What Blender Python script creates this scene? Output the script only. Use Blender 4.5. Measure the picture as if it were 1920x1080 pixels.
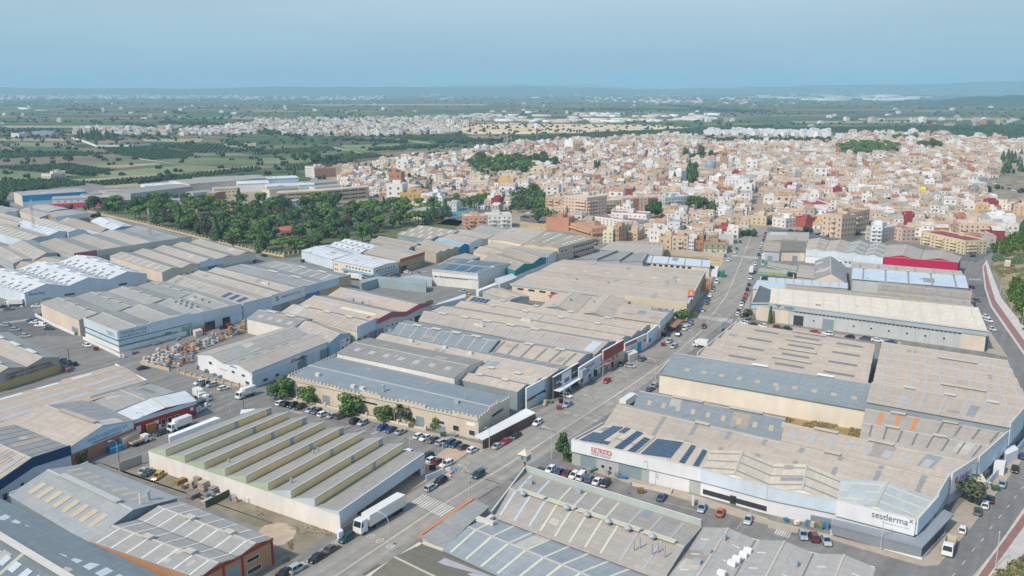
import bpy,math,random
import numpy as np
from math import radians,sin,cos,pi,sqrt,atan2,hypot
from mathutils import Vector,noise

S=bpy.context.scene
COL=S.collection
for _o in list(bpy.data.objects):
    bpy.data.objects.remove(_o)
R=random.Random(7)

# ------------------------------------------------------------------ camera
FPX=1680.0                      # focal length in pixels of a 1920 wide frame
PITCH=math.atan(376.0/FPX)
CH=100.0                        # drone height in metres
cam_d=bpy.data.cameras.new("camera")
cam_d.sensor_width=36.0
cam_d.lens=FPX/1920.0*36.0
cam_d.clip_start=1.0
cam_d.clip_end=120000.0
cam=bpy.data.objects.new("camera",cam_d)
COL.objects.link(cam)
cam.location=(0,0,CH)
cam.rotation_euler=(pi/2-PITCH,0,0)
S.camera=cam

# ------------------------------------------------------------------ sky, sun, exposure
SUN_EL,SUN_AZ=radians(46),radians(227)     # azimuth clockwise from +Y (the way the camera looks)
SUN_COL=(1.0,0.88,0.73)
W=bpy.data.worlds.new("World")
S.world=W
W.use_nodes=True
nt=W.node_tree
nt.nodes.clear()
wo=nt.nodes.new("ShaderNodeOutputWorld")
bg=nt.nodes.new("ShaderNodeBackground")
sky=nt.nodes.new("ShaderNodeTexSky")
sky.sky_type='NISHITA'
sky.sun_disc=False
sky.sun_elevation=SUN_EL
sky.sun_rotation=SUN_AZ
sky.altitude=100
sky.air_density=1.3
sky.dust_density=0.6
sky.ozone_density=2.2
tint=nt.nodes.new("ShaderNodeMix"); tint.data_type='RGBA'; tint.blend_type='MULTIPLY'
tint.inputs[0].default_value=1.0
tint.inputs[7].default_value=(1.0,1.0,0.93,1)
nt.links.new(sky.outputs[0],tint.inputs[6])
# the low sky is a band of blue haze that thins out upward
tc=nt.nodes.new("ShaderNodeTexCoord")
sx=nt.nodes.new("ShaderNodeSeparateXYZ")
nt.links.new(tc.outputs["Generated"],sx.inputs[0])
hr=nt.nodes.new("ShaderNodeValToRGB")
hr.color_ramp.elements[0].position=0.0; hr.color_ramp.elements[0].color=(0.245,0.388,0.485,1)
hr.color_ramp.elements[1].position=0.32; hr.color_ramp.elements[1].color=(0.36,0.49,0.575,1)
for p_,c_ in ((0.03,(0.270,0.405,0.495,1)),(0.06,(0.310,0.440,0.522,1)),(0.10,(0.355,0.478,0.550,1))):
    e_=hr.color_ramp.elements.new(p_); e_.color=c_
nt.links.new(sx.outputs[2],hr.inputs[0])
hs=nt.nodes.new("ShaderNodeVectorMath"); hs.operation='SCALE'; hs.inputs["Scale"].default_value=1/0.15
cn=nt.nodes.new("ShaderNodeTexNoise"); cn.inputs["Scale"].default_value=2.2; cn.inputs["Detail"].default_value=5
cm=nt.nodes.new("ShaderNodeMapping"); cm.inputs["Scale"].default_value=(1,1,9)
nt.links.new(tc.outputs["Generated"],cm.inputs[0]); nt.links.new(cm.outputs[0],cn.inputs["Vector"])
cr_=nt.nodes.new("ShaderNodeMapRange"); cr_.inputs[1].default_value=.3; cr_.inputs[2].default_value=.7; cr_.inputs[3].default_value=.93; cr_.inputs[4].default_value=1.08
nt.links.new(cn.outputs["Fac"],cr_.inputs[0])
hm=nt.nodes.new("ShaderNodeVectorMath"); hm.operation='SCALE'
nt.links.new(hr.outputs[0],hm.inputs[0]); nt.links.new(cr_.outputs[0],hm.inputs["Scale"])
nt.links.new(hm.outputs[0],hs.inputs[0])
fr_=nt.nodes.new("ShaderNodeMapRange"); fr_.inputs[1].default_value=.12; fr_.inputs[2].default_value=.45; fr_.inputs[3].default_value=0; fr_.inputs[4].default_value=1
nt.links.new(sx.outputs[2],fr_.inputs[0])
mxs=nt.nodes.new("ShaderNodeMix"); mxs.data_type='RGBA'
nt.links.new(fr_.outputs[0],mxs.inputs[0]); nt.links.new(hs.outputs[0],mxs.inputs[6]); nt.links.new(tint.outputs[2],mxs.inputs[7])
nt.links.new(mxs.outputs[2],bg.inputs[0])
nt.links.new(bg.outputs[0],wo.inputs[0])
bg.inputs[1].default_value=0.15
sl=bpy.data.lights.new("sun",'SUN')
sl.energy=2.85
sl.angle=radians(3.5)
sl.color=SUN_COL
sun=bpy.data.objects.new("sun",sl)
COL.objects.link(sun)
sd=Vector((sin(SUN_AZ)*cos(SUN_EL),cos(SUN_AZ)*cos(SUN_EL),sin(SUN_EL)))
sun.rotation_euler=sd.to_track_quat('Z','Y').to_euler()
sun.location=(-200,-200,400)
vs=S.view_settings
vs.view_transform='Standard'
vs.look='None'
vs.exposure=0.38
vs.gamma=1.0
vs.use_curve_mapping=False
S.cycles.max_bounces=5
S.cycles.volume_bounces=1
S.cycles.use_denoising=True

# ------------------------------------------------------------------ where things stand
SP,CP=sin(PITCH),cos(PITCH)

def G(x,y,z=0.0):
    """the point at height z on the sight line of photograph pixel x, y"""
    u,v=(x-960)/FPX,(y-540)/FPX
    down,fwd=v*CP+SP,CP-v*SP
    k=(CH-z)/down
    return Vector((u*k,fwd*k,z))

def PX(p):
    d=Vector(p)-Vector((0,0,CH))
    f=d.y*CP-d.z*SP
    h=d.y*SP+d.z*CP
    return (960+FPX*d.x/f,540-FPX*h/f)

def inpoly(x,y,poly):
    c=False
    j=len(poly)-1
    for i in range(len(poly)):
        xi,yi=poly[i]; xj,yj=poly[j]
        if (yi>y) != (yj>y) and x<(xj-xi)*(y-yi)/(yj-yi)+xi:
            c=not c
        j=i
    return c

# measuring frames of the photograph: letter -> offset of a 4x enlargement
OFF=dict(A=(0,360),B=(480,360),C=(960,360),D=(1440,360),E=(0,560),F=(480,560),G=(960,560),H=(1440,560),
           I=(0,810),J=(480,810),K=(960,810),L=(1440,810),Q=(0,160),T=(480,210),U=(960,230),V=(1440,230))
def c4(k,x,y):
    ox,oy=OFF[k]
    return ox+x/4,oy+y/4

U_ANG=atan2(1087,1721)         # avenue direction, clockwise from +Y
U2_ANG=radians(17.5)            # the avenue beyond its bend
def heading(a):
    return Vector((sin(a),cos(a),0))
UD,VD=heading(U_ANG),heading(U_ANG+pi/2)

# ------------------------------------------------------------------ materials
_m={}
def mat(kind,col,rough=0.85,metal=0.0,amt=1.0):
    key=(kind,tuple(round(c,3) for c in col),rough,metal,amt)
    if key in _m:
        return _m[key]
    m=bpy.data.materials.new(kind)
    _m[key]=m
    m.use_nodes=True
    t=m.node_tree
    b=t.nodes["Principled BSDF"]
    b.inputs["Roughness"].default_value=rough
    b.inputs["Metallic"].default_value=metal
    b.inputs["Specular IOR Level"].default_value=0.3
    N=t.nodes.new
    Lk=t.links.new
    def math_(op,a,bb,c=None):
        n=N("ShaderNodeMath"); n.operation=op
        for i,v in enumerate((a,bb,c)):
            if v is None:continue
            if isinstance(v,(int,float)):n.inputs[i].default_value=v
            else:Lk(v,n.inputs[i])
        return n.outputs[0]
    def mapr(v,a,bb,c,d):
        n=N("ShaderNodeMapRange"); Lk(v,n.inputs[0])
        for i,q in enumerate((a,bb,c,d)):n.inputs[i+1].default_value=q
        return n.outputs[0]
    def noise_(vec,sc,det=3,sx=1,sy=1,sz=1):
        if (sx,sy,sz) != (1,1,1):
            mp=N("ShaderNodeMapping"); mp.inputs["Scale"].default_value=(sx,sy,sz); Lk(vec,mp.inputs[0]); vec=mp.outputs[0]
        n=N("ShaderNodeTexNoise"); n.inputs["Scale"].default_value=sc; n.inputs["Detail"].default_value=det
        Lk(vec,n.inputs["Vector"]); return n.outputs["Fac"]
    def mul(colsock_or,f):
        n=N("ShaderNodeVectorMath"); n.operation='SCALE'
        if hasattr(colsock_or,"links"):Lk(colsock_or,n.inputs[0])
        else:n.inputs[0].default_value=colsock_or[:3]
        Lk(f,n.inputs["Scale"]); return n.outputs[0]
    def mix(f,a,bb):
        n=N("ShaderNodeMix"); n.data_type='RGBA'
        if isinstance(f,(int,float)):n.inputs[0].default_value=f
        else:Lk(f,n.inputs[0])
        for i,q in ((6,a),(7,bb)):
            if hasattr(q,"links"):Lk(q,n.inputs[i])
            else:n.inputs[i].default_value=(*q[:3],1)
        return n.outputs[2]
    uv=N("ShaderNodeUVMap").outputs[0] if kind in ('roof','wall','tiles','panelwall','ribbed') else None
    geo=N("ShaderNodeNewGeometry").outputs["Position"]
    if kind in ('roof',):
        big=mapr(noise_(geo,0.035,4),0.3,0.7,0.93,1.05)
        streak=mapr(noise_(uv,1.0,3,0.9,0.10),0.3,0.7,0.94,1.05)
        fine=mapr(noise_(geo,1.6,2),0.3,0.7,0.93,1.06)
        br=N("ShaderNodeTexBrick"); Lk(uv,br.inputs["Vector"])
        br.inputs["Scale"].default_value=1.0; br.inputs["Mortar Size"].default_value=0.07
        br.inputs["Brick Width"].default_value=5.1; br.inputs["Row Height"].default_value=1.45
        br.offset=0.0
        br.inputs["Color1"].default_value=(1,1,1,1); br.inputs["Color2"].default_value=(.88,.89,.91,1); br.inputs["Mortar"].default_value=(.86,.86,.86,1)
        f=math_('MULTIPLY',math_('MULTIPLY',big,streak),fine)
        c=mul(br.outputs["Color"],f)
        n=N("ShaderNodeMix"); n.data_type='RGBA'; n.blend_type='MULTIPLY'; n.inputs[0].default_value=1
        Lk(c,n.inputs[6]); n.inputs[7].default_value=(*col,1)
        stain=mapr(noise_(geo,0.09,5),0.58,0.8,0,0.26*amt)
        c=mix(stain,n.outputs[2],(col[0]*.62,col[1]*.62,col[2]*.60))
        rs=mapr(noise_(uv,1.0,4,.35,.05),0.64,0.78,0,.30*amt)
        c=mix(rs,c,(col[0]*.78,col[1]*.62,col[2]*.48))
        Lk(c,b.inputs["Base Color"])
        wv=N("ShaderNodeTexWave"); Lk(uv,wv.inputs["Vector"]); wv.inputs["Scale"].default_value=0.9; wv.bands_direction='X'
        bp=N("ShaderNodeBump"); bp.inputs["Strength"].default_value=0.25; bp.inputs["Distance"].default_value=0.06
        Lk(wv.outputs["Fac"],bp.inputs["Height"]); Lk(bp.outputs[0],b.inputs["Normal"])
    elif kind in ('wall','panelwall','ribbed'):
        big=mapr(noise_(geo,0.06,4),0.3,0.7,0.90,1.07)
        streak=mapr(noise_(uv,1.0,4,.45,0.14),0.32,0.7,1-.07*amt,1+.03*amt)
        f=math_('MULTIPLY',big,streak)
        c=mul(col,f)
        if kind=='panelwall':
            br=N("ShaderNodeTexBrick"); Lk(uv,br.inputs["Vector"])
            br.inputs["Scale"].default_value=1.0; br.inputs["Mortar Size"].default_value=0.06
            br.inputs["Brick Width"].default_value=5.2; br.inputs["Row Height"].default_value=40; br.offset=0
            c=mix(br.outputs["Fac"],c,tuple(q*.6 for q in col))
        if kind=='ribbed':
            wv=N("ShaderNodeTexWave"); Lk(uv,wv.inputs["Vector"]); wv.inputs["Scale"].default_value=0.55
            bp=N("ShaderNodeBump"); bp.inputs["Strength"].default_value=0.5; bp.inputs["Distance"].default_value=0.08
            Lk(wv.outputs["Fac"],bp.inputs["Height"]); Lk(bp.outputs[0],b.inputs["Normal"])
        Lk(c,b.inputs["Base Color"])
    elif kind=='tiles':
        n1=mapr(noise_(geo,0.25,4),0.3,0.7,0.75,1.2)
        n2=mapr(noise_(uv,3.0,1,1,.3),0.3,0.7,0.85,1.12)
        Lk(mul(col,math_('MULTIPLY',n1,n2)),b.inputs["Base Color"])
    elif kind in ('asphalt','concrete','dirt'):
        a={'asphalt':.85,'concrete':.8,'dirt':1.3}[kind]
        n1=mapr(noise_(geo,0.02,5),0.3,0.7,1-.14*a,1+.14*a)
        n2=mapr(noise_(geo,0.35,5),0.3,0.7,1-.13*a,1+.13*a)
        n3=mapr(noise_(geo,3.0,2),0.3,0.7,1-.08*a,1+.08*a)
        c=mul(col,math_('MULTIPLY',math_('MULTIPLY',n1,n2),n3))
        if kind=='asphalt':
            # worn wheel tracks and patches along the near avenue direction
            mp=N("ShaderNodeMapping"); mp.inputs["Rotation"].default_value=(0,0,U_ANG); Lk(geo,mp.inputs[0])
            tr=mapr(noise_(mp.outputs[0],1.0,3,0.45,0.012,1),0.35,0.65,0.86,1.10)
            c=mul(c,tr)
            cr=mapr(noise_(geo,0.12,6),0.58,0.66,0,.30)
            c=mix(cr,c,tuple(q*.72 for q in col))
        if kind=='dirt':
            g=mapr(noise_(geo,0.08,5),0.5,0.62,0,.8*amt)
            c=mix(g,c,(.10,.105,.045))
        Lk(c,b.inputs["Base Color"])
    elif kind=='leaf':
        n1=mapr(noise_(geo,0.5,2),0.3,0.7,0.75,1.3)
        Lk(mul(col,n1),b.inputs["Base Color"])
        b.inputs["Specular IOR Level"].default_value=0.15
    elif kind=='field':
        n1=mapr(noise_(geo,0.012,4),0.3,0.7,0.78,1.2)
        n2=mapr(noise_(geo,0.2,4),0.3,0.7,0.8,1.2)
        mp=N("ShaderNodeMapping"); mp.inputs["Rotation"].default_value=(0,0,amt); Lk(geo,mp.inputs[0])
        n3=mapr(noise_(mp.outputs[0],1,2,0.25,0.006),0.35,0.65,0.82,1.15)
        Lk(mul(col,math_('MULTIPLY',math_('MULTIPLY',n1,n2),n3)),b.inputs["Base Color"])
    elif kind=='panel_glass':
        n1=mapr(noise_(geo,0.6,2),0.3,0.7,0.8,1.25)
        Lk(mul(col,n1),b.inputs["Base Color"])
        b.inputs["Specular IOR Level"].default_value=0.5
    else:
        n1=mapr(noise_(geo,0.4,3),0.3,0.7,0.94,1.05)
        Lk(mul(col,n1),b.inputs["Base Color"])
        if kind in ('paint','glass'):
            b.inputs["Specular IOR Level"].default_value=0.5
            if kind=='paint':b.inputs["Coat Weight"].default_value=0.5
    return m

BEIGE=mat('roof',(.52,.44,.355))
BEIGE2=mat('roof',(.45,.40,.34))
TAN=mat('roof',(.40,.345,.275))
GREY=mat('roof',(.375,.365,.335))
GREY2=mat('roof',(.31,.315,.30))
BLUEGREY=mat('roof',(.285,.315,.32),.6)
STEEL=mat('roof',(.20,.235,.25),.55)
OLIVE=mat('roof',(.22,.205,.165))
WROOF=mat('roof',(.66,.69,.70),.6,0,.4)
CREAMROOF=mat('roof',(.66,.57,.45),.8,0,.5)
W_WHITE=mat('wall',(.74,.74,.74))
W_CREAM=mat('wall',(.66,.57,.46))
W_CREAMD=mat('wall',(.76,.67,.55),.9,0,1.2)
W_TAN=mat('wall',(.50,.41,.30))
W_GREY=mat('wall',(.42,.43,.43))
W_BLUE=mat('ribbed',(.50,.60,.68))
W_LBLUE=mat('ribbed',(.60,.68,.74))
W_STEEL=mat('ribbed',(.25,.31,.34))
W_BRICK=mat('wall',(.50,.27,.15))
W_PINK=mat('wall',(.62,.45,.38))
P_WHITE=mat('panelwall',(.72,.67,.61))
P_GREY=mat('panelwall',(.50,.51,.51))
WHITE=mat('plain',(.78,.78,.77))
TRIM=mat('plain',(.60,.57,.52))
RIDGE=mat('plain',(.52,.48,.42))
SKY_L=mat('plain',(.62,.64,.60),.5)
SKY_B=mat('plain',(.52,.58,.61),.5)
SKY_Y=mat('plain',(.60,.60,.47),.6)
SKY_T=mat('plain',(.50,.42,.30),.7)
SKY_D=mat('plain',(.20,.205,.20),.6)
SKY_G=mat('plain',(.30,.29,.28),.6)
SKY_P=mat('plain',(.45,.43,.43),.6)
ORANGE=mat('plain',(.65,.26,.10))
WINT=mat('plain',(.13,.13,.13),.5)
GLASSD=mat('glass',(.035,.045,.055),.15)
DOORG=mat('plain',(.23,.29,.31),.6)
DOORD=mat('plain',(.05,.055,.06),.8)
SOLAR=mat('panel_glass',(.022,.055,.12),.22)
SOLARF=mat('plain',(.22,.25,.28),.5)
METAL=mat('plain',(.38,.40,.41),.6,.1)
DARK=mat('plain',(.04,.04,.042),.8)

# ------------------------------------------------------------------ mesh builder
class MB:
    def __init__(s):
        s.v=[]; s.f=[]; s.m=[]; s.uv=[]
    def poly(s,pts,m=0,flip=False):
        pts=[Vector(p) for p in pts]
        if flip:pts=pts[::-1]
        i=len(s.v)
        s.v+=pts
        s.f.append(tuple(range(i,i+len(pts))))
        s.m.append(m)
        ax=(pts[1]-pts[0])
        if ax.length<1e-6:ax=pts[2]-pts[1]
        ax.normalize()
        nn=(pts[1]-pts[0]).cross(pts[2]-pts[0])
        if nn.length<1e-9:nn=Vector((0,0,1))
        nn.normalize()
        ay=nn.cross(ax)
        s.uv+=[(p.dot(ax),p.dot(ay)) for p in pts]
    def hexa(s,lo,hi,m=0,caps=True):
        """lo, hi: four points each, counter-clockwise seen from the hi side"""
        n=len(lo)
        if caps:
            s.poly(hi,m); s.poly(list(lo)[::-1],m)
        for i in range(n):
            j=(i+1)%n
            s.poly([lo[i],lo[j],hi[j],hi[i]],m)
    def box(s,c,dx,dy,dz,m=0,ax=None):
        """centre of base c, full sizes; ax = unit direction of the dx side"""
        ax=ax or Vector((1,0,0)); ay=Vector((-ax.y,ax.x,0)); c=Vector(c)
        lo=[c+ax*(sx*dx/2)+ay*(sy*dy/2) for sx,sy in ((-1,-1),(1,-1),(1,1),(-1,1))]
        s.hexa(lo,[p+Vector((0,0,dz)) for p in lo],m)
    def cyl(s,a,b,r0,r1=None,n=8,m=0):
        a,b=Vector(a),Vector(b); r1=r0 if r1 is None else r1
        d=(b-a).normalized()
        p=d.orthogonal().normalized(); q=d.cross(p)
        lo=[a+(p*cos(2*pi*i/n)+q*sin(2*pi*i/n))*r0 for i in range(n)]
        hi=[b+(p*cos(2*pi*i/n)+q*sin(2*pi*i/n))*r1 for i in range(n)]
        s.hexa(lo,hi,m)
    def mesh(s,name,mats,org=None):
        me=bpy.data.meshes.new(name)
        org=org or Vector((0,0,0))
        me.from_pydata([tuple(p-org) for p in s.v],[],s.f)
        for q in mats:me.materials.append(q)
        if len(mats)>1:me.polygons.foreach_set("material_index",s.m)
        u=me.uv_layers.new(name="uv")
        u.data.foreach_set("uv",[c for p in s.uv for c in p])
        me.update()
        return me
    def build(s,name,mats,parent=None,org=None):
        if not isinstance(mats,(list,tuple)):mats=[mats]
        o=bpy.data.objects.new(name,s.mesh(name,mats,org))
        COL.objects.link(o)
        if parent is not None:o.parent=parent
        return o

def tag(o,label=None,cat=None,group=None,kind=None):
    if label:o["label"]=label
    if cat:o["category"]=cat
    if group:o["group"]=group
    if kind:o["kind"]=kind
    return o
def thing(name,label,cat,loc,group=None,rz=0.0):
    o=bpy.data.objects.new(name,None)
    o.empty_display_size=0.5
    COL.objects.link(o)
    o.location=loc; o.rotation_euler=(0,0,rz)
    return tag(o,label,cat,group)
def child(name,me,parent,m=None):
    o=bpy.data.objects.new(name,me)
    COL.objects.link(o); o.parent=parent
    if m is not None:
        o.material_slots[0].link='OBJECT'; o.material_slots[0].material=m
    return o
def lerp(a,b,t):return a+(b-a)*t

NUM="first second third fourth fifth sixth seventh eighth ninth tenth eleventh twelfth thirteenth fourteenth fifteenth sixteenth seventeenth eighteenth nineteenth".split()
TEN="twentieth thirtieth fortieth fiftieth sixtieth seventieth eightieth ninetieth".split()
TENS="twenty thirty forty fifty sixty seventy eighty ninety".split()
def ordinal(n):
    if n <= 19:return NUM[n-1]
    if n >= 100:return ordinal(n // 100 if False else n-99)+" past the hundredth"
    return TEN[n // 10-2] if n%10==0 else TENS[n // 10-2]+"-"+NUM[n%10-1]
TOLABEL=[]     # (object, look, landmark set)
def label_later(o,look,marks):TOLABEL.append((o,look,marks))
LANDMARKS={}
def landmark(name,p,sets):
    for k in sets:LANDMARKS.setdefault(k,[]).append((name,Vector((p[0],p[1],0))))
# ------------------------------------------------------------------ the ground
def flat(name,pts,z,m,kind='structure',h=0.0,world=False):
    P=[(Vector((p[0],p[1],z)) if world else G(p[0],p[1],0)) for p in pts]
    P=[Vector((p.x,p.y,z)) for p in P]
    a=sum(P[i].x*P[(i+1)%len(P)].y-P[(i+1)%len(P)].x*P[i].y for i in range(len(P)))
    if a<0:P=P[::-1]
    b=MB()
    if h>0:
        b.hexa([p-Vector((0,0,h)) for p in P],P)
    else:
        b.poly(P)
    o=b.build(name,[m])
    o["kind"]=kind
    return o
def f4(name,k,pts,z,m,kind='structure',h=0.0):
    return flat(name,[c4(k,*p) for p in pts],z,m,kind,h)

# farmland of the plain: patchwork of orchards, fallow and stubble
fm=bpy.data.materials.new("farmland"); fm.use_nodes=True
t=fm.node_tree; b_=t.nodes["Principled BSDF"]; b_.inputs["Roughness"].default_value=.95; b_.inputs["Specular IOR Level"].default_value=.1
geo=t.nodes.new("ShaderNodeNewGeometry")
mp=t.nodes.new("ShaderNodeMapping"); mp.inputs["Rotation"].default_value=(0,0,.25); mp.inputs["Scale"].default_value=(1/150,1/75,1)
t.links.new(geo.outputs["Position"],mp.inputs[0])
vo=t.nodes.new("ShaderNodeTexVoronoi"); vo.voronoi_dimensions='2D'; vo.distance='CHEBYCHEV'; vo.inputs["Scale"].default_value=1; vo.inputs["Randomness"].default_value=.75
t.links.new(mp.outputs[0],vo.inputs["Vector"])
sep=t.nodes.new("ShaderNodeSeparateColor"); t.links.new(vo.outputs["Color"],sep.inputs[0])
rp=t.nodes.new("ShaderNodeValToRGB"); rp.color_ramp.interpolation='CONSTANT'
cs=[(0,(.065,.105,.045)),(.2,(.110,.145,.062)),(.36,(.052,.085,.040)),(.52,(.150,.165,.080)),(.64,(.075,.120,.048)),(.76,(.20,.165,.10)),(.84,(.060,.085,.040)),(.92,(.34,.27,.165)),(.965,(.15,.115,.08))]
while len(rp.color_ramp.elements)>1:rp.color_ramp.elements.remove(rp.color_ramp.elements[0])
rp.color_ramp.elements[0].position=0; rp.color_ramp.elements[0].color=(*cs[0][1],1)
for p,c in cs[1:]:
    e=rp.color_ramp.elements.new(p); e.color=(*c,1)
t.links.new(sep.outputs[0],rp.inputs[0])
nz=t.nodes.new("ShaderNodeTexNoise"); nz.inputs["Scale"].default_value=.06; nz.inputs["Detail"].default_value=6; t.links.new(geo.outputs["Position"],nz.inputs["Vector"])
mr=t.nodes.new("ShaderNodeMapRange"); mr.inputs[1].default_value=.3; mr.inputs[2].default_value=.7; mr.inputs[3].default_value=.6; mr.inputs[4].default_value=1.4; t.links.new(nz.outputs["Fac"],mr.inputs[0])
sc=t.nodes.new("ShaderNodeVectorMath"); sc.operation='SCALE'; t.links.new(rp.outputs[0],sc.inputs[0]); t.links.new(mr.outputs[0],sc.inputs["Scale"])
# crop rows
mp2=t.nodes.new("ShaderNodeMapping"); mp2.inputs["Rotation"].default_value=(0,0,.25); t.links.new(geo.outputs["Position"],mp2.inputs[0])
wv=t.nodes.new("ShaderNodeTexWave"); wv.bands_direction='Y'; wv.inputs["Scale"].default_value=.055; wv.inputs["Distortion"].default_value=1.0; t.links.new(mp2.outputs[0],wv.inputs["Vector"])
mr2=t.nodes.new("ShaderNodeMapRange"); mr2.inputs[3].default_value=.82; mr2.inputs[4].default_value=1.12; t.links.new(wv.outputs["Fac"],mr2.inputs[0])
sc2=t.nodes.new("ShaderNodeVectorMath"); sc2.operation='SCALE'; t.links.new(sc.outputs[0],sc2.inputs[0]); t.links.new(mr2.outputs[0],sc2.inputs["Scale"])
ed=t.nodes.new("ShaderNodeTexVoronoi"); ed.voronoi_dimensions='2D'; ed.feature='DISTANCE_TO_EDGE'; ed.inputs["Scale"].default_value=1; ed.inputs["Randomness"].default_value=.75
t.links.new(mp.outputs[0],ed.inputs["Vector"])
mr3=t.nodes.new("ShaderNodeMapRange"); mr3.inputs[1].default_value=.0; mr3.inputs[2].default_value=.03; mr3.inputs[3].default_value=.5; mr3.inputs[4].default_value=0; t.links.new(ed.outputs["Distance"],mr3.inputs[0])
mx=t.nodes.new("ShaderNodeMix"); mx.data_type='RGBA'; t.links.new(mr3.outputs[0],mx.inputs[0]); t.links.new(sc2.outputs[0],mx.inputs[6]); mx.inputs[7].default_value=(.22,.18,.12,1)
t.links.new(mx.outputs[2],b_.inputs["Base Color"])
flat("ground",[(-60000,-2000),(60000,-2000),(60000,60000),(-60000,60000)],0.0,fm,world=True)

ASPH=mat('asphalt',(.225,.215,.20),.9)
ASPHD=mat('asphalt',(.15,.15,.148),.9)
CONC=mat('concrete',(.42,.36,.29),.9)
CONCG=mat('concrete',(.33,.315,.285),.9)
DIRT=mat('dirt',(.30,.25,.185),.95)
DRY=mat('dirt',(.50,.37,.20),.95,0,.35)
TOWNG=mat('concrete',(.36,.29,.215),.95)

flat("industrial_ground",[(-900,1400),(2600,1400),(2600,800),(1960,700),(1885,560),(1860,470),(1560,425),(1400,425),(1000,400),(690,355),(330,335),(0,350),(-400,365),(-900,600)],.02,ASPH)
flat("town_ground",[(575,345),(600,318),(700,300),(840,285),(990,262),(1180,252),(1400,250),(1600,250),(2000,262),(2200,300),(2100,420),(1930,400),(1870,470),(1560,440),(1440,425),(1390,430),(1250,470),(1000,425),(870,405),(690,362)],.04,TOWNG)
# avenue, side streets and the road by the fields
AVL=[(440,1140),(545,1066),(640,1003),(800,905),(897,840),(985,783),(1072,738),(1130,712),(1185,677),(1225,650),(1262,620),(1300,583),(1335,538),(1355,490),(1370,455),(1395,425)]
AVR=[(1440,425),(1425,470),(1405,520),(1388,575),(1345,615),(1300,655),(1230,705),(1165,760),(1075,818),(985,875),(895,940),(790,1010),(600,1140)]
AVM=mat('asphalt',(.31,.29,.255),.9)
flat("avenue",AVL+AVR,.035,AVM)
RR=mat('asphalt',(.21,.205,.195),.9)
flat("field_road",[(1540,1180),(1700,1030),(1800,930),(1860,880),(1960,790),(2060,700),(2110,760),(1990,860),(1920,956),(1832,1080),(1762,1180)],.035,RR)
flat("field_road",[(1800,482),(1842,500),(1848,540),(1857,575),(1912,655),(1975,745),(2060,850),(2000,860),(1915,730),(1858,640),(1815,560),(1788,500)],.037,RR)
flat("field_road_dark_patch",[c4('D',1515,690),c4('D',1650,690),c4('D',1690,785),c4('D',1555,785)],.05,ASPHD)
f4("park_street",'A',[(0,900),(300,780),(330,830),(240,890),(560,1080),(0,1080)],.035,ASPHD)
flat("park_road",[(0,483),(30,478),(130,497),(85,510),(0,500)],.036,ASPHD)

# pavements: real kerbs
def kerb(pts,m=CONC,name="pavement"):return flat(name,pts,.14,m,h=.14)
kerb([c4('F',*p) for p in [(205,748),(330,748),(520,818),(850,895),(1150,962),(1300,1000),(1480,1040),(1720,1100),(1720,1135),(1690,1150),(1600,1120),(1160,990),(840,912),(520,838),(250,775)]])
kerb([(985,775),(1072,733),(1125,706),(1180,672),(1220,646),(1235,622),(1228,605),(1150,650),(1085,705),(1038,748),(985,768)],CONCG)
kerb([(900,832),(985,777),(985,768),(940,795)],CONC)
kerb([(1262,617),(1300,580),(1322,550),(1345,505),(1332,505),(1300,552),(1290,575),(1245,600),(1235,615)])
kerb([(640,1000),(800,903),(880,848),(842,838),(798,868),(645,985)],mat('concrete',(.47,.35,.25),.9))
kerb([c4('K',*p) for p in [(560,285),(780,350),(900,400),(1200,480),(1330,520),(1700,640),(1920,700),(1920,650),(1320,460),(930,360),(590,265)]])
kerb([c4('L',*p) for p in [(0,720),(480,810),(780,900),(1060,980),(1170,1010),(1280,1000),(1540,700),(1640,560),(1800,350),(1900,220),(1820,160),(1600,420),(1450,540),(1390,620),(1300,760),(1155,960),(470,775),(0,660)]])
kerb([c4('H',*p) for p in [(-60,200),(200,215),(560,275),(1000,325),(1000,345),(560,290),(200,235),(-60,225)]])
kerb([(1380,600),(1410,545),(1400,612)],CONCG)
kerb([c4('H',*p) for p in [(1640,405),(1662,245),(1800,440)]])
# right-hand pavement of the field road with its red cycle lane
def strip(name,A,Bq,z,m,h=0.0):
    return flat(name,A+Bq[::-1],z,m,h=h)
PAV=mat('concrete',(.58,.53,.48),.9); REDL=mat('concrete',(.30,.165,.15),.9)
strip("pavement",[(1760,1180),(1830,1080),(1920,954),(1990,860),(2060,770)],[(1820,1180),(1884,1080),(1965,985),(2050,880),(2130,790)],.13,PAV,.13)
strip("cycle_lane",[(1766,1180),(1835,1080),(1925,956),(1994,862),(2062,774)],[(1785,1180),(1853,1080),(1940,960),(2008,865),(2072,780)],.15,REDL)
strip("pavement",[(1842,500),(1846,540),(1857,575),(1912,655),(1975,745),(2050,840)],[(1850,487),(1862,520),(1878,560),(1920,612),(1992,700),(2080,800)],.13,PAV,.13)
strip("cycle_lane",[(1844,500),(1849,540),(1860,573),(1915,652),(1980,742)],[(1848,496),(1855,528),(1867,565),(1923,643),(1990,735)],.15,REDL)
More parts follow.
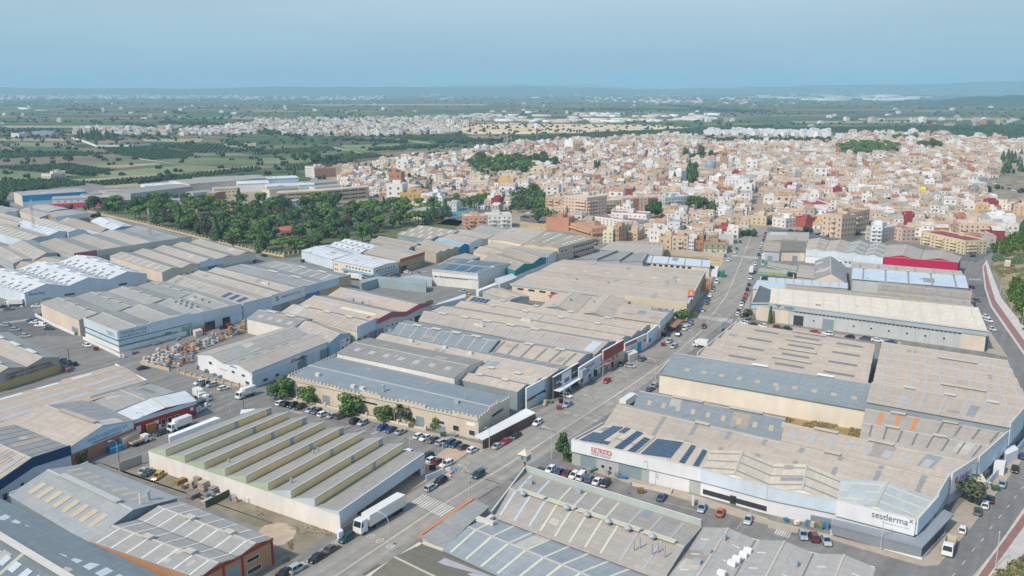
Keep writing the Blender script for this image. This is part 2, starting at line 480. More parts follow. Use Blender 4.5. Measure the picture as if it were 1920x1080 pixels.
# verges, waste ground, yards
flat("waste_ground",[(1862,490),(1880,545),(1905,600),(1960,660),(2080,790),(2700,900),(2600,420),(1990,400),(1900,450)],.045,mat('dirt',(.36,.28,.16),.95,0,1.0))
flat("waste_ground",[(1690,1180),(1860,1082),(1925,985),(2080,810),(2700,900),(2700,1300),(1700,1300)],.046,DIRT)
flat("waste_ground",[(228,885),(282,868),(640,1001),(600,1012),(545,1066),(500,1100),(515,1050),(505,1000),(335,925),(166,860)],.045,mat('dirt',(.26,.225,.175),.95,0,.45))
f4("manhole_slab",'J',[(20,745),(60,705),(130,685),(210,685),(280,710),(305,750),(280,800),(210,845),(130,865),(60,850),(10,800)],.10,mat('concrete',(.46,.37,.27),.9),h=.1)
f4("dry_weeds",'H',[(130,885),(700,965),(690,1045),(110,935)],.06,mat('dirt',(.36,.26,.12),.95,0,.5))
f4("dry_plot",'U',[(1140,980),(1590,1010),(1570,1080),(1500,1080),(1480,1020),(1130,992)],.06,DRY)
flat("market_square",[c4('T',*p) for p in [(1350,840),(1700,700),(1920,720),(1920,800),(1560,860)]],.05,ASPHD)
flat("parking_ground",[c4('C',*p) for p in [(60,180),(260,160),(320,200),(240,240),(60,220)]],.06,ASPHD)
flat("dry_ground",[c4('U',*p) for p in [(60,700),(260,700),(260,810),(60,810)]],.055,DRY)
flat("street",[c4('V',*p) for p in [(0,790),(560,850),(740,800),(790,820),(620,890),(300,870),(0,810)]],.055,ASPHD)
flat("street",[c4('V',*p) for p in [(1380,960),(1680,900),(1920,830),(1920,850),(1700,960),(1560,1050),(1440,1030)]],.055,ASPHD)
flat("bare_ground",[c4('V',*p) for p in [(1640,400),(1920,330),(1920,560),(1800,600),(1560,480)]],.055,DIRT)
flat("sports_pitch",[c4('T',*p) for p in [(700,690),(1020,700),(1000,735),(670,715)]],.06,mat('plain',(.06,.16,.10)))
flat("sports_court",[c4('T',*p) for p in [(1430,735),(1640,715),(1600,780),(1430,790)]],.06,mat('plain',(.12,.26,.30)))
flat("park_ground",[(160,392),(560,372),(760,395),(870,415),(840,440),(700,470),(640,475),(520,485),(300,430)],.05,mat('dirt',(.13,.15,.07),.95,0,1.0))
flat("industrial_yard",[(250,372),(620,345),(690,370),(690,385),(500,392),(330,400)],.055,mat('concrete',(.36,.29,.20),.95))

# fields between the works and the far town (frame Q, T, U, V measurements)
FG=[(.15,.185,.085),(.075,.12,.05),(.20,.22,.11),(.26,.20,.13),(.20,.155,.105),(.36,.29,.18),(.10,.085,.07)]
FA=-1.2
FZ=[.06]
def field(k,pts,c,z=.06,name="field"):
    FZ[0]+=.012; z=z-.06+FZ[0]
    return f4(name,k,pts,z,mat('field',FG[c] if isinstance(c,int) else c,.95,0,FA))
for k,pts,c in [
    ('Q',[(0,450),(560,470),(820,510),(560,530),(0,545)],1),('Q',[(0,550),(820,525),(1000,545),(600,590),(0,600)],4),
    ('Q',[(0,610),(500,590),(850,640),(680,680),(300,650),(0,625)],1),('Q',[(0,630),(310,660),(300,700),(0,710)],0),
    ('Q',[(0,720),(480,700),(640,750),(100,800),(0,805)],1),('Q',[(120,425),(560,440),(560,470),(60,455)],2),
    ('Q',[(560,470),(760,470),(860,515),(700,520)],4),('Q',[(760,470),(1140,460),(1440,510),(1400,545),(1150,560),(860,515)],1),
    ('Q',[(1140,455),(1360,480),(1440,508),(1200,480)],6),('Q',[(600,590),(1000,550),(1160,575),(700,610)],0),
    ('Q',[(700,610),(1160,582),(1240,592),(900,620)],5),('Q',[(850,640),(1380,600),(1700,610),(1300,680),(700,690)],2),
    ('Q',[(520,710),(1180,665),(1230,680),(700,720)],5),('Q',[(620,730),(1300,680),(1420,700),(800,752)],1),
    ('Q',[(780,755),(1090,735),(1100,765),(800,775)],5),('Q',[(1150,560),(1440,540),(1920,560),(1920,590),(1380,605)],0),
    ('Q',[(1440,510),(1800,510),(1920,530),(1440,530)],3),('Q',[(1060,400),(1530,400),(1500,430),(1060,420)],5),
    ('Q',[(1680,440),(1920,430),(1920,465),(1700,465)],5),('Q',[(1180,440),(1660,450),(1800,490),(1500,510)],1),
    ('Q',[(1500,640),(1920,600),(1920,620),(1560,650)],5),('Q',[(0,400),(480,400),(480,418),(0,420)],5),('Q',[(0,440),(130,490),(0,480)],3),
    ('T',[(20,290),(560,260),(600,290),(60,315)],1),('T',[(0,320),(200,330),(120,345),(0,340)],1),('T',[(0,345),(460,350),(460,370),(0,400)],2),
    ('T',[(0,405),(470,370),(360,400),(0,430)],4),('T',[(220,335),(700,295),(560,325),(240,345)],0),('T',[(620,250),(1080,240),(1060,270),(700,290)],2),
    ('T',[(700,290),(1060,265),(1420,250),(1380,280),(860,310)],0),('T',[(900,310),(1420,280),(1480,300),(1250,335),(980,335)],3),
    ('T',[(980,185),(1600,170),(1640,205),(1300,220)],1),('T',[(1500,180),(1920,170),(1920,215),(1640,205)],3),('T',[(480,240),(980,200),(1180,225),(620,250)],6),
    ('U',[(0,80),(520,80),(1000,100),(700,135),(0,170)],1),('U',[(-700,20),(0,5),(1100,20),(1500,50),(900,70),(300,85),(-300,90)],(.66,.51,.32)),
    ('U',[(200,80),(520,80),(1920,20),(1920,60),(1500,80),(700,120),(200,110)],1),('U',[(760,85),(1000,80),(1000,95),(820,100)],5),
    ('V',[(0,-10),(1920,-40),(1920,130),(1000,100),(460,95),(0,60)],1),('V',[(460,15),(720,25),(500,42)],(.24,.15,.10)),
    ('V',[(1060,50),(1480,22),(1400,60),(1200,80),(1000,92)],5),('V',[(440,80),(960,75),(1000,90),(460,90)],5)]:
    field(k,pts,c)
for i,(x0,x1,y,dy) in enumerate([(0,470,236,4),(120,300,214,2),(340,520,205,2),(560,900,196,2),(1290,1560,216,3),(1400,1700,206,2),(1640,1900,222,3),(900,1300,190,2),(60,260,222,2),(1480,1720,228,3)]):
    field('A',[((x0)*4,(y-360)*4),(x1*4,(y-361)*4),(x1*4+80,(y+dy-360)*4),(x0*4+60,(y+dy-360)*4)],4 if i%3 else 5,.07)
# country lanes
LANE=mat('dirt',(.42,.35,.25),.95,0,.1)
for k,pts in [('Q',[(0,720),(300,700),(300,706),(0,730)]),('T',[(940,195),(1300,230),(1310,238),(940,200)]),('T',[(560,265),(860,325),(880,325),(590,262)]),('Q',[(1000,540),(1400,600),(1400,606),(1000,548)])]:
    f4("country_lane",k,pts,.08,LANE)

# painted markings
PAINT=mat('asphalt',(.62,.60,.55),.8)
PAINTW=mat('asphalt',(.50,.46,.38),.8)
def line(pts,w,z=.06,m=PAINTW,name="road_marking"):
    b=MB(); P=[G(*p) for p in pts]
    for a,c in zip(P,P[1:]):
        d=(c-a).normalized(); n=Vector((-d.y,d.x,0))*w/2
        q=[a-n,c-n,c+n,a+n]
        b.poly([Vector((p.x,p.y,z)) for p in q])
    o=b.build(name,[m]); o["kind"]="structure"
CL=[(560,1127),(630,1080),(805,962),(1000,841),(1172,730),(1245,681),(1310,625),(1362,555),(1390,490),(1412,432)]
line(CL,.55)
line([(p[0],p[1]) for p in [(897,845),(985,787),(1070,742)]],.15)
def zebra(a,b,c,d,n,z=.065):
    """a-b is one end of the crossing's width, c-d the other; n stripes"""
    A,B,C_,D_=G(*a),G(*b),G(*c),G(*d)
    m=MB()
    for i in range(n):
        t0,t1=i/n,(i+.52)/n
        q=[lerp(A,D_,t0),lerp(A,D_,t1),lerp(B,C_,t1),lerp(B,C_,t0)]
        q=[Vector((p.x,p.y,z)) for p in q]
        if (q[1]-q[0]).cross(q[2]-q[0]).z<0:q=q[::-1]
        m.poly(q)
    o=m.build("zebra_crossing",[PAINT]); o["kind"]="structure"
zebra(c4('J',1165,530),c4('J',1255,468),c4('J',1500,572),c4('J',1395,640),13)
zebra(c4('C',1390,945),c4('C',1405,925),c4('C',1665,955),c4('C',1650,985),15)
zebra(c4('C',1645,482),c4('C',1652,470),c4('C',1852,490),c4('C',1850,505),15)
zebra(c4('E',0,195),c4('E',30,178),c4('E',220,150),c4('E',190,168),10)
zebra(c4('D',1510,662),c4('D',1508,648),c4('D',1595,652),c4('D',1600,664),7)
zebra(c4('L',45,765),c4('L',75,715),c4('L',190,745),c4('L',160,800),7)
for k,x,y in [('J',862,783),('J',930,816),('J',1010,857),('G',418,857),('G',480,875),('G',553,895),('G',620,917),('G',1315,332),('G',1262,322),('G',1380,345)]:
    p=G(*c4(k,x,y)); b=MB()
    for i in range(20):
        a0,a1=2*pi*i/20,2*pi*(i+1)/20
        e=lambda r,a:p+UD*(r*1.25*cos(a))+VD*(r*sin(a))+Vector((0,0,.07))
        b.poly([e(.68,a0),e(.68,a1),e(.85,a1),e(.85,a0)],flip=True)
    o=b.build("speed_limit_marking",[PAINT]); o["kind"]="structure"
    fc=bpy.data.curves.new("marking_digits",'FONT'); fc.body="40"; fc.size=.9; fc.align_x='CENTER'; fc.align_y='CENTER'; fc.materials.append(PAINT)
    fo=bpy.data.objects.new("marking_digits",fc); COL.objects.link(fo); fo.parent=o
    fo.location=p+Vector((0,0,.075)); fo.rotation_euler=(0,0,-U_ANG); fo.scale=(1,1.6,1)
RRC=[(1500,1190),(1640,1083),(1800,905),(1915,790),(2010,720)]
P=[G(*c4('L',*p)) for p in [(1390,1075),(1467,980),(1540,885),(1607,812),(1673,717),(1740,635),(1802,558),(1856,488),(1908,420),(1960,350)]]
b=MB()
for p in P:
    d=(P[-1]-P[0]).normalized(); n=Vector((-d.y,d.x,0))*.09
    q=[p-d*1.1-n,p+d*1.1-n,p+d*1.1+n,p-d*1.1+n]
    b.poly([Vector((v.x,v.y,.06)) for v in q])
b.build("lane_dashes",[PAINT])["kind"]="structure"
line([c4('L',1545,1082),c4('L',1735,850),c4('L',1920,575)],.3)
line([c4('J',1455,190),c4('J',1600,232),c4('J',1540,300)],.25)
line([c4('E',1620,838),c4('E',1765,770),c4('E',1700,755)],.25)
SEAM=mat('asphalt',(.14,.135,.13),.9)
for pts in [[('G',200,970),('G',450,1032)],[('J',1560,300),('J',1830,390)],[('G',340,5+560-560),('G',341,6)]][:2]:
    line([c4(*p) for p in pts],.5,.058,SEAM,"tar_seam")

# trench patches, oil stains and manhole lids on the carriageways
pr=random.Random(12)
DKP=[mat('asphalt',(.17,.165,.16),.9),mat('asphalt',(.26,.25,.23),.9),mat('asphalt',(.36,.335,.295),.9)]
for i in range(46):
    if i<30:c=lerp(G(*pr.choice(CL[1:-1])),G(*pr.choice(CL[1:-1])),pr.random())+VD*pr.uniform(-7,7)
    elif i<40:c=lerp(G(560,770),G(880,860),pr.random())+UD*pr.uniform(-4,4)
    else:c=lerp(G(1080,905),G(1600,1020),pr.random())+UD*pr.uniform(-2,2)
    x_,y_=PX(c)
    if i<30 and not inpoly(x_,y_,AVL+AVR):continue
    w,l=pr.choice(((.6,9),(1.4,3),(2.2,5),(.5,14))); d=UD if pr.random()<.7 else VD; n_=Vector((-d.y,d.x,0)); b=MB()
    b.poly([Vector((q.x,q.y,.0505+i*.00025)) for q in (c-d*l/2-n_*w/2,c+d*l/2-n_*w/2,c+d*l/2+n_*w/2,c-d*l/2+n_*w/2)])
    b.build("asphalt_patch",[pr.choice(DKP)])["kind"]="structure"
for x,y in [(880,905),(960,900),(1040,850),(1110,780),(1190,735),(1250,690),(700,800),(610,772),(780,822),(1180,925),(1350,965),(740,1020)]:
    c=G(x,y); b=MB(); b.cyl(c+Vector((0,0,.05)),c+Vector((0,0,.072)),.42,n=12); b.build("manhole_cover",[mat('plain',(.10,.10,.10))])["kind"]="structure"
# ------------------------------------------------------------------ industrial halls
GUT=mat('plain',(.20,.19,.175)); PATCH=[mat('roof',c) for c in ((.36,.33,.29),(.55,.51,.45),(.30,.33,.34),(.44,.36,.28),(.47,.45,.42))]
TEXTS=[]     # (object, wanted width, wanted height)
def lettering(parent,org,p,n,width,height,s,m,name="lettering"):
    """flat letters on a wall: p = left end of the baseline, n = outward normal"""
    fc=bpy.data.curves.new(name,'FONT'); fc.body=s; fc.size=1.0; fc.extrude=.02; fc.materials.append(m)
    o=bpy.data.objects.new(name,fc); COL.objects.link(o); o.parent=parent
    o.location=p-org
    o.rotation_euler=(pi/2,0,atan2(n.x,-n.y))
    TEXTS.append((o,width,height))
    return o

SHEDS={}
def shed(name,label,q,H,n=1,rise=1.3,roof=BEIGE,wall=W_CREAM,peak=.5,wc=None,sk=(),vents=(),op=(),fas=(),txt=(),roofs=None,gable=None,cat="warehouse",marks=(),bumps=(),group=None,base=0.0,cut=0.0):
    P=[G(x,y,H) for x,y in q]
    for i_,j_ in ((1,0),(2,3)):P[i_]=P[i_]+(P[j_]-P[i_]).normalized()*cut
    org=sum(P,Vector())/4; org.z=0
    o=thing(name,label,cat,org,group)
    if marks:landmark(marks[0],org,marks[1])
    cen=org.copy()
    E=[(P[i],P[(i+1)%4]) for i in range(4)]
    def outn(e):
        a,b=E[e]; d=(b-a); d.z=0; d.normalize(); nn=Vector((d.y,-d.x,0))
        return nn if nn.dot((a+b)/2-cen)>0 else -nn
    def bil(t,s):return lerp(lerp(P[0],P[1],t),lerp(P[3],P[2],t),s)
    wc=wc or {}
    # walls, one part per side; gable ends carry their peaks
    for e in range(4):
        a,b=E[e]
        prof=[(0,H),(1,H)]
        if e in (1,3):
            prof=[]
            for i in range(n):
                prof+=[(i/n,H),((i+peak)/n,H+rise)]
            prof.append((1,H))
            if e==3:prof=[(1-s,z) for s,z in prof][::-1]
        m=MB()
        nn=outn(e)
        up=[lerp(a,b,s) for s,z in prof]
        pts=[Vector((p.x,p.y,z)) for p,(s,z) in zip(up,prof)]
        inner=[p-nn*.3 for p in pts]
        bot=[Vector((p.x,p.y,base)) for p in (a,b)]; bi=[p-nn*.3 for p in bot]
        out=[bot[0]]+[bot[1]]+pts[::-1]
        f=(out[1]-out[0]).cross(out[2]-out[1]).dot(nn)<0
        m.poly(out,flip=f)
        m.poly([bi[0],bi[1]]+inner[::-1],flip=not f)
        m.poly([bot[0],bot[1],bi[1],bi[0]])
        for i in range(len(pts)-1):
            m.poly([pts[i],pts[i+1],inner[i+1],inner[i]])
        m.build("wall",[wc.get(e,(gable if gable and e in (1,3) else wall))],o,org)
    # roof slopes
    slopes=[]
    ov=.25/max(1.0,(P[1]-P[0]).length)
    for i in range(n):
        rz=Vector((0,0,rise))
        s0,sm,s1=i/n,(i+peak)/n,(i+1)/n
        for sd_,(sa,sb) in (('n',(s0,sm)),('f',(s1,sm))):
            if abs(sb-sa)<1e-4:continue
            a,b=bil(-ov,sa),bil(1+ov,sa)
            c,d=bil(1+ov,sb)+rz,bil(-ov,sb)+rz
            if sd_=='n' and i==0:a,b=a+(a-d)*.03,b+(b-c)*.03
            if sd_=='f' and i==n-1:a,b=a+(a-d)*.03,b+(b-c)*.03
            slopes.append((i,sd_,a,b,c,d))
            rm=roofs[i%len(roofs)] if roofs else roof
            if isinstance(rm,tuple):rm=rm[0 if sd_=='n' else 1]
            m=MB()
            up=Vector((0,0,.10))
            top=[a+up,b+up,c+up,d+up]
            if (top[1]-top[0]).cross(top[2]-top[1]).z<0:top=top[::-1]
            m.hexa([p-Vector((0,0,.12)) for p in top],top)
            m.build("roof_slope",[rm],o,org)
        if rise>.3:
            m=MB(); a,b=bil(-ov,sm)+rz,bil(1+ov,sm)+rz
            d=(b-a).normalized(); nn=Vector((-d.y,d.x,0))*.22
            top=[a-nn,b-nn,b+nn,a+nn]
            m.hexa([p+Vector((0,0,.02)) for p in top],[p+Vector((0,0,.19)) for p in top])
            m.build("ridge_cap",[RIDGE],o,org)
    def on(a,b,c,d,t,s):return lerp(lerp(a,b,t),lerp(d,c,t),s)
    for (bays,side,cnt,t0,t1,s0,s1,fr,mm) in sk:
        for (i,sd_,a,b,c,d) in slopes:
            if side not in ('b',sd_) or (bays is not None and i not in bays):continue
            nrm=(b-a).cross(d-a).normalized()
            if nrm.z<0:nrm=-nrm
            for k in range(cnt):
                pt=(t1-t0)/cnt; ta=t0+pt*(k+.5-fr/2); tb=t0+pt*(k+.5+fr/2)
                r=[on(a,b,c,d,*x)+Vector((0,0,.10)) for x in ((ta,s0),(tb,s0),(tb,s1),(ta,s1))]
                if (r[1]-r[0]).cross(r[2]-r[1]).z<0:r=r[::-1]
                m=MB(); m.hexa([p+nrm*.01 for p in r],[p+nrm*.06 for p in r])
                m.build("skylight",[mm],o,org)
    for (bays,cnt,t0,t1,fr,mm) in vents:
        for i in (range(n) if bays is None else bays):
            for k in range(cnt):
                pt=(t1-t0)/cnt; ta=t0+pt*(k+.5-fr/2); tb=t0+pt*(k+.5+fr/2)
                sm=(i+peak)/n
                a,b=bil(ta,sm)+Vector((0,0,rise+.2)),bil(tb,sm)+Vector((0,0,rise+.2))
                d=(b-a).normalized(); nn=Vector((-d.y,d.x,0))
                m=MB()
                lo=[a-nn*.45,b-nn*.45,b+nn*.45,a+nn*.45]
                m.hexa(lo,[p+Vector((0,0,.35)) for p in lo])
                hi=[a-nn*.8,b-nn*.8,b+nn*.8,a+nn*.8]
                m.hexa([p+Vector((0,0,.36)) for p in hi],[p+Vector((0,0,.52)) for p in hi])
                m.build("ridge_vent",[mm],o,org)
    for i in range(1,n):                   # gutters in the valleys
        a,b=bil(0,i/n),bil(1,i/n); d=(b-a).normalized(); nn=Vector((-d.y,d.x,0))*.16
        m=MB(); top=[p+Vector((0,0,.16)) for p in (a-nn,b-nn,b+nn,a+nn)]
        m.hexa([p-Vector((0,0,.1)) for p in top],top); m.build("gutter",[GUT],o,org)
    rq=random.Random(len(label)*31+int(q[0][0]))
    for k in range(rq.randint(2,5) if (P[0]-P[1]).length>15 else 0):   # replaced sheets
        i,sd_,a,b,c,d=slopes[rq.randrange(len(slopes))]; t,s=rq.uniform(.04,.85),rq.uniform(.03,.6); L1=(b-a).length; L2=max(1,(d-a).length)
        t1,s1=min(.98,t+rq.choice((1.1,2.2,3.3,5))/L1),min(.97,s+rq.choice((2.2,4.4,9))/L2)
        r=[on(a,b,c,d,*x)+Vector((0,0,.105)) for x in ((t,s),(t1,s),(t1,s1),(t,s1))]
        if (r[1]-r[0]).cross(r[2]-r[1]).z<0:r=r[::-1]
        m=MB(); m.hexa([p-Vector((0,0,.02)) for p in r],[p+Vector((0,0,.02)) for p in r]); m.build("roof_patch",[rq.choice(PATCH)],o,org)
    # openings
    for w in op:
        e,t0,t1,z0,z1,kind=w[:6]; cnt=w[6] if len(w)>6 else 1
        gap=w[7] if len(w)>7 else .35
        a,b=E[e]; nn=outn(e)
        for k in range(cnt):
            pt=(t1-t0)/cnt
            ta=t0+pt*(k+gap/2) if cnt>1 else t0; tb=t0+pt*(k+1-gap/2) if cnt>1 else t1
            p0,p1=lerp(a,b,ta),lerp(a,b,tb)
            Z=lambda p,z,off:Vector((p.x,p.y,z))+nn*off
            mm={'window':GLASSD,'door':DOORG,'dark':DOORD,'band':GLASSD}.get(kind,kind)
            nm={'window':'window','door':'loading_door','dark':'open_bay','band':'window'}.get(kind,'wall_panel')
            m=MB(); fl=lambda z0_,z1_,q0,q1,d0,d1:m.hexa([Z(q0,z0_,d0),Z(q1,z0_,d0),Z(q1,z0_,d1),Z(q0,z0_,d1)],[Z(q0,z1_,d0),Z(q1,z1_,d0),Z(q1,z1_,d1),Z(q0,z1_,d1)])
            fw=min(.12,.12*(p1-p0).length)
            dd=(p1-p0).normalized()*fw
            if nm in ('window','loading_door') and kind != 'band':
                fl(z0-.0,z0+fw,p0,p1,0,.09); fl(z1-fw,z1,p0,p1,0,.09)
                fl(z0+fw,z1-fw,p0,p0+dd,0,.09); fl(z0+fw,z1-fw,p1-dd,p1,0,.09)
                fo=m.build(nm,[TRIM if nm=='window' else mat('plain',(.35,.38,.39))],o,org)
                m=MB(); fl(z0+fw,z1-fw,p0+dd,p1-dd,-.02,.03)
                m.build('pane' if nm=='window' else 'door_leaf',[mm],fo,org)
            else:
                fl(z0,z1,p0,p1,-.02,.06)
                m.build(nm,[mm],o,org)
    # parapets and fascias: edge, t0, t1, z0, z1, material (, thickness)
    for w in fas:
        e,t0,t1,z0,z1,mm=w[:6]; th=w[6] if len(w)>6 else .25
        a,b=E[e]; nn=outn(e)
        p0,p1=lerp(a,b,t0),lerp(a,b,t1)
        q=[p0+nn*.02,p1+nn*.02,p1+nn*(.02+th),p0+nn*(.02+th)]
        lo=[Vector((p.x,p.y,z0)) for p in q]; hi=[Vector((p.x,p.y,z1)) for p in q]
        m=MB(); m.hexa(lo,hi)
        m.build("fascia",[mm],o,org)
        if z1>H and z1-z0>1.5:
            cp=MB(); cp.hexa([Vector((p.x,p.y,z1))+nn*dd_ for p,dd_ in zip(q,(-.05,-.05,.05,.05))],[Vector((p.x,p.y,z1+.1))+nn*dd_ for p,dd_ in zip(q,(-.05,-.05,.05,.05))])
            cp.build("coping",[TRIM],o,org)
    for (e,t,z,wid,hei,s,mm,off) in txt:
        a,b=E[e]; nn=outn(e)
        rt=Vector((-nn.y,nn.x,0))       # to the right, seen from outside
        if (b-a).dot(rt)<0:a,b=b,a
        p=lerp(a,b,t); p=Vector((p.x,p.y,z))+nn*off
        if wid<1:wid *= (b-a).length
        lettering(o,org,p,nn,wid,hei,s,mm)
    for (t,s,kind,mm) in bumps:          # roof machinery
        p=bil(t,s); i=min(n-1,max(0,int(s*n))); ls=s*n-i
        zz=H+rise*(ls/peak if ls<peak else (1-ls)/(1-peak+1e-6))
        p.z=zz+.05
        m=MB()
        if kind=='unit':
            m.box(p,1.6,1.1,1.0,ax=VD); m.build("cooling_unit",[mm],o,org)
        elif kind=='turbine':
            m.cyl(p,p+Vector((0,0,.7)),.45); m.cyl(p+Vector((0,0,.7)),p+Vector((0,0,1.0)),.8,.9,10); m.cyl(p+Vector((0,0,1.0)),p+Vector((0,0,1.5)),.9,.35,10)
            m.build("roof_extractor",[mm],o,org)
        elif kind=='pipe':
            m.cyl(p,p+Vector((0,0,2.6)),.16,n=6); m.build("vent_pipe",[mm],o,org)
        elif kind=='chimney':
            m.cyl(p,p+Vector((0,0,2.2)),.4); m.cyl(p+Vector((0,0,2.2)),p+Vector((0,0,2.5)),.6,.5); m.build("flue",[mm],o,org)
        elif kind=='duct':
            m.box(p,4.5,1.0,.9,ax=VD); m.box(p+UD*1.2,1.0,3.2,.8,ax=VD); m.build("air_duct",[mm],o,org)
    SHEDS[label]=dict(o=o,org=org,P=P,H=H,n=n,rise=rise,peak=peak,bil=bil,outn=outn,E=E,slopes=slopes,on=on)
    return SHEDS[label]

# ---- block south-east of the avenue (white electronics and cosmetics hall and what lies behind it)
B='warehouse'
RED=mat('plain',(.62,.04,.06)); NAVY=mat('plain',(.03,.055,.12)); LTXT=mat('plain',(.16,.19,.24))
elh=shed(B,"white long hall with red lettering and solar panels over the parked cars",[(1073,829),(1131,797),(1335,845),(1315,884)],6.4,2,.8,CREAMROOF,W_WHITE,wc={3:W_GREY,0:W_GREY},
     fas=[(3,0,1,3.9,7.3,W_WHITE,.5),(0,0,1,4.0,7.0,W_GREY)],op=[(3,.08,.43-.05,0.0,3.8,W_WHITE),(3,.44,.62,0,3.8,'door'),(3,.80,.93,0,3.8,'door'),(3,.67,.70,.9,2.1,'window'),(3,.73,.76,.9,2.1,'window')],
     txt=[(3,.165,5.25,.165,1.35,"ELECTROSTICA",RED,.62),(3,.165,4.8,.16,.25,"COMPONENTES ELECTRONICOS",mat('plain',(.4,.42,.45)),.62),(3,.165,4.45,.155,.25,"T 961 310 118   www.electrostica.com",LTXT,.62)],
     marks=("white electronics hall",('car','tree','lamp')))
s2=shed(B,"cream ribbed roof with one ridge next to the solar panels",[(1315,884),(1335,845),(1451,870),(1440,917)],6.4,1,1.6,CREAMROOF,W_WHITE,
     sk=[(None,'b',3,0,1,.02,.98,.14,SKY_G)],fas=[(3,0,1,3.9,7.2,W_LBLUE,.5)],wc={3:W_WHITE},op=[(3,.0,.96,.6,1.9,'band'),(3,.45,.54,.1,2.3,'dark')])
s3=shed(B,"cream ribbed roof with brown gutters in the middle of the white hall",[(1440,917),(1451,870),(1576,898),(1569,943)],6.4,1,1.7,CREAMROOF,W_WHITE,
     sk=[(None,'b',3,0,1,.02,.98,.14,SKY_G)],fas=[(3,0,1,3.9,7.2,W_LBLUE,.5)],op=[(3,.05,.35,0,2.2,W_STEEL)])
s4=shed(B,"pale blue-grey corner roof above the dark lettering at the street corner",[(1569,943),(1576,898),(1755,937),(1717,980)],6.4,1,1.7,mat('roof',(.50,.53,.52),.6),W_WHITE,
     sk=[(None,'b',3,.05,1,.05,.97,.16,SKY_Y)],fas=[(3,0,1,3.4,7.4,W_WHITE,.5),(2,0,1,3.6,7.4,W_LBLUE,.5)],
     txt=[(3,.46,5.5,.45,1.5,"sesderma",LTXT,.62),(3,.60,4.75,.33,.4,"listening to your skin",mat('plain',(.5,.53,.56)),.62),(3,.925,6.3,.05,.8,"x",LTXT,.62)],
     marks=("dark-lettered corner hall",('car','tree','lamp')))
# the grey canopy round the corner hall
def free_prism(name,label,cat,pts,z0,z1,m,parts=(),group=None,z1s=None):
    """a low thing whose outline is given at height z1; parts = extra (name, outline, z0, z1, material)"""
    P=[G(x,y,z1) for x,y in pts]
    org=sum(P,Vector())/len(P); org.z=0
    o=thing(name,label,cat,org,group)
    def prism(pname,pts,z0,z1,m,par):
        P=[G(x,y,z1) for x,y in pts]
        a=sum(P[i].x*P[(i+1)%len(P)].y-P[(i+1)%len(P)].x*P[i].y for i in range(len(P)))
        if a<0:P=P[::-1]
        b=MB(); b.hexa([Vector((p.x,p.y,z0)) for p in P],[Vector((p.x,p.y,z1)) for p in P]); return b.build(pname,[m],par,org)
    prism("body" if not parts else parts[0][0],pts,z0,z1,m,o)
    for (pn,pp,a,b_,mm) in parts[1:]:
        prism(pn,pp,a,b_,mm,o)
    return o
GC=mat('ribbed',(.20,.225,.25))
free_prism("canopy","dark grey canopy wrapped round the foot of the lettered corner hall","canopy",
     [c4('L',485,650),c4('L',1100,793),c4('L',1320,580),c4('L',1395,615),c4('L',1160,862),c4('L',480,690)],2.9,3.3,mat('wall',(.27,.30,.33)),
     parts=[("canopy_roof",),("front_wall",[c4('L',480,697),c4('L',1155,868),c4('L',1150,862),c4('L',482,692)],.8,3.0,mat('wall',(.24,.265,.29))),
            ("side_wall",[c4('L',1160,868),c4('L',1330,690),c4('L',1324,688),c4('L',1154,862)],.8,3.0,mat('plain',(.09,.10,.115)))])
free_prism("plinth_wall","low white wall at the foot of the grey canopy","wall",[c4('L',470,745),c4('L',1155,935),c4('L',1330,745),c4('L',1325,738),c4('L',1150,922),c4('L',470,733)],0,.85,WHITE)
def row(label,q,H,n,rise,roof,wall,**k):
    return shed(B,label,q,H,n,rise,roof,wall,**k)
row("long beige roof with brown cross strips right behind the white hall",[(1133,797),(1757,936),(1778,899),(1167,757)],6.6,1,1.2,BEIGE,W_GREY,peak=.72,
    sk=[(None,'n',8,.12,1,.03,.97,.12,SKY_G)],vents=[(None,2,.1,.9,.12,RIDGE)],fas=[(1,0,1,3,8.2,W_LBLUE)],op=[(1,.1,.8,1.5,4,'window',5)])
row("blue-grey roof with a row of tan squares behind the long beige roof",[(1187,768),(1460,829),(1473,786),(1202,735)],6.8,1,1.0,BLUEGREY,W_STEEL,peak=.85,
    sk=[(None,'n',9,.05,.98,.38,.62,.28,SKY_T)],vents=[(None,2,.15,.95,.55,RIDGE)],bumps=[(.35,.1,'pipe',METAL),(.7,.12,'pipe',METAL)])
row("beige roof with faint grey squares ending at the round logo sign",[(1461,829),(1783,900),(1830,869),(1469,792)],6.6,1,1.1,BEIGE,W_GREY,peak=.78,
    sk=[(None,'n',9,.03,.98,.35,.72,.42,SKY_P)],vents=[(None,2,.1,.7,.45,RIDGE)],fas=[(1,0,1,3,8.4,W_WHITE)],txt=[(1,.30,5.4,7.0,1.3,"bladimir",mat('plain',(.35,.25,.40)),.4),(1,.10,5.2,1.6,1.6,"8",RED,.4)],marks=("round red logo sign",('car','tree','lamp')))
row("grey-beige double roof with three orange skylight strips",[(1613,823),(1834,868),(1893,815),(1625,769)],6.4,2,1.0,BEIGE2,W_GREY,peak=.82,
    sk=[([1],'n',3,.06,.44,.04,.96,.22,ORANGE),([0],'n',8,.02,.98,.25,.97,.12,SKY_D),([1],'n',4,.5,1,.25,.97,.12,SKY_D)],vents=[(None,2,.05,.8,.3,RIDGE)],fas=[(1,0,1,2.5,8.2,W_LBLUE)],op=[(1,.1,.9,1,3,'window',4)])
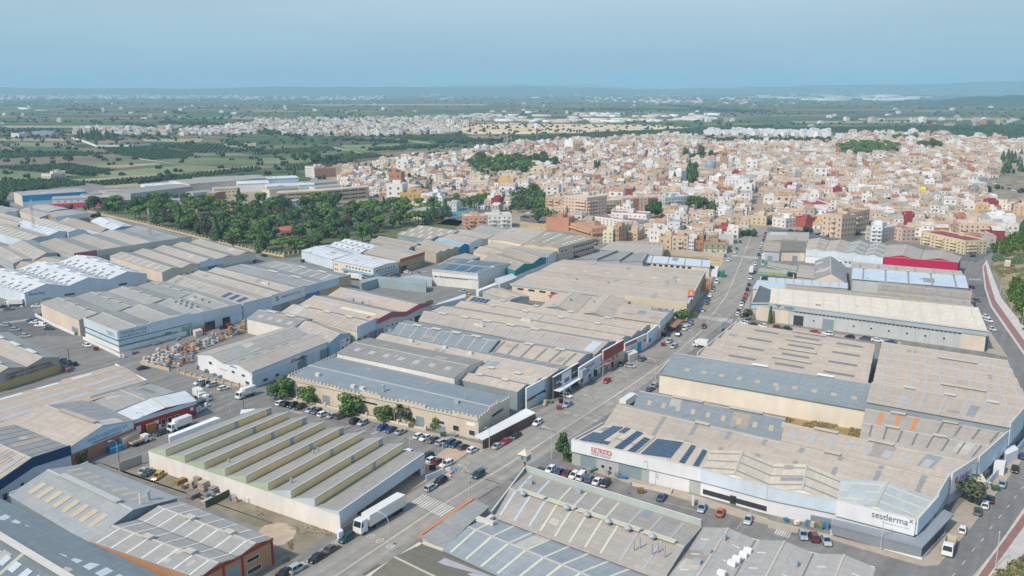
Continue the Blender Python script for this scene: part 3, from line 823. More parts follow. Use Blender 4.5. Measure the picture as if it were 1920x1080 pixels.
row("tall beige roof with a long grey-green side wall on the right",[(1626,753),(1893,801),(1921,768),(1637,719)],9.4,1,.9,BEIGE,W_STEEL,peak=.88,
    sk=[(None,'n',7,.03,1,.02,.98,.11,SKY_P)],vents=[(None,3,.12,.95,.28,TRIM)],fas=[(1,0,1,4,10.6,W_LBLUE)],op=[(1,.15,.9,3,5.4,'window',6)])
row("wide beige roof of five ridges crossed by grey skylight strips",[(1638,720),(1933,771),(1886,678),(1655,644)],9.0,5,.9,BEIGE,W_STEEL,peak=.8,
    sk=[(None,'n',10,.01,1,.02,.98,.15,SKY_P)],vents=[([0,3],1,.3,.9,.5,RIDGE)],marks=("five-ridged beige roof",('car','tree','lamp')))
row("blue-grey roof on a high stained cream wall facing the weeds",[(1237,700),(1624,768),(1634,722),(1266,664)],6.8,1,.8,mat('roof',(.30,.335,.34),.6),W_CREAMD,peak=.93,
    sk=[(None,'n',10,.08,.98,.30,.42,.28,SKY_T)],vents=[(None,2,.3,.95,.25,WHITE)],fas=[(3,0,1,5.5,7.3,W_BRICK)],marks=("high stained cream wall",('car','tree','lamp')))
row("four beige ridges with dark skylights behind a wavy white parapet",[(1308,668),(1625,722),(1640,648),(1382,607)],6.8,4,1.1,BEIGE,W_GREY,peak=.75,
    sk=[(None,'n',3,.12,.98,.45,.62,.6,SKY_D)],vents=[(None,1,.35,.75,.6,RIDGE)],fas=[(3,0,1,4,8.0,W_WHITE),(0,0,1,3,6.9,W_STEEL)],marks=("wavy-parapet hall",('car','tree','lamp')))
# cream-roofed hall with the bird logo
ra=shed(B,"long cream-white roof above a grey band with a bird logo and dark name",[(1444,568),(1850,620),(1831,581),(1447,544)],8.4,1,1.5,mat('roof',(.74,.66,.54),.8,0,.4),P_GREY,peak=.92,
     sk=[(None,'n',13,0,1,.02,.98,.12,SKY_Y)],fas=[(0,-.005,1.01,6.4,8.6,mat('ribbed',(.40,.46,.50)),.5),(0,-.09,.1,0,6.3,W_CREAM,.15),(0,.90,1,0,6.3,W_CREAM,.15)],
     op=[(0,.13,.9,5.5,6.2,'window',40,.12),(0,.125,.175,.1,4.4,'dark'),(0,.27,.325,.1,4.6,'door'),(0,.38,.95,2.6,3.6,'window',7,.85),(0,.22,.23,2.6,3.6,'window'),(0,.905,.915,0,2.2,'door'),(0,.03,.035,3,4,'window')],
     txt=[(0,.075,6.9,4.2,1.2,"rasán",NAVY,.62)],marks=("cream bird-logo hall",('car','tree','lamp')))
# the bird of the logo, a flat sign
def sign_poly(parent,org,p,n,pts,m,name="logo"):
    rt=Vector((-n.y,n.x,0)); b=MB()
    q=[p+rt*x+Vector((0,0,z)) for x,z in pts]
    b.hexa(q,[v+n*.04 for v in q]); return b.build(name,[m],parent,org)
nn=ra['outn'](0); a,b_=ra['E'][0]
pb=lerp(a,b_,.045); pb=Vector((pb.x,pb.y,6.8))+nn*.56
sign_poly(ra['o'],ra['org'],pb,nn,[(-1.6,1.4),(-.6,1.25),(0,.9),(.5,1.25),(1.1,1.3),(.6,.8),(.2,.3),(-.3,-.1),(-.1,.5),(-.6,.8)],NAVY)
row("white block with a dark roof at the avenue end of the cream-roofed hall",[(1410,570),(1442,570),(1447,545),(1425,536)],7.2,1,.3,mat('roof',(.13,.15,.16),.6),W_CREAM,fas=[(0,-.02,1,5.2,7.8,W_LBLUE,.2),(3,0,1,5.2,7.8,W_LBLUE,.2)],op=[(0,.35,.75,.3,2.8,'window',2)])
row("narrow brown-beige roof behind the cream-white roof",[(1473,547),(1690,571),(1688,555),(1474,532)],7.5,1,.8,TAN,W_GREY)
row("low beige roof with grey strips before the orange-topped shed",[(1688,574),(1826,588),(1822,570),(1690,554)],6.5,1,.9,TAN,W_GREY,sk=[(None,'n',6,0,1,.1,.95,.2,SKY_G)],fas=[(0,.55,.92,6.3,7.6,mat('tiles',(.55,.24,.10)),1.0)])
row("beige and grey roof with a white end wall by the field road",[(1645,558),(1818,577),(1822,545),(1648,528)],6.6,2,.8,TAN,W_WHITE,sk=[(None,'n',7,0,1,.05,.95,.2,SKY_G)])
row("pale blue roof above white panel walls near the crimson hall",[(1598,522),(1815,540),(1808,518),(1600,503)],6.8,1,.7,mat('roof',(.58,.66,.72),.5),P_GREY,peak=.9,sk=[(None,'n',5,0,1,.02,.98,.08,SKY_G)],vents=[(None,5,0,1,.2,TRIM)],marks=("pale blue roof",('car','tree','lamp')))
row("beige ridged roof between the crimson hall and the pale blue roof",[(1597,502),(1806,518),(1797,508),(1598,491)],6.5,1,1.2,BEIGE2,W_GREY,sk=[(None,'n',6,0,1,.1,.9,.14,SKY_G)])
CRIM=mat('ribbed',(.50,.015,.075))
shed(B,"big crimson hall with two beige ridges at the bend of the field road",[(1656,482),(1667,459),(1802,481),(1796,493)],8.0,2,1.8,BEIGE2,CRIM,wc={3:CRIM,2:CRIM},fas=[(3,0,1,0.5,8.4,CRIM,.2)],sk=[(None,'b',4,0,1,.05,.95,.12,SKY_G)],op=[(3,.38,.52,3.2,4.6,W_CREAM,3)],marks=("crimson hall",('car','tree','house','lamp')))
shed(B,"grey-roofed hall with a pale blue band left of the crimson hall",[(1581,475),(1596,454),(1667,461),(1656,484)],7.6,2,1.6,GREY,W_LBLUE,fas=[(3,0,1,3.6,8.0,W_LBLUE,.2)],sk=[(None,'b',3,0,1,.05,.95,.1,SKY_L)],op=[(3,0,.97,2.2,3.2,'window',9)])
shed(B,"beige-roofed hall with a white band, second from the crimson hall",[(1511,469),(1517,449),(1596,455),(1581,475)],7.4,2,1.4,BEIGE,W_WHITE,fas=[(3,0,1,4.0,7.9,W_LBLUE,.2)],sk=[(None,'b',3,0,1,.05,.95,.1,SKY_G)],op=[(3,0,.5,1.5,2.6,'window',6)])
row("small cream hall with a brown roof and one garage door",[(1463,470),(1510,471),(1512,452),(1467,449)],6.0,1,1.4,OLIVE,W_CREAM,peak=.7,op=[(0,.5,.7,0,3.2,'door')])
row("grey-fronted shop shed at the avenue beside the small cream hall",[(1430,470),(1462,472),(1466,453),(1435,450)],5.6,1,1.0,TAN,mat('wall',(.46,.50,.55)),op=[(0,.3,.6,0,2.8,'door')])
row("beige roof with a white rear strip facing the avenue's far end",[(1436,450),(1515,452),(1517,436),(1441,435)],5.5,1,.9,BEIGE2,W_CREAM,sk=[(None,'f',1,.05,.5,.2,.95,.9,SKY_B)])
shed(B,"grey barn with a cream gable facing the white rooflights",[(1526,524),(1529,489),(1584,498),(1588,531)],5.0,1,4.0,GREY2,W_CREAM,gable=W_CREAM)
row("low roof of white rooflight rectangles beside the barn",[(1440,530),(1589,541),(1589,531),(1441,520)],5.6,1,.3,mat('roof',(.50,.50,.47)),P_GREY,peak=.9,sk=[(None,'n',9,0,1,.05,.95,.8,SKY_B)])
row("small beige shed left of the grey barn",[(1494,519),(1526,522),(1527,500),(1499,497)],5.0,1,.6,BEIGE2,W_GREY)
row("small white workshop with an orange front at the petrol station",[(1412,541),(1470,547),(1473,530),(1422,525)],5.2,1,.4,SKY_B,W_CREAM,peak=.85,sk=[(None,'n',3,0,1,.05,.9,.85,SKY_B)])
# petrol station
GRN=mat('plain',(.03,.30,.14)); YEL=mat('plain',(.65,.62,.10))
for lb,q,q2 in [("petrol station canopy with a green and yellow edge on white posts",[c4('C',1842,595),c4('C',2060,615),c4('C',2075,590),c4('C',1860,570)],None),
              ("slanting green-edged canopy behind the petrol station",[c4('D',0,545),c4('D',215,590),c4('D',225,560),c4('D',0,520)],None)]:
    P=[G(*p,5.0) for p in q]; org=sum(P,Vector())/4; org.z=0
    o=thing("petrol_canopy",lb,"canopy",org)
    Pz=lambda z:[Vector((p.x,p.y,z)) for p in P]
    b=MB(); b.hexa(Pz(4.8),Pz(5.0)); b.build("canopy_roof",[BEIGE2],o,org)
    ring=[org+(p-org)*1.01 for p in P]
    b=MB(); b.hexa([Vector((p.x,p.y,4.3)) for p in ring],[Vector((p.x,p.y,4.79)) for p in ring]); b.build("fascia",[GRN],o,org)
    b=MB(); ring=[org+(p-org)*1.02 for p in P]; b.hexa([Vector((p.x,p.y,4.05)) for p in ring],[Vector((p.x,p.y,4.3)) for p in ring]); b.build("fascia",[YEL if 'yellow' in lb else WHITE],o,org)
    for tt in (.1,.5,.9):
        for ss in (.2,.8):
            b=MB(); c=lerp(lerp(P[0],P[1],tt),lerp(P[3],P[2],tt),ss); c.z=0; b.box(c,.4,.4,4.1); b.build("post",[WHITE],o,org)
landmark("petrol station",G(1470,520),('car','lamp','house'))

# ---- block between the avenue and the white-lettered market
TANBOX=mat('wall',(.60,.49,.36),.9,0,.6)
mk=shed(B,"very large beige supermarket hall with a blank tan box front at the avenue",[(960,532),(1289,572),(1322,509),(1057,487)],7.0,2,.7,BEIGE,mat('wall',(.70,.58,.44)),peak=.55,
     sk=[([0],'n',7,.02,.65,.25,.36,.22,SKY_P),([0],'f',5,.15,.9,.3,.42,.2,SKY_G),([1],'n',6,.05,.95,.4,.5,.2,SKY_B)],
     fas=[(0,.67,1.0,2.6,7.9,TANBOX,.9),(0,-.01,.67,6.3,7.2,SKY_B,.4),(1,0,1,2.4,7.6,mat('wall',(.42,.35,.28)),.4)],op=[(0,.02,.63,4.3,5.5,'window',9,.4),(0,.70,1,.2,2.4,'dark',5,.15)],
     bumps=[(.80,.50,'duct',METAL),(.84,.56,'duct',METAL),(.3,.3,'unit',METAL),(.5,.28,'unit',METAL)],marks=("big supermarket hall",('car','tree','lamp','house')))
for t in (.275,.63):
    a,b_=mk['E'][0]; nn=mk['outn'](0); p=lerp(a,b_,t); rt=(b_-a); rt.z=0; rt.normalize()
    p.z=3.8; m=MB(); w=4.0
    m.poly([p-rt*w+nn*3,p+rt*w+nn*3,p+Vector((0,0,1.6))]); m.poly([p-rt*w,p-rt*w+nn*3,p+Vector((0,0,1.6))]); m.poly([p+rt*w+nn*3,p+rt*w,p+Vector((0,0,1.6))]); m.poly([p-rt*w,p+rt*w,p+rt*w+nn*3,p-rt*w+nn*3])
    m.build("entrance_canopy",[mat('tiles',(.40,.11,.09))],mk['o'],mk['org'])
shed(B,"brown-roofed hall with pale rooflights and a long balcony front",[(982,458),(1024,434),(1114,447),(1047,465)],8.5,2,.8,TAN,mat('wall',(.60,.48,.36)),sk=[(None,'b',6,.2,.9,.35,.6,.5,SKY_L)],fas=[(2,0,.98,4.6,5.2,TRIM)],op=[(2,0,.6,5.6,7.2,'window',9,.2),(2,0,.6,2.2,3.8,'window',9,.2),(2,.75,.95,5.5,6.5,'window',2)],marks=("brown balcony-fronted hall",('car','house','tree')))
shed(B,"cream-roofed hall beside the brown roof with pale rooflights",[(915,448),(960,427),(1022,433),(980,458)],7.5,1,.7,BEIGE,W_CREAM,sk=[(None,'b',4,.2,.8,.3,.6,.3,SKY_P)])
row("beige roof with a row of slanted dark rooflights below the terraced houses",[(1125,468),(1240,479),(1246,455),(1158,452)],6.5,1,1.0,BEIGE2,W_CREAM,peak=.6,sk=[(None,'f',9,.1,.95,.4,.8,.35,SKY_D)])
shed(B,"grey roof of three raised steps behind the supermarket",[(1078,487),(1130,471),(1215,478),(1205,494)],6.5,3,1.3,GREY2,W_GREY,peak=.97,roofs=None)
row("white and pale blue rooflight roof behind the supermarket's avenue corner",[(1206,491),(1330,501),(1332,489),(1212,479)],5.5,1,.8,mat('roof',(.60,.66,.70),.5),W_CREAM,peak=.8,sk=[(None,'n',4,0,1,.02,.98,.06,SKY_G)],op=[(0,.05,.75,3.6,5,'window',8)])
TEAL=mat('ribbed',(.03,.26,.30))
shed(B,"teal-fronted double-gabled hall next to the supermarket",[(905,488),(966,507),(1027,483),(965,464)],6.0,2,1.8,TAN,TEAL,gable=TEAL,fas=[],op=[(1,.04,.2,.0,3.2,'door'),(1,.25,.33,1,2.2,'window'),(1,.38,.46,1,2.2,'window'),(1,.6,.7,0,3,'door'),(1,.75,.82,1,2.2,'window'),(1,.0,1,0,3.0,W_WHITE)],marks=("teal double-gabled hall",('car','house','tree')))
row("grey roof with a white corner sign between the teal and pink fronts",[(962,470),(1024,484),(1047,470),(984,458)],6.2,1,.8,GREY,W_WHITE)
nw_=shed(B,"white tall-fronted hall with dark window row and grey solar roof",[(811,508),(897,516),(955,494),(850,484)],7.5,1,.8,STEEL,mat('wall',(.66,.64,.60)),peak=.5,sk=[(None,'b',3,.15,.85,.2,.85,.75,SOLAR)],fas=[(0,0,1,5.2,8.4,mat('wall',(.72,.70,.66)),.4),(0,0,1,8.0,8.25,mat('plain',(.35,.28,.36)),.45)],op=[(0,.04,.10,4.2,5,'window'),(0,.15,.78,4.3,5.1,'window',12,.25)],marks=("white tall-fronted hall",('car','lamp')))
p=G(924,530); b=MB(); o=thing("silo","white round chimney silo beside the white tall-fronted hall","silo",p); b.cyl(p,p+Vector((0,0,8.5)),1.0,n=14); b.build("shaft",[W_WHITE],o,p); b=MB(); b.cyl(p+Vector((0,0,8.5)),p+Vector((0,0,8.8)),1.1,n=14); b.build("cap",[TRIM],o,p)
BLU=mat('plain',(.03,.22,.45)); BLA=mat('wall',(.16,.30,.40))
ofc=shed(B,"white two-storey office hall with a blue awning round its corner",[(625,488),(700,503),(748,491),(672,476)],6.3,1,.7,WROOF,mat('wall',(.72,.66,.56)),peak=.5,
     sk=[(None,'n',8,0,1,.02,.98,.05,SKY_G)],op=[(0,.03,.12,3.8,4.9,'window',2),(0,.30,.95,3.8,4.9,'window',8,.5),(1,.08,.85,3.8,4.9,'window',7,.45),(0,.03,.12,1,2.2,'window',2)],marks=("blue-awninged office hall",('car','lamp','tree')))
for e,t0,t1 in ((0,.25,1.02),(1,-.02,.9)):
    a,b_=ofc['E'][e]; nn=ofc['outn'](e); p0,p1=lerp(a,b_,t0),lerp(a,b_,t1); z=lambda p,zz,d:Vector((p.x,p.y,zz))+nn*d
    m=MB(); m.hexa([z(p0,2.9,.05),z(p1,2.9,.05),z(p1,2.3,1.8),z(p0,2.3,1.8)],[z(p0,3.05,.05),z(p1,3.05,.05),z(p1,2.45,1.8),z(p0,2.45,1.8)]); m.build("awning",[BLA],ofc['o'],ofc['org'])
shed(B,"tan brick hall with a red top band right of the white office hall",[(682,474),(750,489),(796,475),(722,459)],7.0,1,1.0,BEIGE2,mat('wall',(.45,.32,.18)),gable=mat('wall',(.48,.34,.19)),fas=[(1,0,1,6.2,8.0,mat('plain',(.45,.10,.09)),.2)],op=[(1,.02,.25,0,3.6,'dark'),(1,.45,.75,2.2,3.2,'window',3),(1,.6,.85,4.4,5.4,'window',3),(1,.8,.95,0,3.4,'door')])
row("white roof with six dark rooflights above a pale blue wall",[(565,470),(624,486),(672,476),(620,459)],5.8,1,.8,WROOF,W_LBLUE,sk=[(None,'f',6,.05,.95,.2,.6,.35,SKY_D)])
row("pale roof of two ridges with staggered dark rooflights",[(620,459),(676,474),(714,462),(655,448)],5.8,2,.8,WROOF,W_LBLUE,sk=[(None,'b',5,.05,.95,.25,.6,.3,SKY_D)])
row("brown-grey roof of two ridges behind the tan brick hall",[(693,454),(765,468),(788,457),(716,443)],6.3,2,.9,TAN,W_STEEL)
row("grey roof with long pale strips beside the park's corner",[(745,440),(808,449),(866,434),(792,423)],6.8,3,1.0,TAN,W_STEEL,sk=[(None,'n',4,0,1,.05,.97,.14,SKY_L)])
row("beige roof with a pale blue wall and dark doors facing the teal hall",[(828,446),(881,456),(937,441),(872,430)],6.5,2,1.0,BEIGE2,W_LBLUE,op=[(1,.1,.9,0,3,'dark',4,.5)])
row("grey roof with a pale wall next to the orange and white flats",[(884,432),(936,441),(962,432),(908,421)],6.3,1,.9,GREY,W_LBLUE)
shed(B,"teal-roofed narrow hall with a bright blue gable",[(806,449),(861,464),(880,458),(824,444)],5.6,1,1.3,mat('roof',(.32,.45,.48),.6),W_LBLUE,gable=BLU,wc={1:BLU})
row("stepped saw roof with yellow doors left of the blue gable",[(765,463),(818,476),(860,464),(803,450)],5.5,3,1.0,TAN,mat('wall',(.48,.42,.33)),op=[(1,.05,.95,0,3.4,mat('plain',(.50,.36,.10)),3,.4)])
row("beige double roof right of the blue gable",[(888,471),(932,481),(978,464),(934,451)],5.6,2,1.0,BEIGE,W_CREAM)
row("grey low roof behind the white tall-fronted hall",[(822,496),(850,502),(900,482),(872,475)],5.0,1,.9,BEIGE2,W_GREY)
row("beige roof left of the supermarket's rear wall",[(905,548),(957,562),(992,556),(940,540)],5.5,1,.8,BEIGE,W_GREY)
shed(B,"beige roof of three waves with a grey-green curved front",[(1013,577),(1040,553),(1180,563),(1150,601)],6.0,2,2.0,BEIGE,W_STEEL,wc={3:W_STEEL},bumps=[(.5,.3,'unit',METAL),(.6,.6,'unit',METAL)])
row("beige-roofed hall with cream side wall and tilted solar units",[(1152,594),(1236,606),(1262,580),(1168,569)],6.6,1,.5,BEIGE,W_CREAM,peak=.6,fas=[(1,0,1,4,7.4,W_LBLUE)],wc={1:W_PINK},op=[(1,.1,.95,1,2.2,'window',4),(1,.1,.95,4,5.2,'window',4)],bumps=[(.75,.7,'duct',SOLARF),(.9,.7,'duct',SOLARF),(.6,.8,'unit',METAL)])

# ---- castle block
CW=mat('wall',(.62,.53,.42),.9,0,1.2)
ca=shed(B,"castle-like hall with battlements and a steel blue roof along the tree-lined street",[(540,708),(897,786),(955,747),(631,668)],6.4,1,1.0,mat('roof',(.255,.295,.315),.55),CW,peak=.42,
     sk=[],fas=[],op=[(0,.02,.05,0,2.8,'door'),(0,.20,.24,0,3.2,'door'),(0,.42,.50,3.6,4.2,'band'),(0,.70,.74,0,3.2,'door'),(0,.815,.84,2.2,3.4,'window'),(0,.81,.845,0,1.8,'door'),(0,.88,.91,1.2,3.0,'window',1),(0,.955,.985,.9,2.6,'window',1),(1,.42,.78,4.0,4.8,'band'),(0,.945,.985,3.9,4.8,WHITE)],
     bumps=[(.12,.2,'unit',TRIM),(.35,.10,'unit',TRIM),(.40,.10,'unit',TRIM),(.5,.16,'chimney',METAL),(.85,.3,'unit',METAL),(.86,.5,'pipe',METAL)],marks=("castle-like hall",('car','tree','lamp')))
def battlements(sh,e,hts,m,mm):
    a,b_=sh['E'][e]; nn=sh['outn'](e); L=(b_-a).length; k=int(L/1.5)
    q=[a,b_]
    for (t0,t1,z) in hts:
        p0,p1=lerp(a,b_,t0),lerp(a,b_,t1)
        m2=MB(); r=[p0+nn*.02,p1+nn*.02,p1+nn*.32,p0+nn*.32]
        m2.hexa([Vector((p.x,p.y,sh['H']-.6)) for p in r],[Vector((p.x,p.y,z)) for p in r]); m2.build("parapet",[mm],sh['o'],sh['org'])
    base_me=None
    for i in range(k):
        t=(i+.5)/k
        z=[h for (t0,t1,h) in hts if t0 <= t <= t1][0]
        p=lerp(a,b_,t)+nn*.17; p.z=z
        if base_me is None:
            bb=MB(); bb.box((0,0,0),.85,.32,.55,ax=(b_-a).normalized()*1.0); base_me=bb.mesh("merlon",[mm])
        c=child("merlon",base_me,sh['o']); c.location=p-sh['org']
battlements(ca,0,[(0,.2,6.9),(.2,.3,6.4+.2),(.3,.42,6.3),(.42,.52,7.3),(.52,.62,6.4),(.62,.75,6.9),(.75,.88,6.3),(.88,1,6.9)],None,CW)
battlements(ca,1,[(0,.3,6.8),(.3,.65,7.6),(.65,1,6.8)],None,CW)
battlements(ca,3,[(0,1,6.8)],None,CW)
row("grey-brown roof with cream panel wall overlooking the castle roof",[(632,662),(852,708),(905,677),(694,634)],8.2,1,1.1,mat('roof',(.30,.295,.27)),P_WHITE,peak=.5,sk=[(None,'n',7,.05,.95,.4,.65,.35,SKY_P)],fas=[])
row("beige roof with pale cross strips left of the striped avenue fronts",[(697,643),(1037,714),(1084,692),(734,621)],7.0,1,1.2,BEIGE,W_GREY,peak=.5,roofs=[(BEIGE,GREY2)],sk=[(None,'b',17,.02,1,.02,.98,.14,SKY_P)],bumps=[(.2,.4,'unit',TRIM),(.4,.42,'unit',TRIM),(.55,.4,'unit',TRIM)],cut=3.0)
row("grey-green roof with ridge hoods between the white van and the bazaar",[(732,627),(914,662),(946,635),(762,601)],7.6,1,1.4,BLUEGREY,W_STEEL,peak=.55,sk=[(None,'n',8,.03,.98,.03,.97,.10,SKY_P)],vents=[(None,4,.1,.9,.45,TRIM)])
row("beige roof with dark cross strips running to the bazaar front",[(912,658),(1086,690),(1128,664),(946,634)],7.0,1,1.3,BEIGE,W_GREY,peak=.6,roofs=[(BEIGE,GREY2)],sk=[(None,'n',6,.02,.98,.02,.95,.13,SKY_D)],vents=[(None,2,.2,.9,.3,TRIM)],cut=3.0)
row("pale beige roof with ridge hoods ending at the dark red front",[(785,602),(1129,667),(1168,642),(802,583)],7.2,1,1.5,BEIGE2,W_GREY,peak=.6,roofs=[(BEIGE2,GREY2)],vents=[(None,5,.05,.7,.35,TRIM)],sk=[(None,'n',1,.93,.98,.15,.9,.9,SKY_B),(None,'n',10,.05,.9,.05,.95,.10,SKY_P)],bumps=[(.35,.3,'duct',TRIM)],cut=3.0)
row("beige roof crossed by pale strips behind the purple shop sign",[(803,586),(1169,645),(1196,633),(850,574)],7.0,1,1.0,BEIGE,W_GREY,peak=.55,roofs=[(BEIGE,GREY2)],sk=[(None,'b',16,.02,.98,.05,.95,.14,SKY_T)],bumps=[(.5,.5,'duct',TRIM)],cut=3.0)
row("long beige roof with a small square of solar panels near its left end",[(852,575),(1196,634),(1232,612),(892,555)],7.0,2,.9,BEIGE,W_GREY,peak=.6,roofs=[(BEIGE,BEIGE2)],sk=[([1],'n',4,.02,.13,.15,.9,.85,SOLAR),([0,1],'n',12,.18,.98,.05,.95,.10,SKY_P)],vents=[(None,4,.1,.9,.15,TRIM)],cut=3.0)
row("beige roof with pale strips above the corrugated avenue front",[(853,710),(985,738),(1036,713),(894,684)],6.4,2,1.0,BEIGE,W_STEEL,peak=.55,roofs=[(BEIGE,GREY2)],sk=[(None,'n',7,.02,.98,.02,.98,.13,SKY_P)],vents=[(None,2,.1,.9,.25,TRIM)],cut=3.0)
# avenue shop fronts, one thing each
def front(label,a,b_,H,m,parts,depth=.5,name="shop_front"):
    """a, b_: pixels of the top corners, at height H"""
    A,Bp=G(*a,H),G(*b_,H); d=Bp-A; d.z=0; L=d.length; d.normalize(); nn=Vector((d.y,-d.x,0))
    if nn.y>0 and nn.x<0:nn=-nn
    org=(A+Bp)/2; org.z=0
    o=thing(name,label,"shop front",org)
    def bx(nm,t0,t1,z0,z1,d0,d1,mm):
        p0,p1=lerp(A,Bp,t0),lerp(A,Bp,t1); Z=lambda p,z,k:Vector((p.x,p.y,z))+nn*k
        mb=MB(); mb.hexa([Z(p0,z0,d0),Z(p1,z0,d0),Z(p1,z0,d1),Z(p0,z0,d1)],[Z(p0,z1,d0),Z(p1,z1,d0),Z(p1,z1,d1),Z(p0,z1,d1)])
        return mb.build(nm,[mm],o,org)
    bx("wall",0,1,0,H,0,depth,m)
    bx("coping",-.005,1.005,H,H+.12,-.05,depth+.05,WHITE)
    for pt in parts:
        if pt[0]=='text':
            _,t,z,w,h,s,mm=pt; p=lerp(A,Bp,t); lettering(o,org,Vector((p.x,p.y,z))+nn*(depth+.06),nn,w,h,s,mm)
        else:
            bx(pt[0],pt[1],pt[2],pt[3],pt[4],depth-.02,depth+(pt[6] if len(pt)>6 else .06),pt[5])
    return o
CHAR=mat('wall',(.10,.11,.12)); RED2=mat('ribbed',(.36,.08,.075))
front("tall pale corrugated front next to the white awning terrace",(985,728),(1035,701),7.2,W_LBLUE,[("window",.02,.98,2.6,3.5,GLASSD),("wall_panel",0,1,0,2.5,mat('wall',(.60,.58,.55))),("loading_door",.32,.62,0,2.9,mat('ribbed',(.5,.58,.64)),.1),("window",.8,.87,1.1,2.0,GLASSD,.12)])
front("charcoal and white striped shop front with a white awning over the door",(1036,707),(1083,680),7.6,CHAR,[("wall_panel",.3,.68,0,7.2,W_WHITE,.1),('text',.40,5.8,4.5,.9,"ZONE",mat('plain',(.45,.45,.47))),("window",.40,.60,3.6,4.9,GLASSD,.16),("window",.08,.22,5.0,5.5,SKY_B,.1),("window",.75,.95,5.0,5.5,SKY_B,.1),("awning",0,1.05,3.0,3.25,WHITE,2.4),("open_bay",.05,.25,0,2.8,mat('plain',(.12,.05,.035)),.12),("open_bay",.72,.95,0,2.8,DOORD,.12)])
front("white bazaar front with red lettering and a blue globe",(1084,690),(1127,663),6.8,mat('wall',(.60,.66,.70)),[('text',.18,4.9,9.0,.9,"SUPER BAZAR",mat('plain',(.55,.10,.10))),("wall_panel",.30,.42,3.6,4.5,mat('plain',(.06,.25,.50)),.12),("open_bay",.62,.78,0,3.0,DOORD,.1),("awning",.60,.90,3.1,3.3,W_CREAM,1.2),("window",.40,.50,1.2,2.2,GLASSD,.12),("window",.08,.18,1.2,2.6,GLASSD,.12)])
front("tall dark red corrugated front panel beside the white recycling box",(1129,658),(1167,637),8.2,mat('wall',(.58,.46,.36)),[("wall_panel",0,1,4.4,8.15,RED2,.12),("awning",.0,.3,3.3,3.5,mat('plain',(.55,.24,.20)),1.5),("open_bay",.05,.25,0,3.2,DOORG,.1),("window",.45,.52,3.0,3.9,GLASSD,.12),("window",.4,.5,.2,2.2,GLASSD,.12),("window",.62,.70,3.2,4.0,GLASSD,.12)])
front("cream shop front with a purple sign band and a bright blue door",(1170,644),(1212,625),6.0,mat('wall',(.66,.60,.54)),[("sign_band",0,.5,4.7,5.7,mat('plain',(.30,.14,.30)),.14),('text',.16,4.95,4.5,.5,"FESTIVAL",WHITE),("loading_door",.28,.46,0,3.6,mat('ribbed',(.45,.55,.62)),.1),("loading_door",.54,.72,0,4.0,mat('plain',(.06,.30,.50)),.1),("window",.84,.9,3.4,4.3,GLASSD,.12)])
front("pale blue workshop front beside the brown awning yard",(1213,624),(1234,607),5.8,W_LBLUE,[("window",.1,.3,1.5,2.8,GLASSD,.12),("loading_door",.5,.85,0,3.6,mat('ribbed',(.5,.58,.64)),.1)])
free_prism("market_awning","long white awning roof at the castle hall's avenue corner","awning",[c4('G',-60,1005-80),c4('G',105,822),c4('G',178,855),c4('G',10,965-20)][:0] or [c4('J',1640,30),c4('J',1700,60),c4('G',178,855),c4('G',105,822)],2.9,3.1,W_WHITE,
     parts=[("awning_roof",),("side_screen",[c4('J',1702,68),c4('G',178,868),c4('G',174,864),c4('J',1698,64)],0,2.6,mat('plain',(.16,.10,.075)))])

# ---- halls west of the castle block
CR2=mat('ribbed',(.42,.12,.15))
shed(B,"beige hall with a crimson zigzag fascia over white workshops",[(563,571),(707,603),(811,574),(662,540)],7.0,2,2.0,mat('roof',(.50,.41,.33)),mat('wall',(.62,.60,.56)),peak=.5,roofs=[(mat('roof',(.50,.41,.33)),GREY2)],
     sk=[([0],'n',1,.1,.45,.55,.75,.9,SKY_P),([0],'n',1,.45,.9,.4,.62,.95,SKY_Y),([1],'n',1,.08,.6,.5,.72,.9,SKY_P),([0],'n',1,.84,.88,.1,.3,.8,mat('plain',(.4,.08,.07)))],
     op=[(1,.14,.62,3.5,4.4,'window',6,.6),(1,.14,.62,.9,1.9,'window',6,.6),(1,.0,.1,0,3.8,'door'),(1,.66,.8,0,4.6,'dark'),(1,.86,.93,0,3,mat('plain',(.5,.05,.06)))],bumps=[(.3,.5,'duct',METAL),(.45,.5,'unit',METAL),(.55,.5,'pipe',METAL)],marks=("crimson zigzag hall",('car','tree','lamp')))
cs_=SHEDS["beige hall with a crimson zigzag fascia over white workshops"]
a,b_=cs_['E'][1]; nn=cs_['outn'](1)
m=MB(); prof=[(0,6.0,8.0),(.25,7.0,9.6),(.5,6.0,7.9),(.75,7.4,9.7),(1,8.0,9.0)]
for (t0,l0,h0),(t1,l1,h1) in zip(prof,prof[1:]):
    p0,p1=lerp(a,b_,t0),lerp(a,b_,t1); Z=lambda p,z,k:Vector((p.x,p.y,z))+nn*k
    m.hexa([Z(p0,l0,.02),Z(p1,l1,.02),Z(p1,l1,.3),Z(p0,l0,.3)],[Z(p0,h0,.02),Z(p1,h1,.02),Z(p1,h1,.3),Z(p0,h0,.3)])
m.build("fascia",[CR2],cs_['o'],cs_['org'])
row("beige roof with pale lines and a light grey corrugated end",[(527,586),(668,621),(707,603),(563,571)],6.6,1,1.3,mat('roof',(.50,.42,.34)),W_CREAM,roofs=[(mat('roof',(.50,.42,.34)),GREY2)],peak=.6,sk=[(None,'n',9,0,1,0,1,.05,SKY_L)],vents=[(None,3,.05,.9,.3,TRIM)],fas=[(1,0,1,3.6,8.4,W_LBLUE,.3)],op=[(1,.05,.2,2.2,3.2,'window'),(1,.3,.5,2.2,3.2,'window'),(1,.58,.95,0,3.6,'door')])
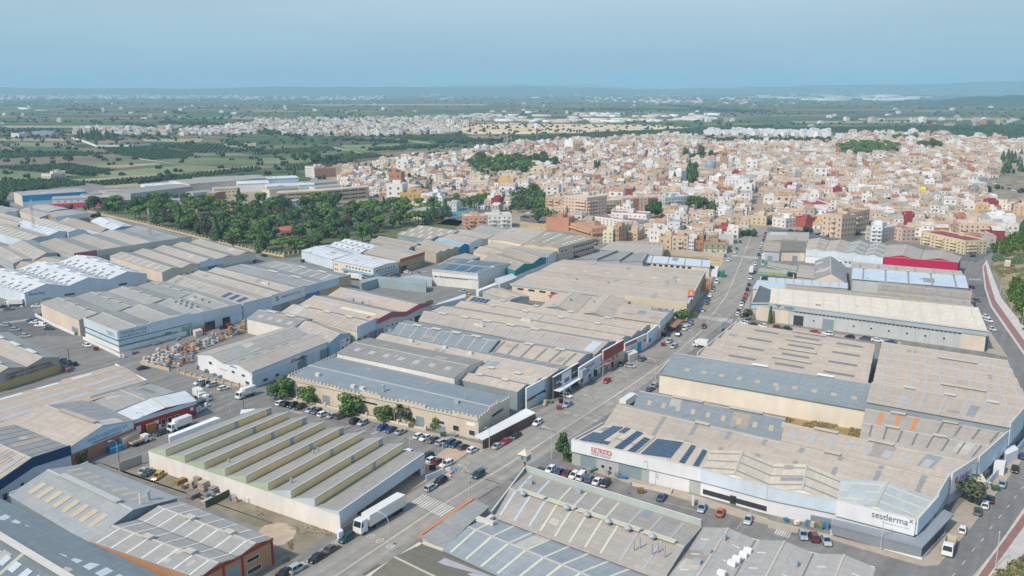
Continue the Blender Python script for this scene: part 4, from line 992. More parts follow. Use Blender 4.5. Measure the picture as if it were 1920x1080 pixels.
row("grey roof with pale squares on a white panel wall behind the sign hall",[(463,597),(545,616),(592,598),(503,580)],6.4,1,1.4,GREY2,P_WHITE,peak=.55,sk=[(None,'n',4,.1,.95,.3,.6,.45,SKY_P)],vents=[(None,2,.1,.9,.5,TRIM)])
wi=shed(B,"pale blue hall with a red and navy logo on its long wall",[(370,664),(534,614),(617,642),(472,700)],5.6,2,1.5,GREY,W_WHITE,roofs=[(BEIGE2,GREY),(GREY,BEIGE2)],wc={2:mat('ribbed',(.50,.62,.70)),3:W_WHITE},peak=.5,
     sk=[([1],'n',5,.05,.9,.45,.6,.4,SKY_D)],fas=[(2,0,1,4.3,6.2,W_LBLUE,.15)],op=[(2,.32,.44,0,3.0,'door'),(2,.02,.14,0,3.8,'door'),(3,.05,.12,1.0,2.2,'window'),(3,.3,.36,3.2,4.2,'window'),(3,.12,.18,3.2,4.2,'window'),(3,.72,.78,3.4,4.6,'window'),(2,.82,.88,.8,2.0,'window'),(2,.68,.73,.8,2.0,'window'),(3,.44,.58,3.1,3.3,RED)],
     txt=[(2,.52,3.6,7.0,.8,"ITALPANEL",NAVY,.22),(2,.47,3.5,2.0,1.4,"IP",RED,.22),(3,.62,5.4,4,.7,"ItalPanel",BLU,.2)],marks=("pale blue logo hall",('car','lamp','tree')))
shed(B,"beige-roofed hall end with a bright blue gable and white front",[(546,612),(617,643),(657,625),(583,600)],5.8,1,1.6,BEIGE2,mat('wall',(.30,.48,.60)),gable=mat('wall',(.30,.48,.60)),sk=[(None,'n',4,.1,.95,.2,.5,.35,SKY_P)],op=[(1,.05,.42,0,4,mat('ribbed',(.30,.50,.62))),(1,.48,.95,0,4.8,W_WHITE),(1,.52,.62,3.2,4.1,GLASSD),(1,.78,.90,3.4,4.3,GLASSD),(1,.55,.65,1,2,GLASSD),(1,.75,.8,0,2.2,GLASSD)])

# ---- glazing company block
LB2=mat('ribbed',(.55,.64,.70))
mi=shed(B,"white and pale blue corner hall with dark green lettering",[(158,600),(221,626),(357,594),(293,569)],7.4,2,1.2,GREY,LB2,roofs=[(GREY,GREY2)],fas=[(0,0,1,4.9,8.3,LB2,.3),(1,0,.42,4.9,8.6,LB2,.3),(1,.42,.85,4.9,8.9,LB2,.3),(1,.85,1,4.9,9.2,LB2,.3),(0,0,1,0,1.9,W_WHITE,.12),(1,0,.92,0,1.9,W_WHITE,.12),(0,0,1,1.95,2.7,mat('plain',(.22,.30,.27)),.06),(1,0,.8,1.95,2.7,mat('plain',(.22,.30,.27)),.06)],
     op=[(0,0,1,4.3,4.85,'band'),(1,0,1,4.3,4.85,'window',24,.1),(1,.86,1,0,4.0,mat('ribbed',(.20,.42,.30))),(1,.62,.71,1.0,3.2,mat('plain',(.10,.14,.10)))],
     txt=[(1,.03,6.9,11,.95,"MIQUELADOS",mat('plain',(.06,.14,.14)),.36),(1,.02,5.5,11.6,.95,"VALENCIA, S.L.",mat('plain',(.06,.14,.14)),.36),(0,.70,6.7,6.5,.6,"MIQUELADOS",mat('plain',(.06,.14,.14)),.36),(0,.72,5.8,6.5,.6,"VALENCIA, S.L.",mat('plain',(.06,.14,.14)),.36)],marks=("green-lettered corner hall",('car','lamp','tree')))
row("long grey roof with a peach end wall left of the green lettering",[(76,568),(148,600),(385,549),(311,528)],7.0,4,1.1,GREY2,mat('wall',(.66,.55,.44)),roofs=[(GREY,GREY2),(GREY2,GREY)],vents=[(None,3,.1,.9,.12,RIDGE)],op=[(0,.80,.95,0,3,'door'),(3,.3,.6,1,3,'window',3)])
row("grey roof with eight round vents behind the pale blue street wall",[(293,570),(357,594),(453,573),(386,549)],7.2,2,1.1,GREY,LB2,fas=[(1,0,1,4.2,8.2,LB2,.3)],op=[(1,.05,.3,0,2.6,W_TAN),(1,.25,.45,0,3.4,'dark'),(1,.6,.75,0,3.6,'dark')],
    bumps=[(x,y,'unit',METAL) for x in (.25,.4,.55,.7) for y in (.2,.32)]+[(x,.62,'unit',METAL) for x in (.2,.4,.6)])
row("beige roof with blue solar rows beside the round vents",[(312,528),(455,573),(509,560),(355,515)],7.0,1,1.3,BEIGE2,LB2,sk=[(None,'n',9,.02,.6,.02,.98,.06,SKY_L),(None,'n',3,.68,.95,.2,.85,.55,SOLAR)],fas=[(1,0,1,2.6,8.2,LB2,.3)])
ir=shed(B,"grey hall with a white sign and navy cube logo",[(356,515),(508,560),(571,541),(420,503)],7.0,2,1.2,BEIGE2,W_GREY,roofs=[(BEIGE2,GREY2)],fas=[(1,0,1,3.4,8.6,W_WHITE,.4)],txt=[(1,.27,5.9,14,1.3,"IRJEPOXI S.L.",mat('plain',(.12,.16,.20)),.5),(1,.10,5.3,2.2,2.2,"S",NAVY,.5)],op=[(1,.28,.52,0,3.2,'door'),(1,.6,.85,3.4,4.8,LTXT)],sk=[([0],'n',3,.3,.9,.3,.6,.2,SKY_P)],bumps=[(.7,.6,'duct',TRIM)],marks=("navy cube-logo hall",('car','lamp','tree')))
row("dark grey roof with two pale ridge hoods behind the blue sign wall",[(420,503),(572,541),(657,518),(545,491)],7.0,2,1.2,GREY2,W_TAN,roofs=[(GREY2,BLUEGREY)],vents=[(None,2,.3,.9,.4,TRIM)],fas=[(1,0,.72,4.2,8.2,LB2,.3),(1,.72,1,3.2,8.0,W_TAN,.3)],op=[(1,.0,.3,1.8,4,mat('plain',(.16,.20,.42))),(1,.5,.9,1.2,4,mat('plain',(.60,.36,.06)),2,.2),(1,.45,.55,5.0,7.4,mat('plain',(.3,.2,.25)))],sk=[([1],'n',6,.1,.95,.05,.95,.08,SKY_L)])
row("grey roof with a painted row of shop walls facing the park road",[(288,467),(373,494),(478,473),(388,449)],6.2,3,1.2,GREY2,W_GREY,roofs=[(BEIGE2,GREY2)],fas=[(1,0,.4,3.6,6.9,LB2,.3),(1,.4,1,2.0,6.6,mat('wall',(.62,.56,.50)),.25)],op=[(1,.15,.3,0,3.4,mat('plain',(.04,.18,.42))),(1,.42,1,.2,5.6,mat('plain',(.60,.30,.20)),6,.94),(1,.95,1.0,0,6.6,NAVY)])
row("beige and grey roof with a small cream gable by the shop walls",[(206,480),(304,511),(373,495),(288,467)],6.0,2,1.2,BEIGE2,W_CREAM,roofs=[(BEIGE2,GREY2)],sk=[([0],'n',6,.1,.9,.1,.9,.1,SKY_L)],op=[(1,.4,.9,0,3,'door',3,.6)])
wh=shed(B,"white hall of three gables dotted with dark rooflights",[(-49,519),(46,549),(275,513),(180,481)],6.4,3,2.6,mat('roof',(.64,.66,.66),.6,0,.5),mat('ribbed',(.60,.66,.71)),peak=.5,
     sk=[(None,'b',7,.05,.95,.18,.42,.32,SKY_D),(None,'n',12,.03,.97,.02,.14,.5,SKY_G),(None,'n',5,.1,.95,.52,.68,.25,SKY_D)],vents=[(None,4,.05,.95,.4,WHITE)],fas=[(1,0,1,0,1.8,W_CREAM,.12)],op=[(1,.30,.38,1.5,2.6,'dark'),(1,.75,.82,2.5,3.4,'dark'),(1,.12,.2,.9,2.2,'window')],
     txt=[(1,.03,4.6,7.0,1.7,"Nicolas Borg",LTXT,.1)],marks=("three-gabled white hall",('car','lamp','tree')))
row("very wide grey roof with a crimson and cream fascia before the park",[(75,455),(139,480),(359,446),(278,424)],7.4,4,1.3,TAN,W_GREY,roofs=[(TAN,GREY2),(TAN,GREY2),(BEIGE2,GREY2),(GREY2,BLUEGREY)],sk=[([0,1],'n',9,.1,.9,.1,.9,.10,SKY_L),([2],'n',10,.1,.9,.3,.55,.3,SKY_P)],fas=[(1,0,.175,4.6,9.0,CR2,.3),(1,.175,1,5.2,8.6,mat('wall',(.56,.55,.46)),.3)],op=[(1,.42,.48,0,3.4,'door'),(1,.5,.95,2.8,4.4,DOORD,5,.4)],marks=("crimson-and-cream fascia",('car','lamp','tree','house')))
shed(B,"gabled grey hall with a beige slope left of the crimson fascia",[(14,462),(65,487),(108,474),(62,450)],6.0,1,1.8,BEIGE2,W_GREY,roofs=[(BEIGE2,GREY2)],sk=[(None,'n',8,0,1,.05,.95,.06,SKY_L)])
row("bright white ribbed roof left of the red and white mast",[(30,420),(92,441),(129,434),(62,414)],6.0,1,1.5,WROOF,W_LBLUE,sk=[(None,'n',9,0,1,.05,.95,.08,SKY_G)])
row("beige roof with dense pale strips right of the bright white roof",[(62,416),(128,436),(162,432),(97,411)],6.0,1,1.4,BEIGE2,W_LBLUE,sk=[(None,'n',9,0,1,.05,.95,.25,SKY_L)])
row("brown-beige roof with a blue end left of the white roof with blue trim",[(110,415),(188,436),(209,430),(140,409)],6.0,1,1.3,TAN,LB2,wc={1:mat('wall',(.18,.38,.52))})
shed(B,"white-roofed hall with bright blue trim and brick windows by the park wall",[(170,414),(208,433),(249,424),(204,408)],6.2,1,1.5,WROOF,mat('wall',(.55,.40,.30)),gable=mat('wall',(.20,.42,.58)),op=[(1,.1,.95,1.4,2.8,'window',5,.4),(1,0,1,0,4.0,mat('wall',(.60,.55,.48)))])
row("beige striped roof at the left edge below the white ribbed roof",[(-30,428),(52,452),(93,443),(20,421)],6.0,1,1.3,BEIGE2,LB2,sk=[(None,'n',9,0,1,.05,.95,.16,SKY_L)])
row("low orange-brown walled shed with a white top band before the pink hall",[(78,402),(104,408),(166,400),(132,393)],6.5,1,.5,GREY,mat('wall',(.42,.25,.12)),fas=[(1,0,1,3.6,7.0,W_WHITE,.3)])
row("small grey hall with a cream front left of the orange-brown shed",[(35,395),(75,408),(104,404),(62,391)],6.0,1,1.3,GREY,W_CREAM,wc={1:W_GREY})
row("flat brown roof with white patches north of the orange-brown shed",[(52,388),(92,397),(128,391),(86,383)],5.5,1,.5,mat('roof',(.45,.42,.38)),W_GREY)
row("long low grey and beige roofs at the left edge under the mast",[(-60,400),(30,425),(62,415),(-20,392)],5.6,2,1.2,BEIGE2,W_GREY,roofs=[(BEIGE2,GREY2)])
row("pale grey roofs at the far left edge of the works",[(-80,385),(5,402),(45,394),(-40,378)],5.6,2,1.1,GREY2,LB2)
row("beige roof with vents in front of the gabled grey hall",[(-20,468),(25,494),(62,486),(15,462)],5.6,1,1.1,BEIGE2,W_GREY)
row("tan low roofs with a blue front at the left edge of the three gables",[(-90,500),(-10,535),(50,523),(-40,490)],5.5,2,1.0,mat('roof',(.46,.37,.27)),W_GREY,bumps=[(.4,.3,'duct',METAL),(.7,.6,'duct',METAL)])
row("tan low roofs before the gabled grey hall",[(30,500),(90,520),(140,478+8),(70,476)],5.2,2,.9,mat('roof',(.46,.37,.27)),W_GREY,roofs=[(mat('roof',(.46,.37,.27)),GREY2)],bumps=[(.4,.3,'duct',METAL)])

# ---- south-west corner
CHM=mat('wall',(.45,.38,.32)); CHY=mat('wall',(.58,.42,.16)); BRT=mat('plain',(.13,.10,.08))
ch=shed(B,"brown-fronted chimney and stove works with painted letters and yellow ground floor",[(-131,667),(-18,709),(111,670),(15,623)],5.4,2,1.7,BEIGE2,CHM,roofs=[(BEIGE2,GREY2)],vents=[(None,3,.05,.95,.5,SKY_L)],
     fas=[(1,0,1,0,2.5,CHY,.1)],op=[(1,.22,.32,0,2.0,'dark'),(1,.40,.50,0,2.0,'dark'),(1,.56,.70,0,2.4,GLASSD),(1,.76,.88,.3,2.2,mat('ribbed',(.40,.27,.08))),(1,.80,.87,4.0,4.7,mat('plain',(.25,.16,.16))),(1,.27,.34,3.3,4.0,mat('plain',(.25,.16,.16)))],
     txt=[(1,.20,4.25,17.5,.85,"CHIMENEAS DE LA RIBERA HOGAR S.L.",BRT,.08),(1,.20,2.95,18.5,.85,"FABRICA DE CASSETES Y ESTUFAS Y ESTUFAS"[:29],BRT,.08)],marks=("chimney and stove works",('car','lamp','tree')))
shed(B,"very long tan roof with faint rooflight ladders left of the junction",[(-30,814),(277,717),(216,685),(-90,770)],6.0,1,1.0,mat('roof',(.50,.41,.33)),W_STEEL,peak=.70,
     sk=[(None,'n',3,.05,.99,.28,.40,.85,SKY_P),(None,'n',3,.05,.95,.60,.72,.85,SKY_P),(None,'f',3,.2,.85,.3,.65,.6,SKY_L),(None,'f',1,.2,.65,.05,.2,.9,SKY_D)],fas=[(1,0,1,5.6,6.6,WHITE,.25)],marks=("very long tan roof",('car','lamp','tree')))
row("grey flat roof with pale rows between the tan roof and the red front",[(168,750),(213,772),(327,735),(277,719)],5.6,1,.5,GREY,W_WHITE,peak=.5,sk=[(None,'f',1,.25,.75,.4,.55,.9,SKY_D),(None,'n',9,.1,.9,.4,.5,.4,SKY_T)],fas=[(3,0,1,5.2,6.8,W_WHITE)])
REDW=mat('wall',(.45,.05,.04))
shed(B,"white-roofed hall with a dark red street front",[(218,773),(250,788),(367,752),(346,734)],5.2,1,.9,WROOF,W_WHITE,peak=.5,wc={1:REDW},fas=[(1,0,1,4.2,5.4,mat('wall',(.55,.62,.66)),.3)],op=[(1,.30,.38,2.0,3.0,WHITE),(1,.42,.49,1.0,2.8,'window'),(1,.52,.59,1.0,2.8,'window'),(1,.64,.71,1.0,2.8,'window'),(1,.03,.10,1.0,3.0,WHITE),(1,.74,.98,.8,1.9,'dark'),(1,.16,.24,0,2.2,'dark'),(1,.9,.95,2.6,3.6,WHITE)],marks=("dark red street front",('car','lamp','tree')))
BRK=mat('wall',(.38,.17,.13))
shed(B,"beige gabled hall with pale blue machinery sign over a brick base",[(5,800),(131,838),(250,789),(165,750)],5.8,1,2.2,BEIGE2,BRK,roofs=[(mat('roof',(.48,.41,.34)),GREY2)],gable=mat('wall',(.55,.64,.70)),sk=[(None,'b',7,.03,.97,.02,.98,.04,SKY_L)],vents=[(None,1,.2,.98,.8,BEIGE2)],fas=[(1,0,1,0,3.6,BRK,.12)],op=[(1,.26,.46,0,3.4,'dark')],
     txt=[(1,.26,4.9,13.5,1.0,"MARTI TONTISERO S.A.",mat('plain',(.25,.45,.60)),.2),(1,.32,4.05,10,.5,"MAQUINARIA AGRICOLA",mat('plain',(.08,.08,.09)),.2)],marks=("pale blue machinery sign",('car','lamp','tree')))
NAV=mat('ribbed',(.02,.06,.14))
shed(B,"beige hall with a navy zigzag band on a white wall",[(-130,858),(-15,912),(131,840),(28,797)],6.2,1,2.0,BEIGE2,mat('wall',(.60,.64,.70)),roofs=[(mat('roof',(.48,.41,.34)),GREY2)],sk=[(None,'b',7,.03,.97,.02,.98,.04,SKY_D)],fas=[],op=[(1,.10,.16,1.0,3,'window'),(1,.22,.42,.3,2.0,'window',2),(1,.32,.37,2.4,3.5,'window')])
nv=SHEDS["beige hall with a navy zigzag band on a white wall"]
a,b_=nv['E'][1]; nn=nv['outn'](1); m=MB(); prof=[(0,4.2,6.6),(.5,6.0,8.6),(1,4.2,7.0)]
for (t0,l0,h0),(t1,l1,h1) in zip(prof,prof[1:]):
    p0,p1=lerp(a,b_,t0),lerp(a,b_,t1); Z=lambda p,z,k:Vector((p.x,p.y,z))+nn*k
    m.hexa([Z(p0,l0,.02),Z(p1,l1,.02),Z(p1,l1,.3),Z(p0,l0,.3)],[Z(p0,h0,.02),Z(p1,h1,.02),Z(p1,h1,.3),Z(p0,h0,.3)])
m.build("fascia",[NAV],nv['o'],nv['org'])
gb=shed(B,"blue-grey gabled hall with a long ridge lantern and tan skylights",[(19,928),(167,1016),(332,934),(166,869)],5.6,1,2.4,mat('roof',(.36,.375,.37),.7),W_STEEL,peak=.48,
     sk=[(None,'n',8,.08,.92,.28,.66,.5,SKY_T),(None,'f',8,.05,.9,.38,.72,.4,SKY_T)],vents=[(None,1,.1,.93,.82,mat('plain',(.45,.45,.43)))],bumps=[(.92,.75,'chimney',METAL),(.95,.62,'pipe',WHITE)],fas=[(3,0,1,5.4,6.2,WHITE,.15)])
row("steel blue roof with a row of pale blue skylights at the bottom left",[(-150,1000),(150,1230),(335,1100),(-30,922)],5.6,1,1.6,STEEL,W_STEEL,peak=.45,sk=[(None,'f',16,.02,.98,.38,.62,.55,SKY_B),(None,'n',14,.05,.9,.5,.75,.5,SKY_B)],vents=[(None,1,.15,.8,.95,TRIM)])
ow=mat('wall',(.48,.26,.14),.9,0,.6)
row("grey-beige roof with pale glass strips above an orange brick front",[(168,1014),(372,1084),(511,1010),(338,941)],6.0,2,1.0,mat('roof',(.36,.35,.325)),ow,sk=[(None,'b',7,.01,.99,.02,.98,.11,SKY_L)],vents=[(None,2,.15,.95,.2,RIDGE)],fas=[(1,0,1,5.6,6.3,mat('plain',(.35,.05,.05)),.15)],op=[(1,.30,.33,0,5.6,mat('plain',(.35,.04,.04))),(1,.55,.58,0,5.6,mat('plain',(.35,.04,.04))),(1,.97,1,0,5.6,mat('plain',(.35,.04,.04))),(1,.06,.24,.1,3.8,'door'),(1,.34,.52,.1,4.4,'door'),(1,.62,.80,3.4,4.4,'window'),(1,.62,.82,.8,2.0,'window')])

# ---- saw-tooth factory
YG=mat('ribbed',(.95,.68,.33),.6,0,1.2); YG2=mat('ribbed',(.84,.70,.42),.6); GG=mat('ribbed',(.40,.50,.33),.7)
q=[(278,845),(478,768),(796,856),(637,966)]
H=5.0; NT=9; RT=2.2
P=[G(x,y,H) for x,y in q]; org=sum(P,Vector())/4; org.z=0
st=thing("sawtooth_factory","factory with nine saw-tooth ridges glazed yellow and a stained white side wall","factory",org)
landmark("saw-tooth factory",org,('car','lamp','tree'))
bil=lambda t,s:lerp(lerp(P[0],P[1],t),lerp(P[3],P[2],t),s)
WS=mat('wall',(.74,.69,.64),.9,0,1.3)
def wallq(a,b_,z0,z1,m,name="wall",th=.35,nrm=None):
    d=b_-a; d.z=0; d.normalize(); nn=Vector((d.y,-d.x,0))
    if nrm is not None and nn.dot(nrm)<0:nn=-nn
    mb=MB(); r=[a,b_,b_-nn*th,a-nn*th]
    mb.hexa([Vector((p.x,p.y,z0)) for p in r],[Vector((p.x,p.y,z1)) for p in r]); return mb.build(name,[m],st,org)
wallq(P[0],P[3],0,H+.1,WS,nrm=-UD)
wallq(P[0],P[1],0,H,WS,nrm=-VD); wallq(P[1],P[2],0,H,WS,nrm=UD)
# avenue side: white band over a recess
wallq(P[3],P[2],2.6,H+.9,mat('ribbed',(.58,.62,.64)),"fascia",.4,nrm=VD)
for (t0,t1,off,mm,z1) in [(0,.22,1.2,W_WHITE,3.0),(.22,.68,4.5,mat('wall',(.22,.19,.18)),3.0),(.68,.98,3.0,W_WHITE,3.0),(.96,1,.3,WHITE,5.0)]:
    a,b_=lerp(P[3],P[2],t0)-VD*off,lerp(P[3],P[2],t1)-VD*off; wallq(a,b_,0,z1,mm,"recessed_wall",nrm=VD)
SLAB=mat('roof',(.36,.345,.31))
for i in range(NT):
    s0,s1=i/NT,(i+1)/NT
    last=i==NT-1
    a,b_,c,d=bil(0,s0),bil(1,s0),bil(1,s1),bil(0,s1)
    up=Vector((0,0,RT if not last else .9))
    t0_=[a+Vector((0,0,.1)),b_+Vector((0,0,.1)),c+up,d+up]
    if (t0_[1]-t0_[0]).cross(t0_[2]-t0_[1]).z<0:t0_=t0_[::-1]
    mb=MB(); mb.hexa([p-Vector((0,0,.18)) for p in t0_],t0_); mb.build("roof_slope",[SLAB],st,org)
    if not last:
        # glazed face on the high side, between dull end panels
        parts=[(0,.03,YG2),(.03,.62,YG if i>1 else YG2),(.62,.66,W_GREY),(.66,.95,YG),(.95,1,YG2 if i%2 else W_GREY)]
        for (ta,tb,mm) in parts:
            pa,pb=lerp(d,c,ta),lerp(d,c,tb)
            mb=MB(); o_=VD*.05
            lo=[Vector((p.x,p.y,z)) for p,z in ((pa,H+.15),(pb,H+.15))]
            mb.hexa([lo[0]-VD*.1,lo[1]-VD*.1,lo[1]+o_,lo[0]+o_],[x+Vector((0,0,RT-.2)) for x in (lo[0]-VD*.1,lo[1]-VD*.1,lo[1]+o_,lo[0]+o_)])
            mb.build("glazing",[mm],st,org)
        mb=MB(); pa,pb=d+up,c+up
        mb.hexa([pa-VD*.25+Vector((0,0,-.08)),pb-VD*.25+Vector((0,0,-.08)),pb+VD*.35+Vector((0,0,-.08)),pa+VD*.35+Vector((0,0,-.08))],[pa-VD*.25+Vector((0,0,.12)),pb-VD*.25+Vector((0,0,.12)),pb+VD*.35+Vector((0,0,.12)),pa+VD*.35+Vector((0,0,.12))])
        mb.build("eaves_trim",[mat('plain',(.40,.42,.40))],st,org)
    for (pa,pd,sgn) in ((a,d,-1),(b_,c,1)):
        mb=MB(); k=UD*(.12*sgn)
        tri=[Vector((pa.x,pa.y,H)),Vector((pd.x,pd.y,H)),Vector((pd.x,pd.y,H+up.z)) ,Vector((pa.x,pa.y,H+.12))]
        mb.hexa([p for p in tri],[p+k for p in tri]); mb.build("gable_panel",[GG if i<6 else mat('ribbed',(.50,.56,.60))],st,org)
for (t,s) in [(.12,3.5/9),(.13,6.4/9),(.55,5.5/9),(.6,5.5/9)]:
    p=bil(t,s); p.z=H+1.1; mb=MB(); mb.cyl(p,p+Vector((0,0,1.1)),.3); mb.build("vent_pipe",[METAL],st,org)
free_prism("lean_to","low white strip roof behind the saw-tooth factory","shed",[c4('E',1270,1040),c4('E',1262,1022),c4('E',1610,885),c4('E',1655,893)],0,3.6,WHITE)
free_prism("link_roof","pale steel valley roof along the far side of the saw-tooth factory","roof",[(452,768),(478,766),(478,770),(450,776)],0,4.4,W_LBLUE)

# ---- south centre
row("narrow grey hall with an orange edge towards the avenue",[(792,1005),(831,1030),(916,951),(889,938)],4.6,1,.3,mat('roof',(.34,.34,.325)),W_GREY,peak=.5,fas=[(3,0,1,4.3,5.0,mat('plain',(.62,.24,.11)),.7)],wc={})
row("dark olive roof with one long pale strip at the bottom edge",[(686,1088),(905,1230),(1010,1100),(792,1021)],4.8,1,.9,mat('roof',(.20,.185,.145)),W_CREAM,peak=.5,fas=[(3,0,1,4.3,5.1,W_CREAM,.9),(2,0,1,4.6,5.3,W_CREAM,.5)],sk=[(None,'f',1,.25,.9,.25,.5,.95,SKY_P),(None,'n',1,.3,.9,.4,.6,.95,SKY_P)])
SB=mat('roof',(.32,.35,.365),.55)
row("steel blue double slope with cream glass strips at the bottom",[(832,1032),(1112,1160),(1243,1088),(924,967)],5.2,1,1.2,SB,W_GREY,peak=.5,sk=[(None,'b',9,0,1,.05,.97,.14,SKY_Y)],bumps=[(.03,.75,'duct',TRIM)])
bb_=row("beige hall with seven ridge extractors and green-yellow skylights",[(923,968),(1243,1087),(1314,988),(985,885)],5.8,1,1.1,mat('roof',(.44,.385,.32)),W_STEEL,peak=.5,roofs=[(mat('roof',(.44,.395,.34)),mat('roof',(.40,.37,.325)))],
    sk=[(None,'n',3,.0,.28,.12,.95,.16,SKY_B),(None,'n',5,.26,.70,.10,.97,.15,SKY_Y),(None,'n',2,.7,.95,.1,.95,.12,SKY_P),(None,'f',2,.0,.22,.1,.9,.14,SKY_B),(None,'f',4,.25,.62,.1,.9,.14,SKY_Y),(None,'f',3,.64,.97,.1,.9,.12,SKY_P)],
    vents=[(None,5,.05,.97,.9,mat('plain',(.56,.54,.42)))],fas=[(2,0,1,4,7.4,mat('ribbed',(.42,.47,.45)),.25),(3,0,1,3,7.0,W_STEEL,.25)],
    bumps=[(.10,.44,'turbine',METAL),(.37,.45,'turbine',METAL),(.49,.45,'turbine',METAL),(.61,.45,'turbine',METAL),(.72,.45,'turbine',METAL),(.85,.45,'turbine',METAL),(.08,.75,'unit',METAL),(.35,.9,'unit',METAL)]+[(x,y,'pipe',METAL) for x,y in ((.80,.22),(.82,.28),(.89,.25),(.91,.30),(.95,.27))],marks=("beige extractor-topped hall",('car','lamp','tree')))
row("pale grey patched roofs of three ridges in the bottom right corner",[(1247,1088),(1314,990),(1640,1066),(1600,1180)],5.4,3,1.3,mat('roof',(.44,.42,.385)),W_LBLUE,roofs=[(mat('roof',(.44,.42,.385)),mat('roof',(.48,.45,.41)))],sk=[(None,'b',3,.05,.9,.3,.6,.06,SKY_L)],fas=[(1,.3,1,2,5.6,mat('ribbed',(.6,.66,.66)),.2)],
    bumps=[(.75,.33,'unit',WHITE),(.66,.32,'unit',WHITE),(.55,.30,'unit',WHITE),(.46,.29,'unit',WHITE),(.25,.27,'unit',WHITE),(.8,.17,'unit',METAL),(.5,.14,'unit',METAL),(.3,.12,'unit',METAL),(.7,.6,'unit',METAL)])

# ---- north-west works beyond the park
def hall(label,x0,y0,x1,y1,depth,H,roof,wall,fasc=None,**k):
    """x0,y0-x1,y1: top front edge in pixels; depth in metres"""
    a,b_=G(x0,y0,H),G(x1,y1,H); d=(b_-a).normalized(); nn=Vector((-d.y,d.x,0))
    if nn.y<0:nn=-nn
    c,e=b_+nn*depth,a+nn*depth
    return shed(B,label,[(x0,y0),(x1,y1),PX(c),PX(e)],H,1,k.pop('rise',1.0),roof,wall,fas=fasc or [],**k)
hall("long hall with a bright blue band over a white wall beyond the park",41,367,161,359,35,9.5,GREY,W_CREAM,[(0,0,1,4.4,9.6,mat('plain',(.03,.30,.55)),.3),(0,0,1,0,4.2,W_LBLUE,.2)])
hall("white hall with a raspberry pink base and dark end beyond the park",97,374,218,369,22,8.0,GREY,W_WHITE,[(0,0,.78,0.3,4.4,mat('plain',(.65,.07,.14)),.2),(0,.79,1,0,7.6,NAVY,.2)],op=[(0,.05,.75,5.6,6.4,'window',7,.6),(0,.45,.52,0,3.6,'door')],marks=("raspberry pink hall",('tree','house','car')))
hall("long grey concrete panel hall beyond the park",245,363,362,349,34,9,GREY2,mat('panelwall',(.40,.40,.38)))
hall("pale beige flat hall with a low roof beside the concrete panel hall",196,362,245,358,24,7.5,BEIGE2,W_CREAM)
hall("small white-roofed hall behind the concrete panel hall",272,349,346,345,24,7,WROOF,W_WHITE)
hall("grey low hall with a white end against the park trees",305,377,406,373,16,6,GREY,mat('wall',(.46,.48,.50)))
hall("white and beige hall with a grey roof at the works' northern end",376,340,500,334,40,9,GREY,W_CREAM)
hall("cream two-storey office block with a dark-windowed front",401,355,450,353,20,8,BEIGE2,mat('wall',(.70,.60,.40)),op=[(0,.08,.95,4.6,5.8,'window',6,.5),(0,.08,.95,1.2,2.4,'window',6,.5)])
hall("white gabled hall between the office block and the school",445,345,505,343,30,8,WROOF,W_WHITE)
hall("white double hall behind the cream school building",500,350,590,347,28,8,mat('roof',(.58,.62,.64),.6),W_WHITE)
hall("grey hall with small square windows right of the white double hall",580,345,632,341,26,8,GREY2,mat('wall',(.52,.50,.46)),op=[(0,.1,.9,3.5,5.0,'window',6,.5)])
hall("grey glazed hall in front of the cream school building",459,383,575,376,14,6.5,GREY,mat('panelwall',(.46,.48,.48)),op=[(0,.45,.98,1,5,W_WHITE,8,.2)])
for lb,a in [("large grey-roofed hall with a beige front at the northern edge",(356,345,470,336,45,9,GREY,W_CREAM)),("pale grey flat hall left of the cream office block",(362,362,400,359,16,6.5,GREY2,W_GREY)),("dark-roofed brick-red annex before the cream office block",(386,362,402,363,14,6,GREY2,mat('wall',(.34,.14,.11)))),
              ("white-roofed long hall at the field edge behind the office block",(470,337,560,333,26,7.5,WROOF,W_LBLUE)),("beige-walled grey hall left of the school's upper corner",(505,356,560,352,16,8,GREY2,W_CREAM)),("low blue-roofed shed before the school's left end",(488,374,518,373,10,4,mat('roof',(.15,.35,.50)),W_LBLUE)),
              ("pale blue cube hall above the school roof",(561,347,590,346,18,9.5,WROOF,mat('wall',(.55,.62,.68)))),("grey gabled hall at the left end of the concrete panel hall",(218,377,256,374,14,6,GREY,mat('wall',(.50,.52,.54)))),("white-gabled low hall behind the raspberry pink base",(160,366,198,362,20,7,GREY2,W_CREAM)),
              ("brown low roof with red awnings before the school",(380+96,380,530,381,8,3.5,mat('tiles',(.36,.16,.11)),W_TAN)),("grey-roofed hall with a white end between the fields and the office",(590,352,640,348,18,7.5,GREY,W_WHITE))]:hall(lb,*a)
hall("grey-roofed sports pavilion with dark windows beyond the park",748,391,790,396,34,6.5,mat('roof',(.40,.385,.35)),mat('wall',(.48,.47,.44)),op=[(0,.3,.7,1,4,'window',2)],marks=("sports pavilion",('tree','house','car')))
sc_=free_prism("school_building","long cream school building with three rows of dark windows","school",[c4('T',150,608),c4('T',500,590),c4('T',840,560),c4('T',845,548),c4('T',480,576),c4('T',165,592)],0,11,mat('wall',(.60,.47,.33)))
landmark("long cream school",G(600,375),('tree','house','car'))
for (xa,ya,xb,yb) in [(180,632,480,612),(510,605,800,585),(180,642,480,624),(510,618,800,598),(200,662,480,648),(510,632,800,612)]:
    pass
a,b_,c=G(*c4('T',150,608),11),G(*c4('T',500,590),11),G(*c4('T',840,560),11)
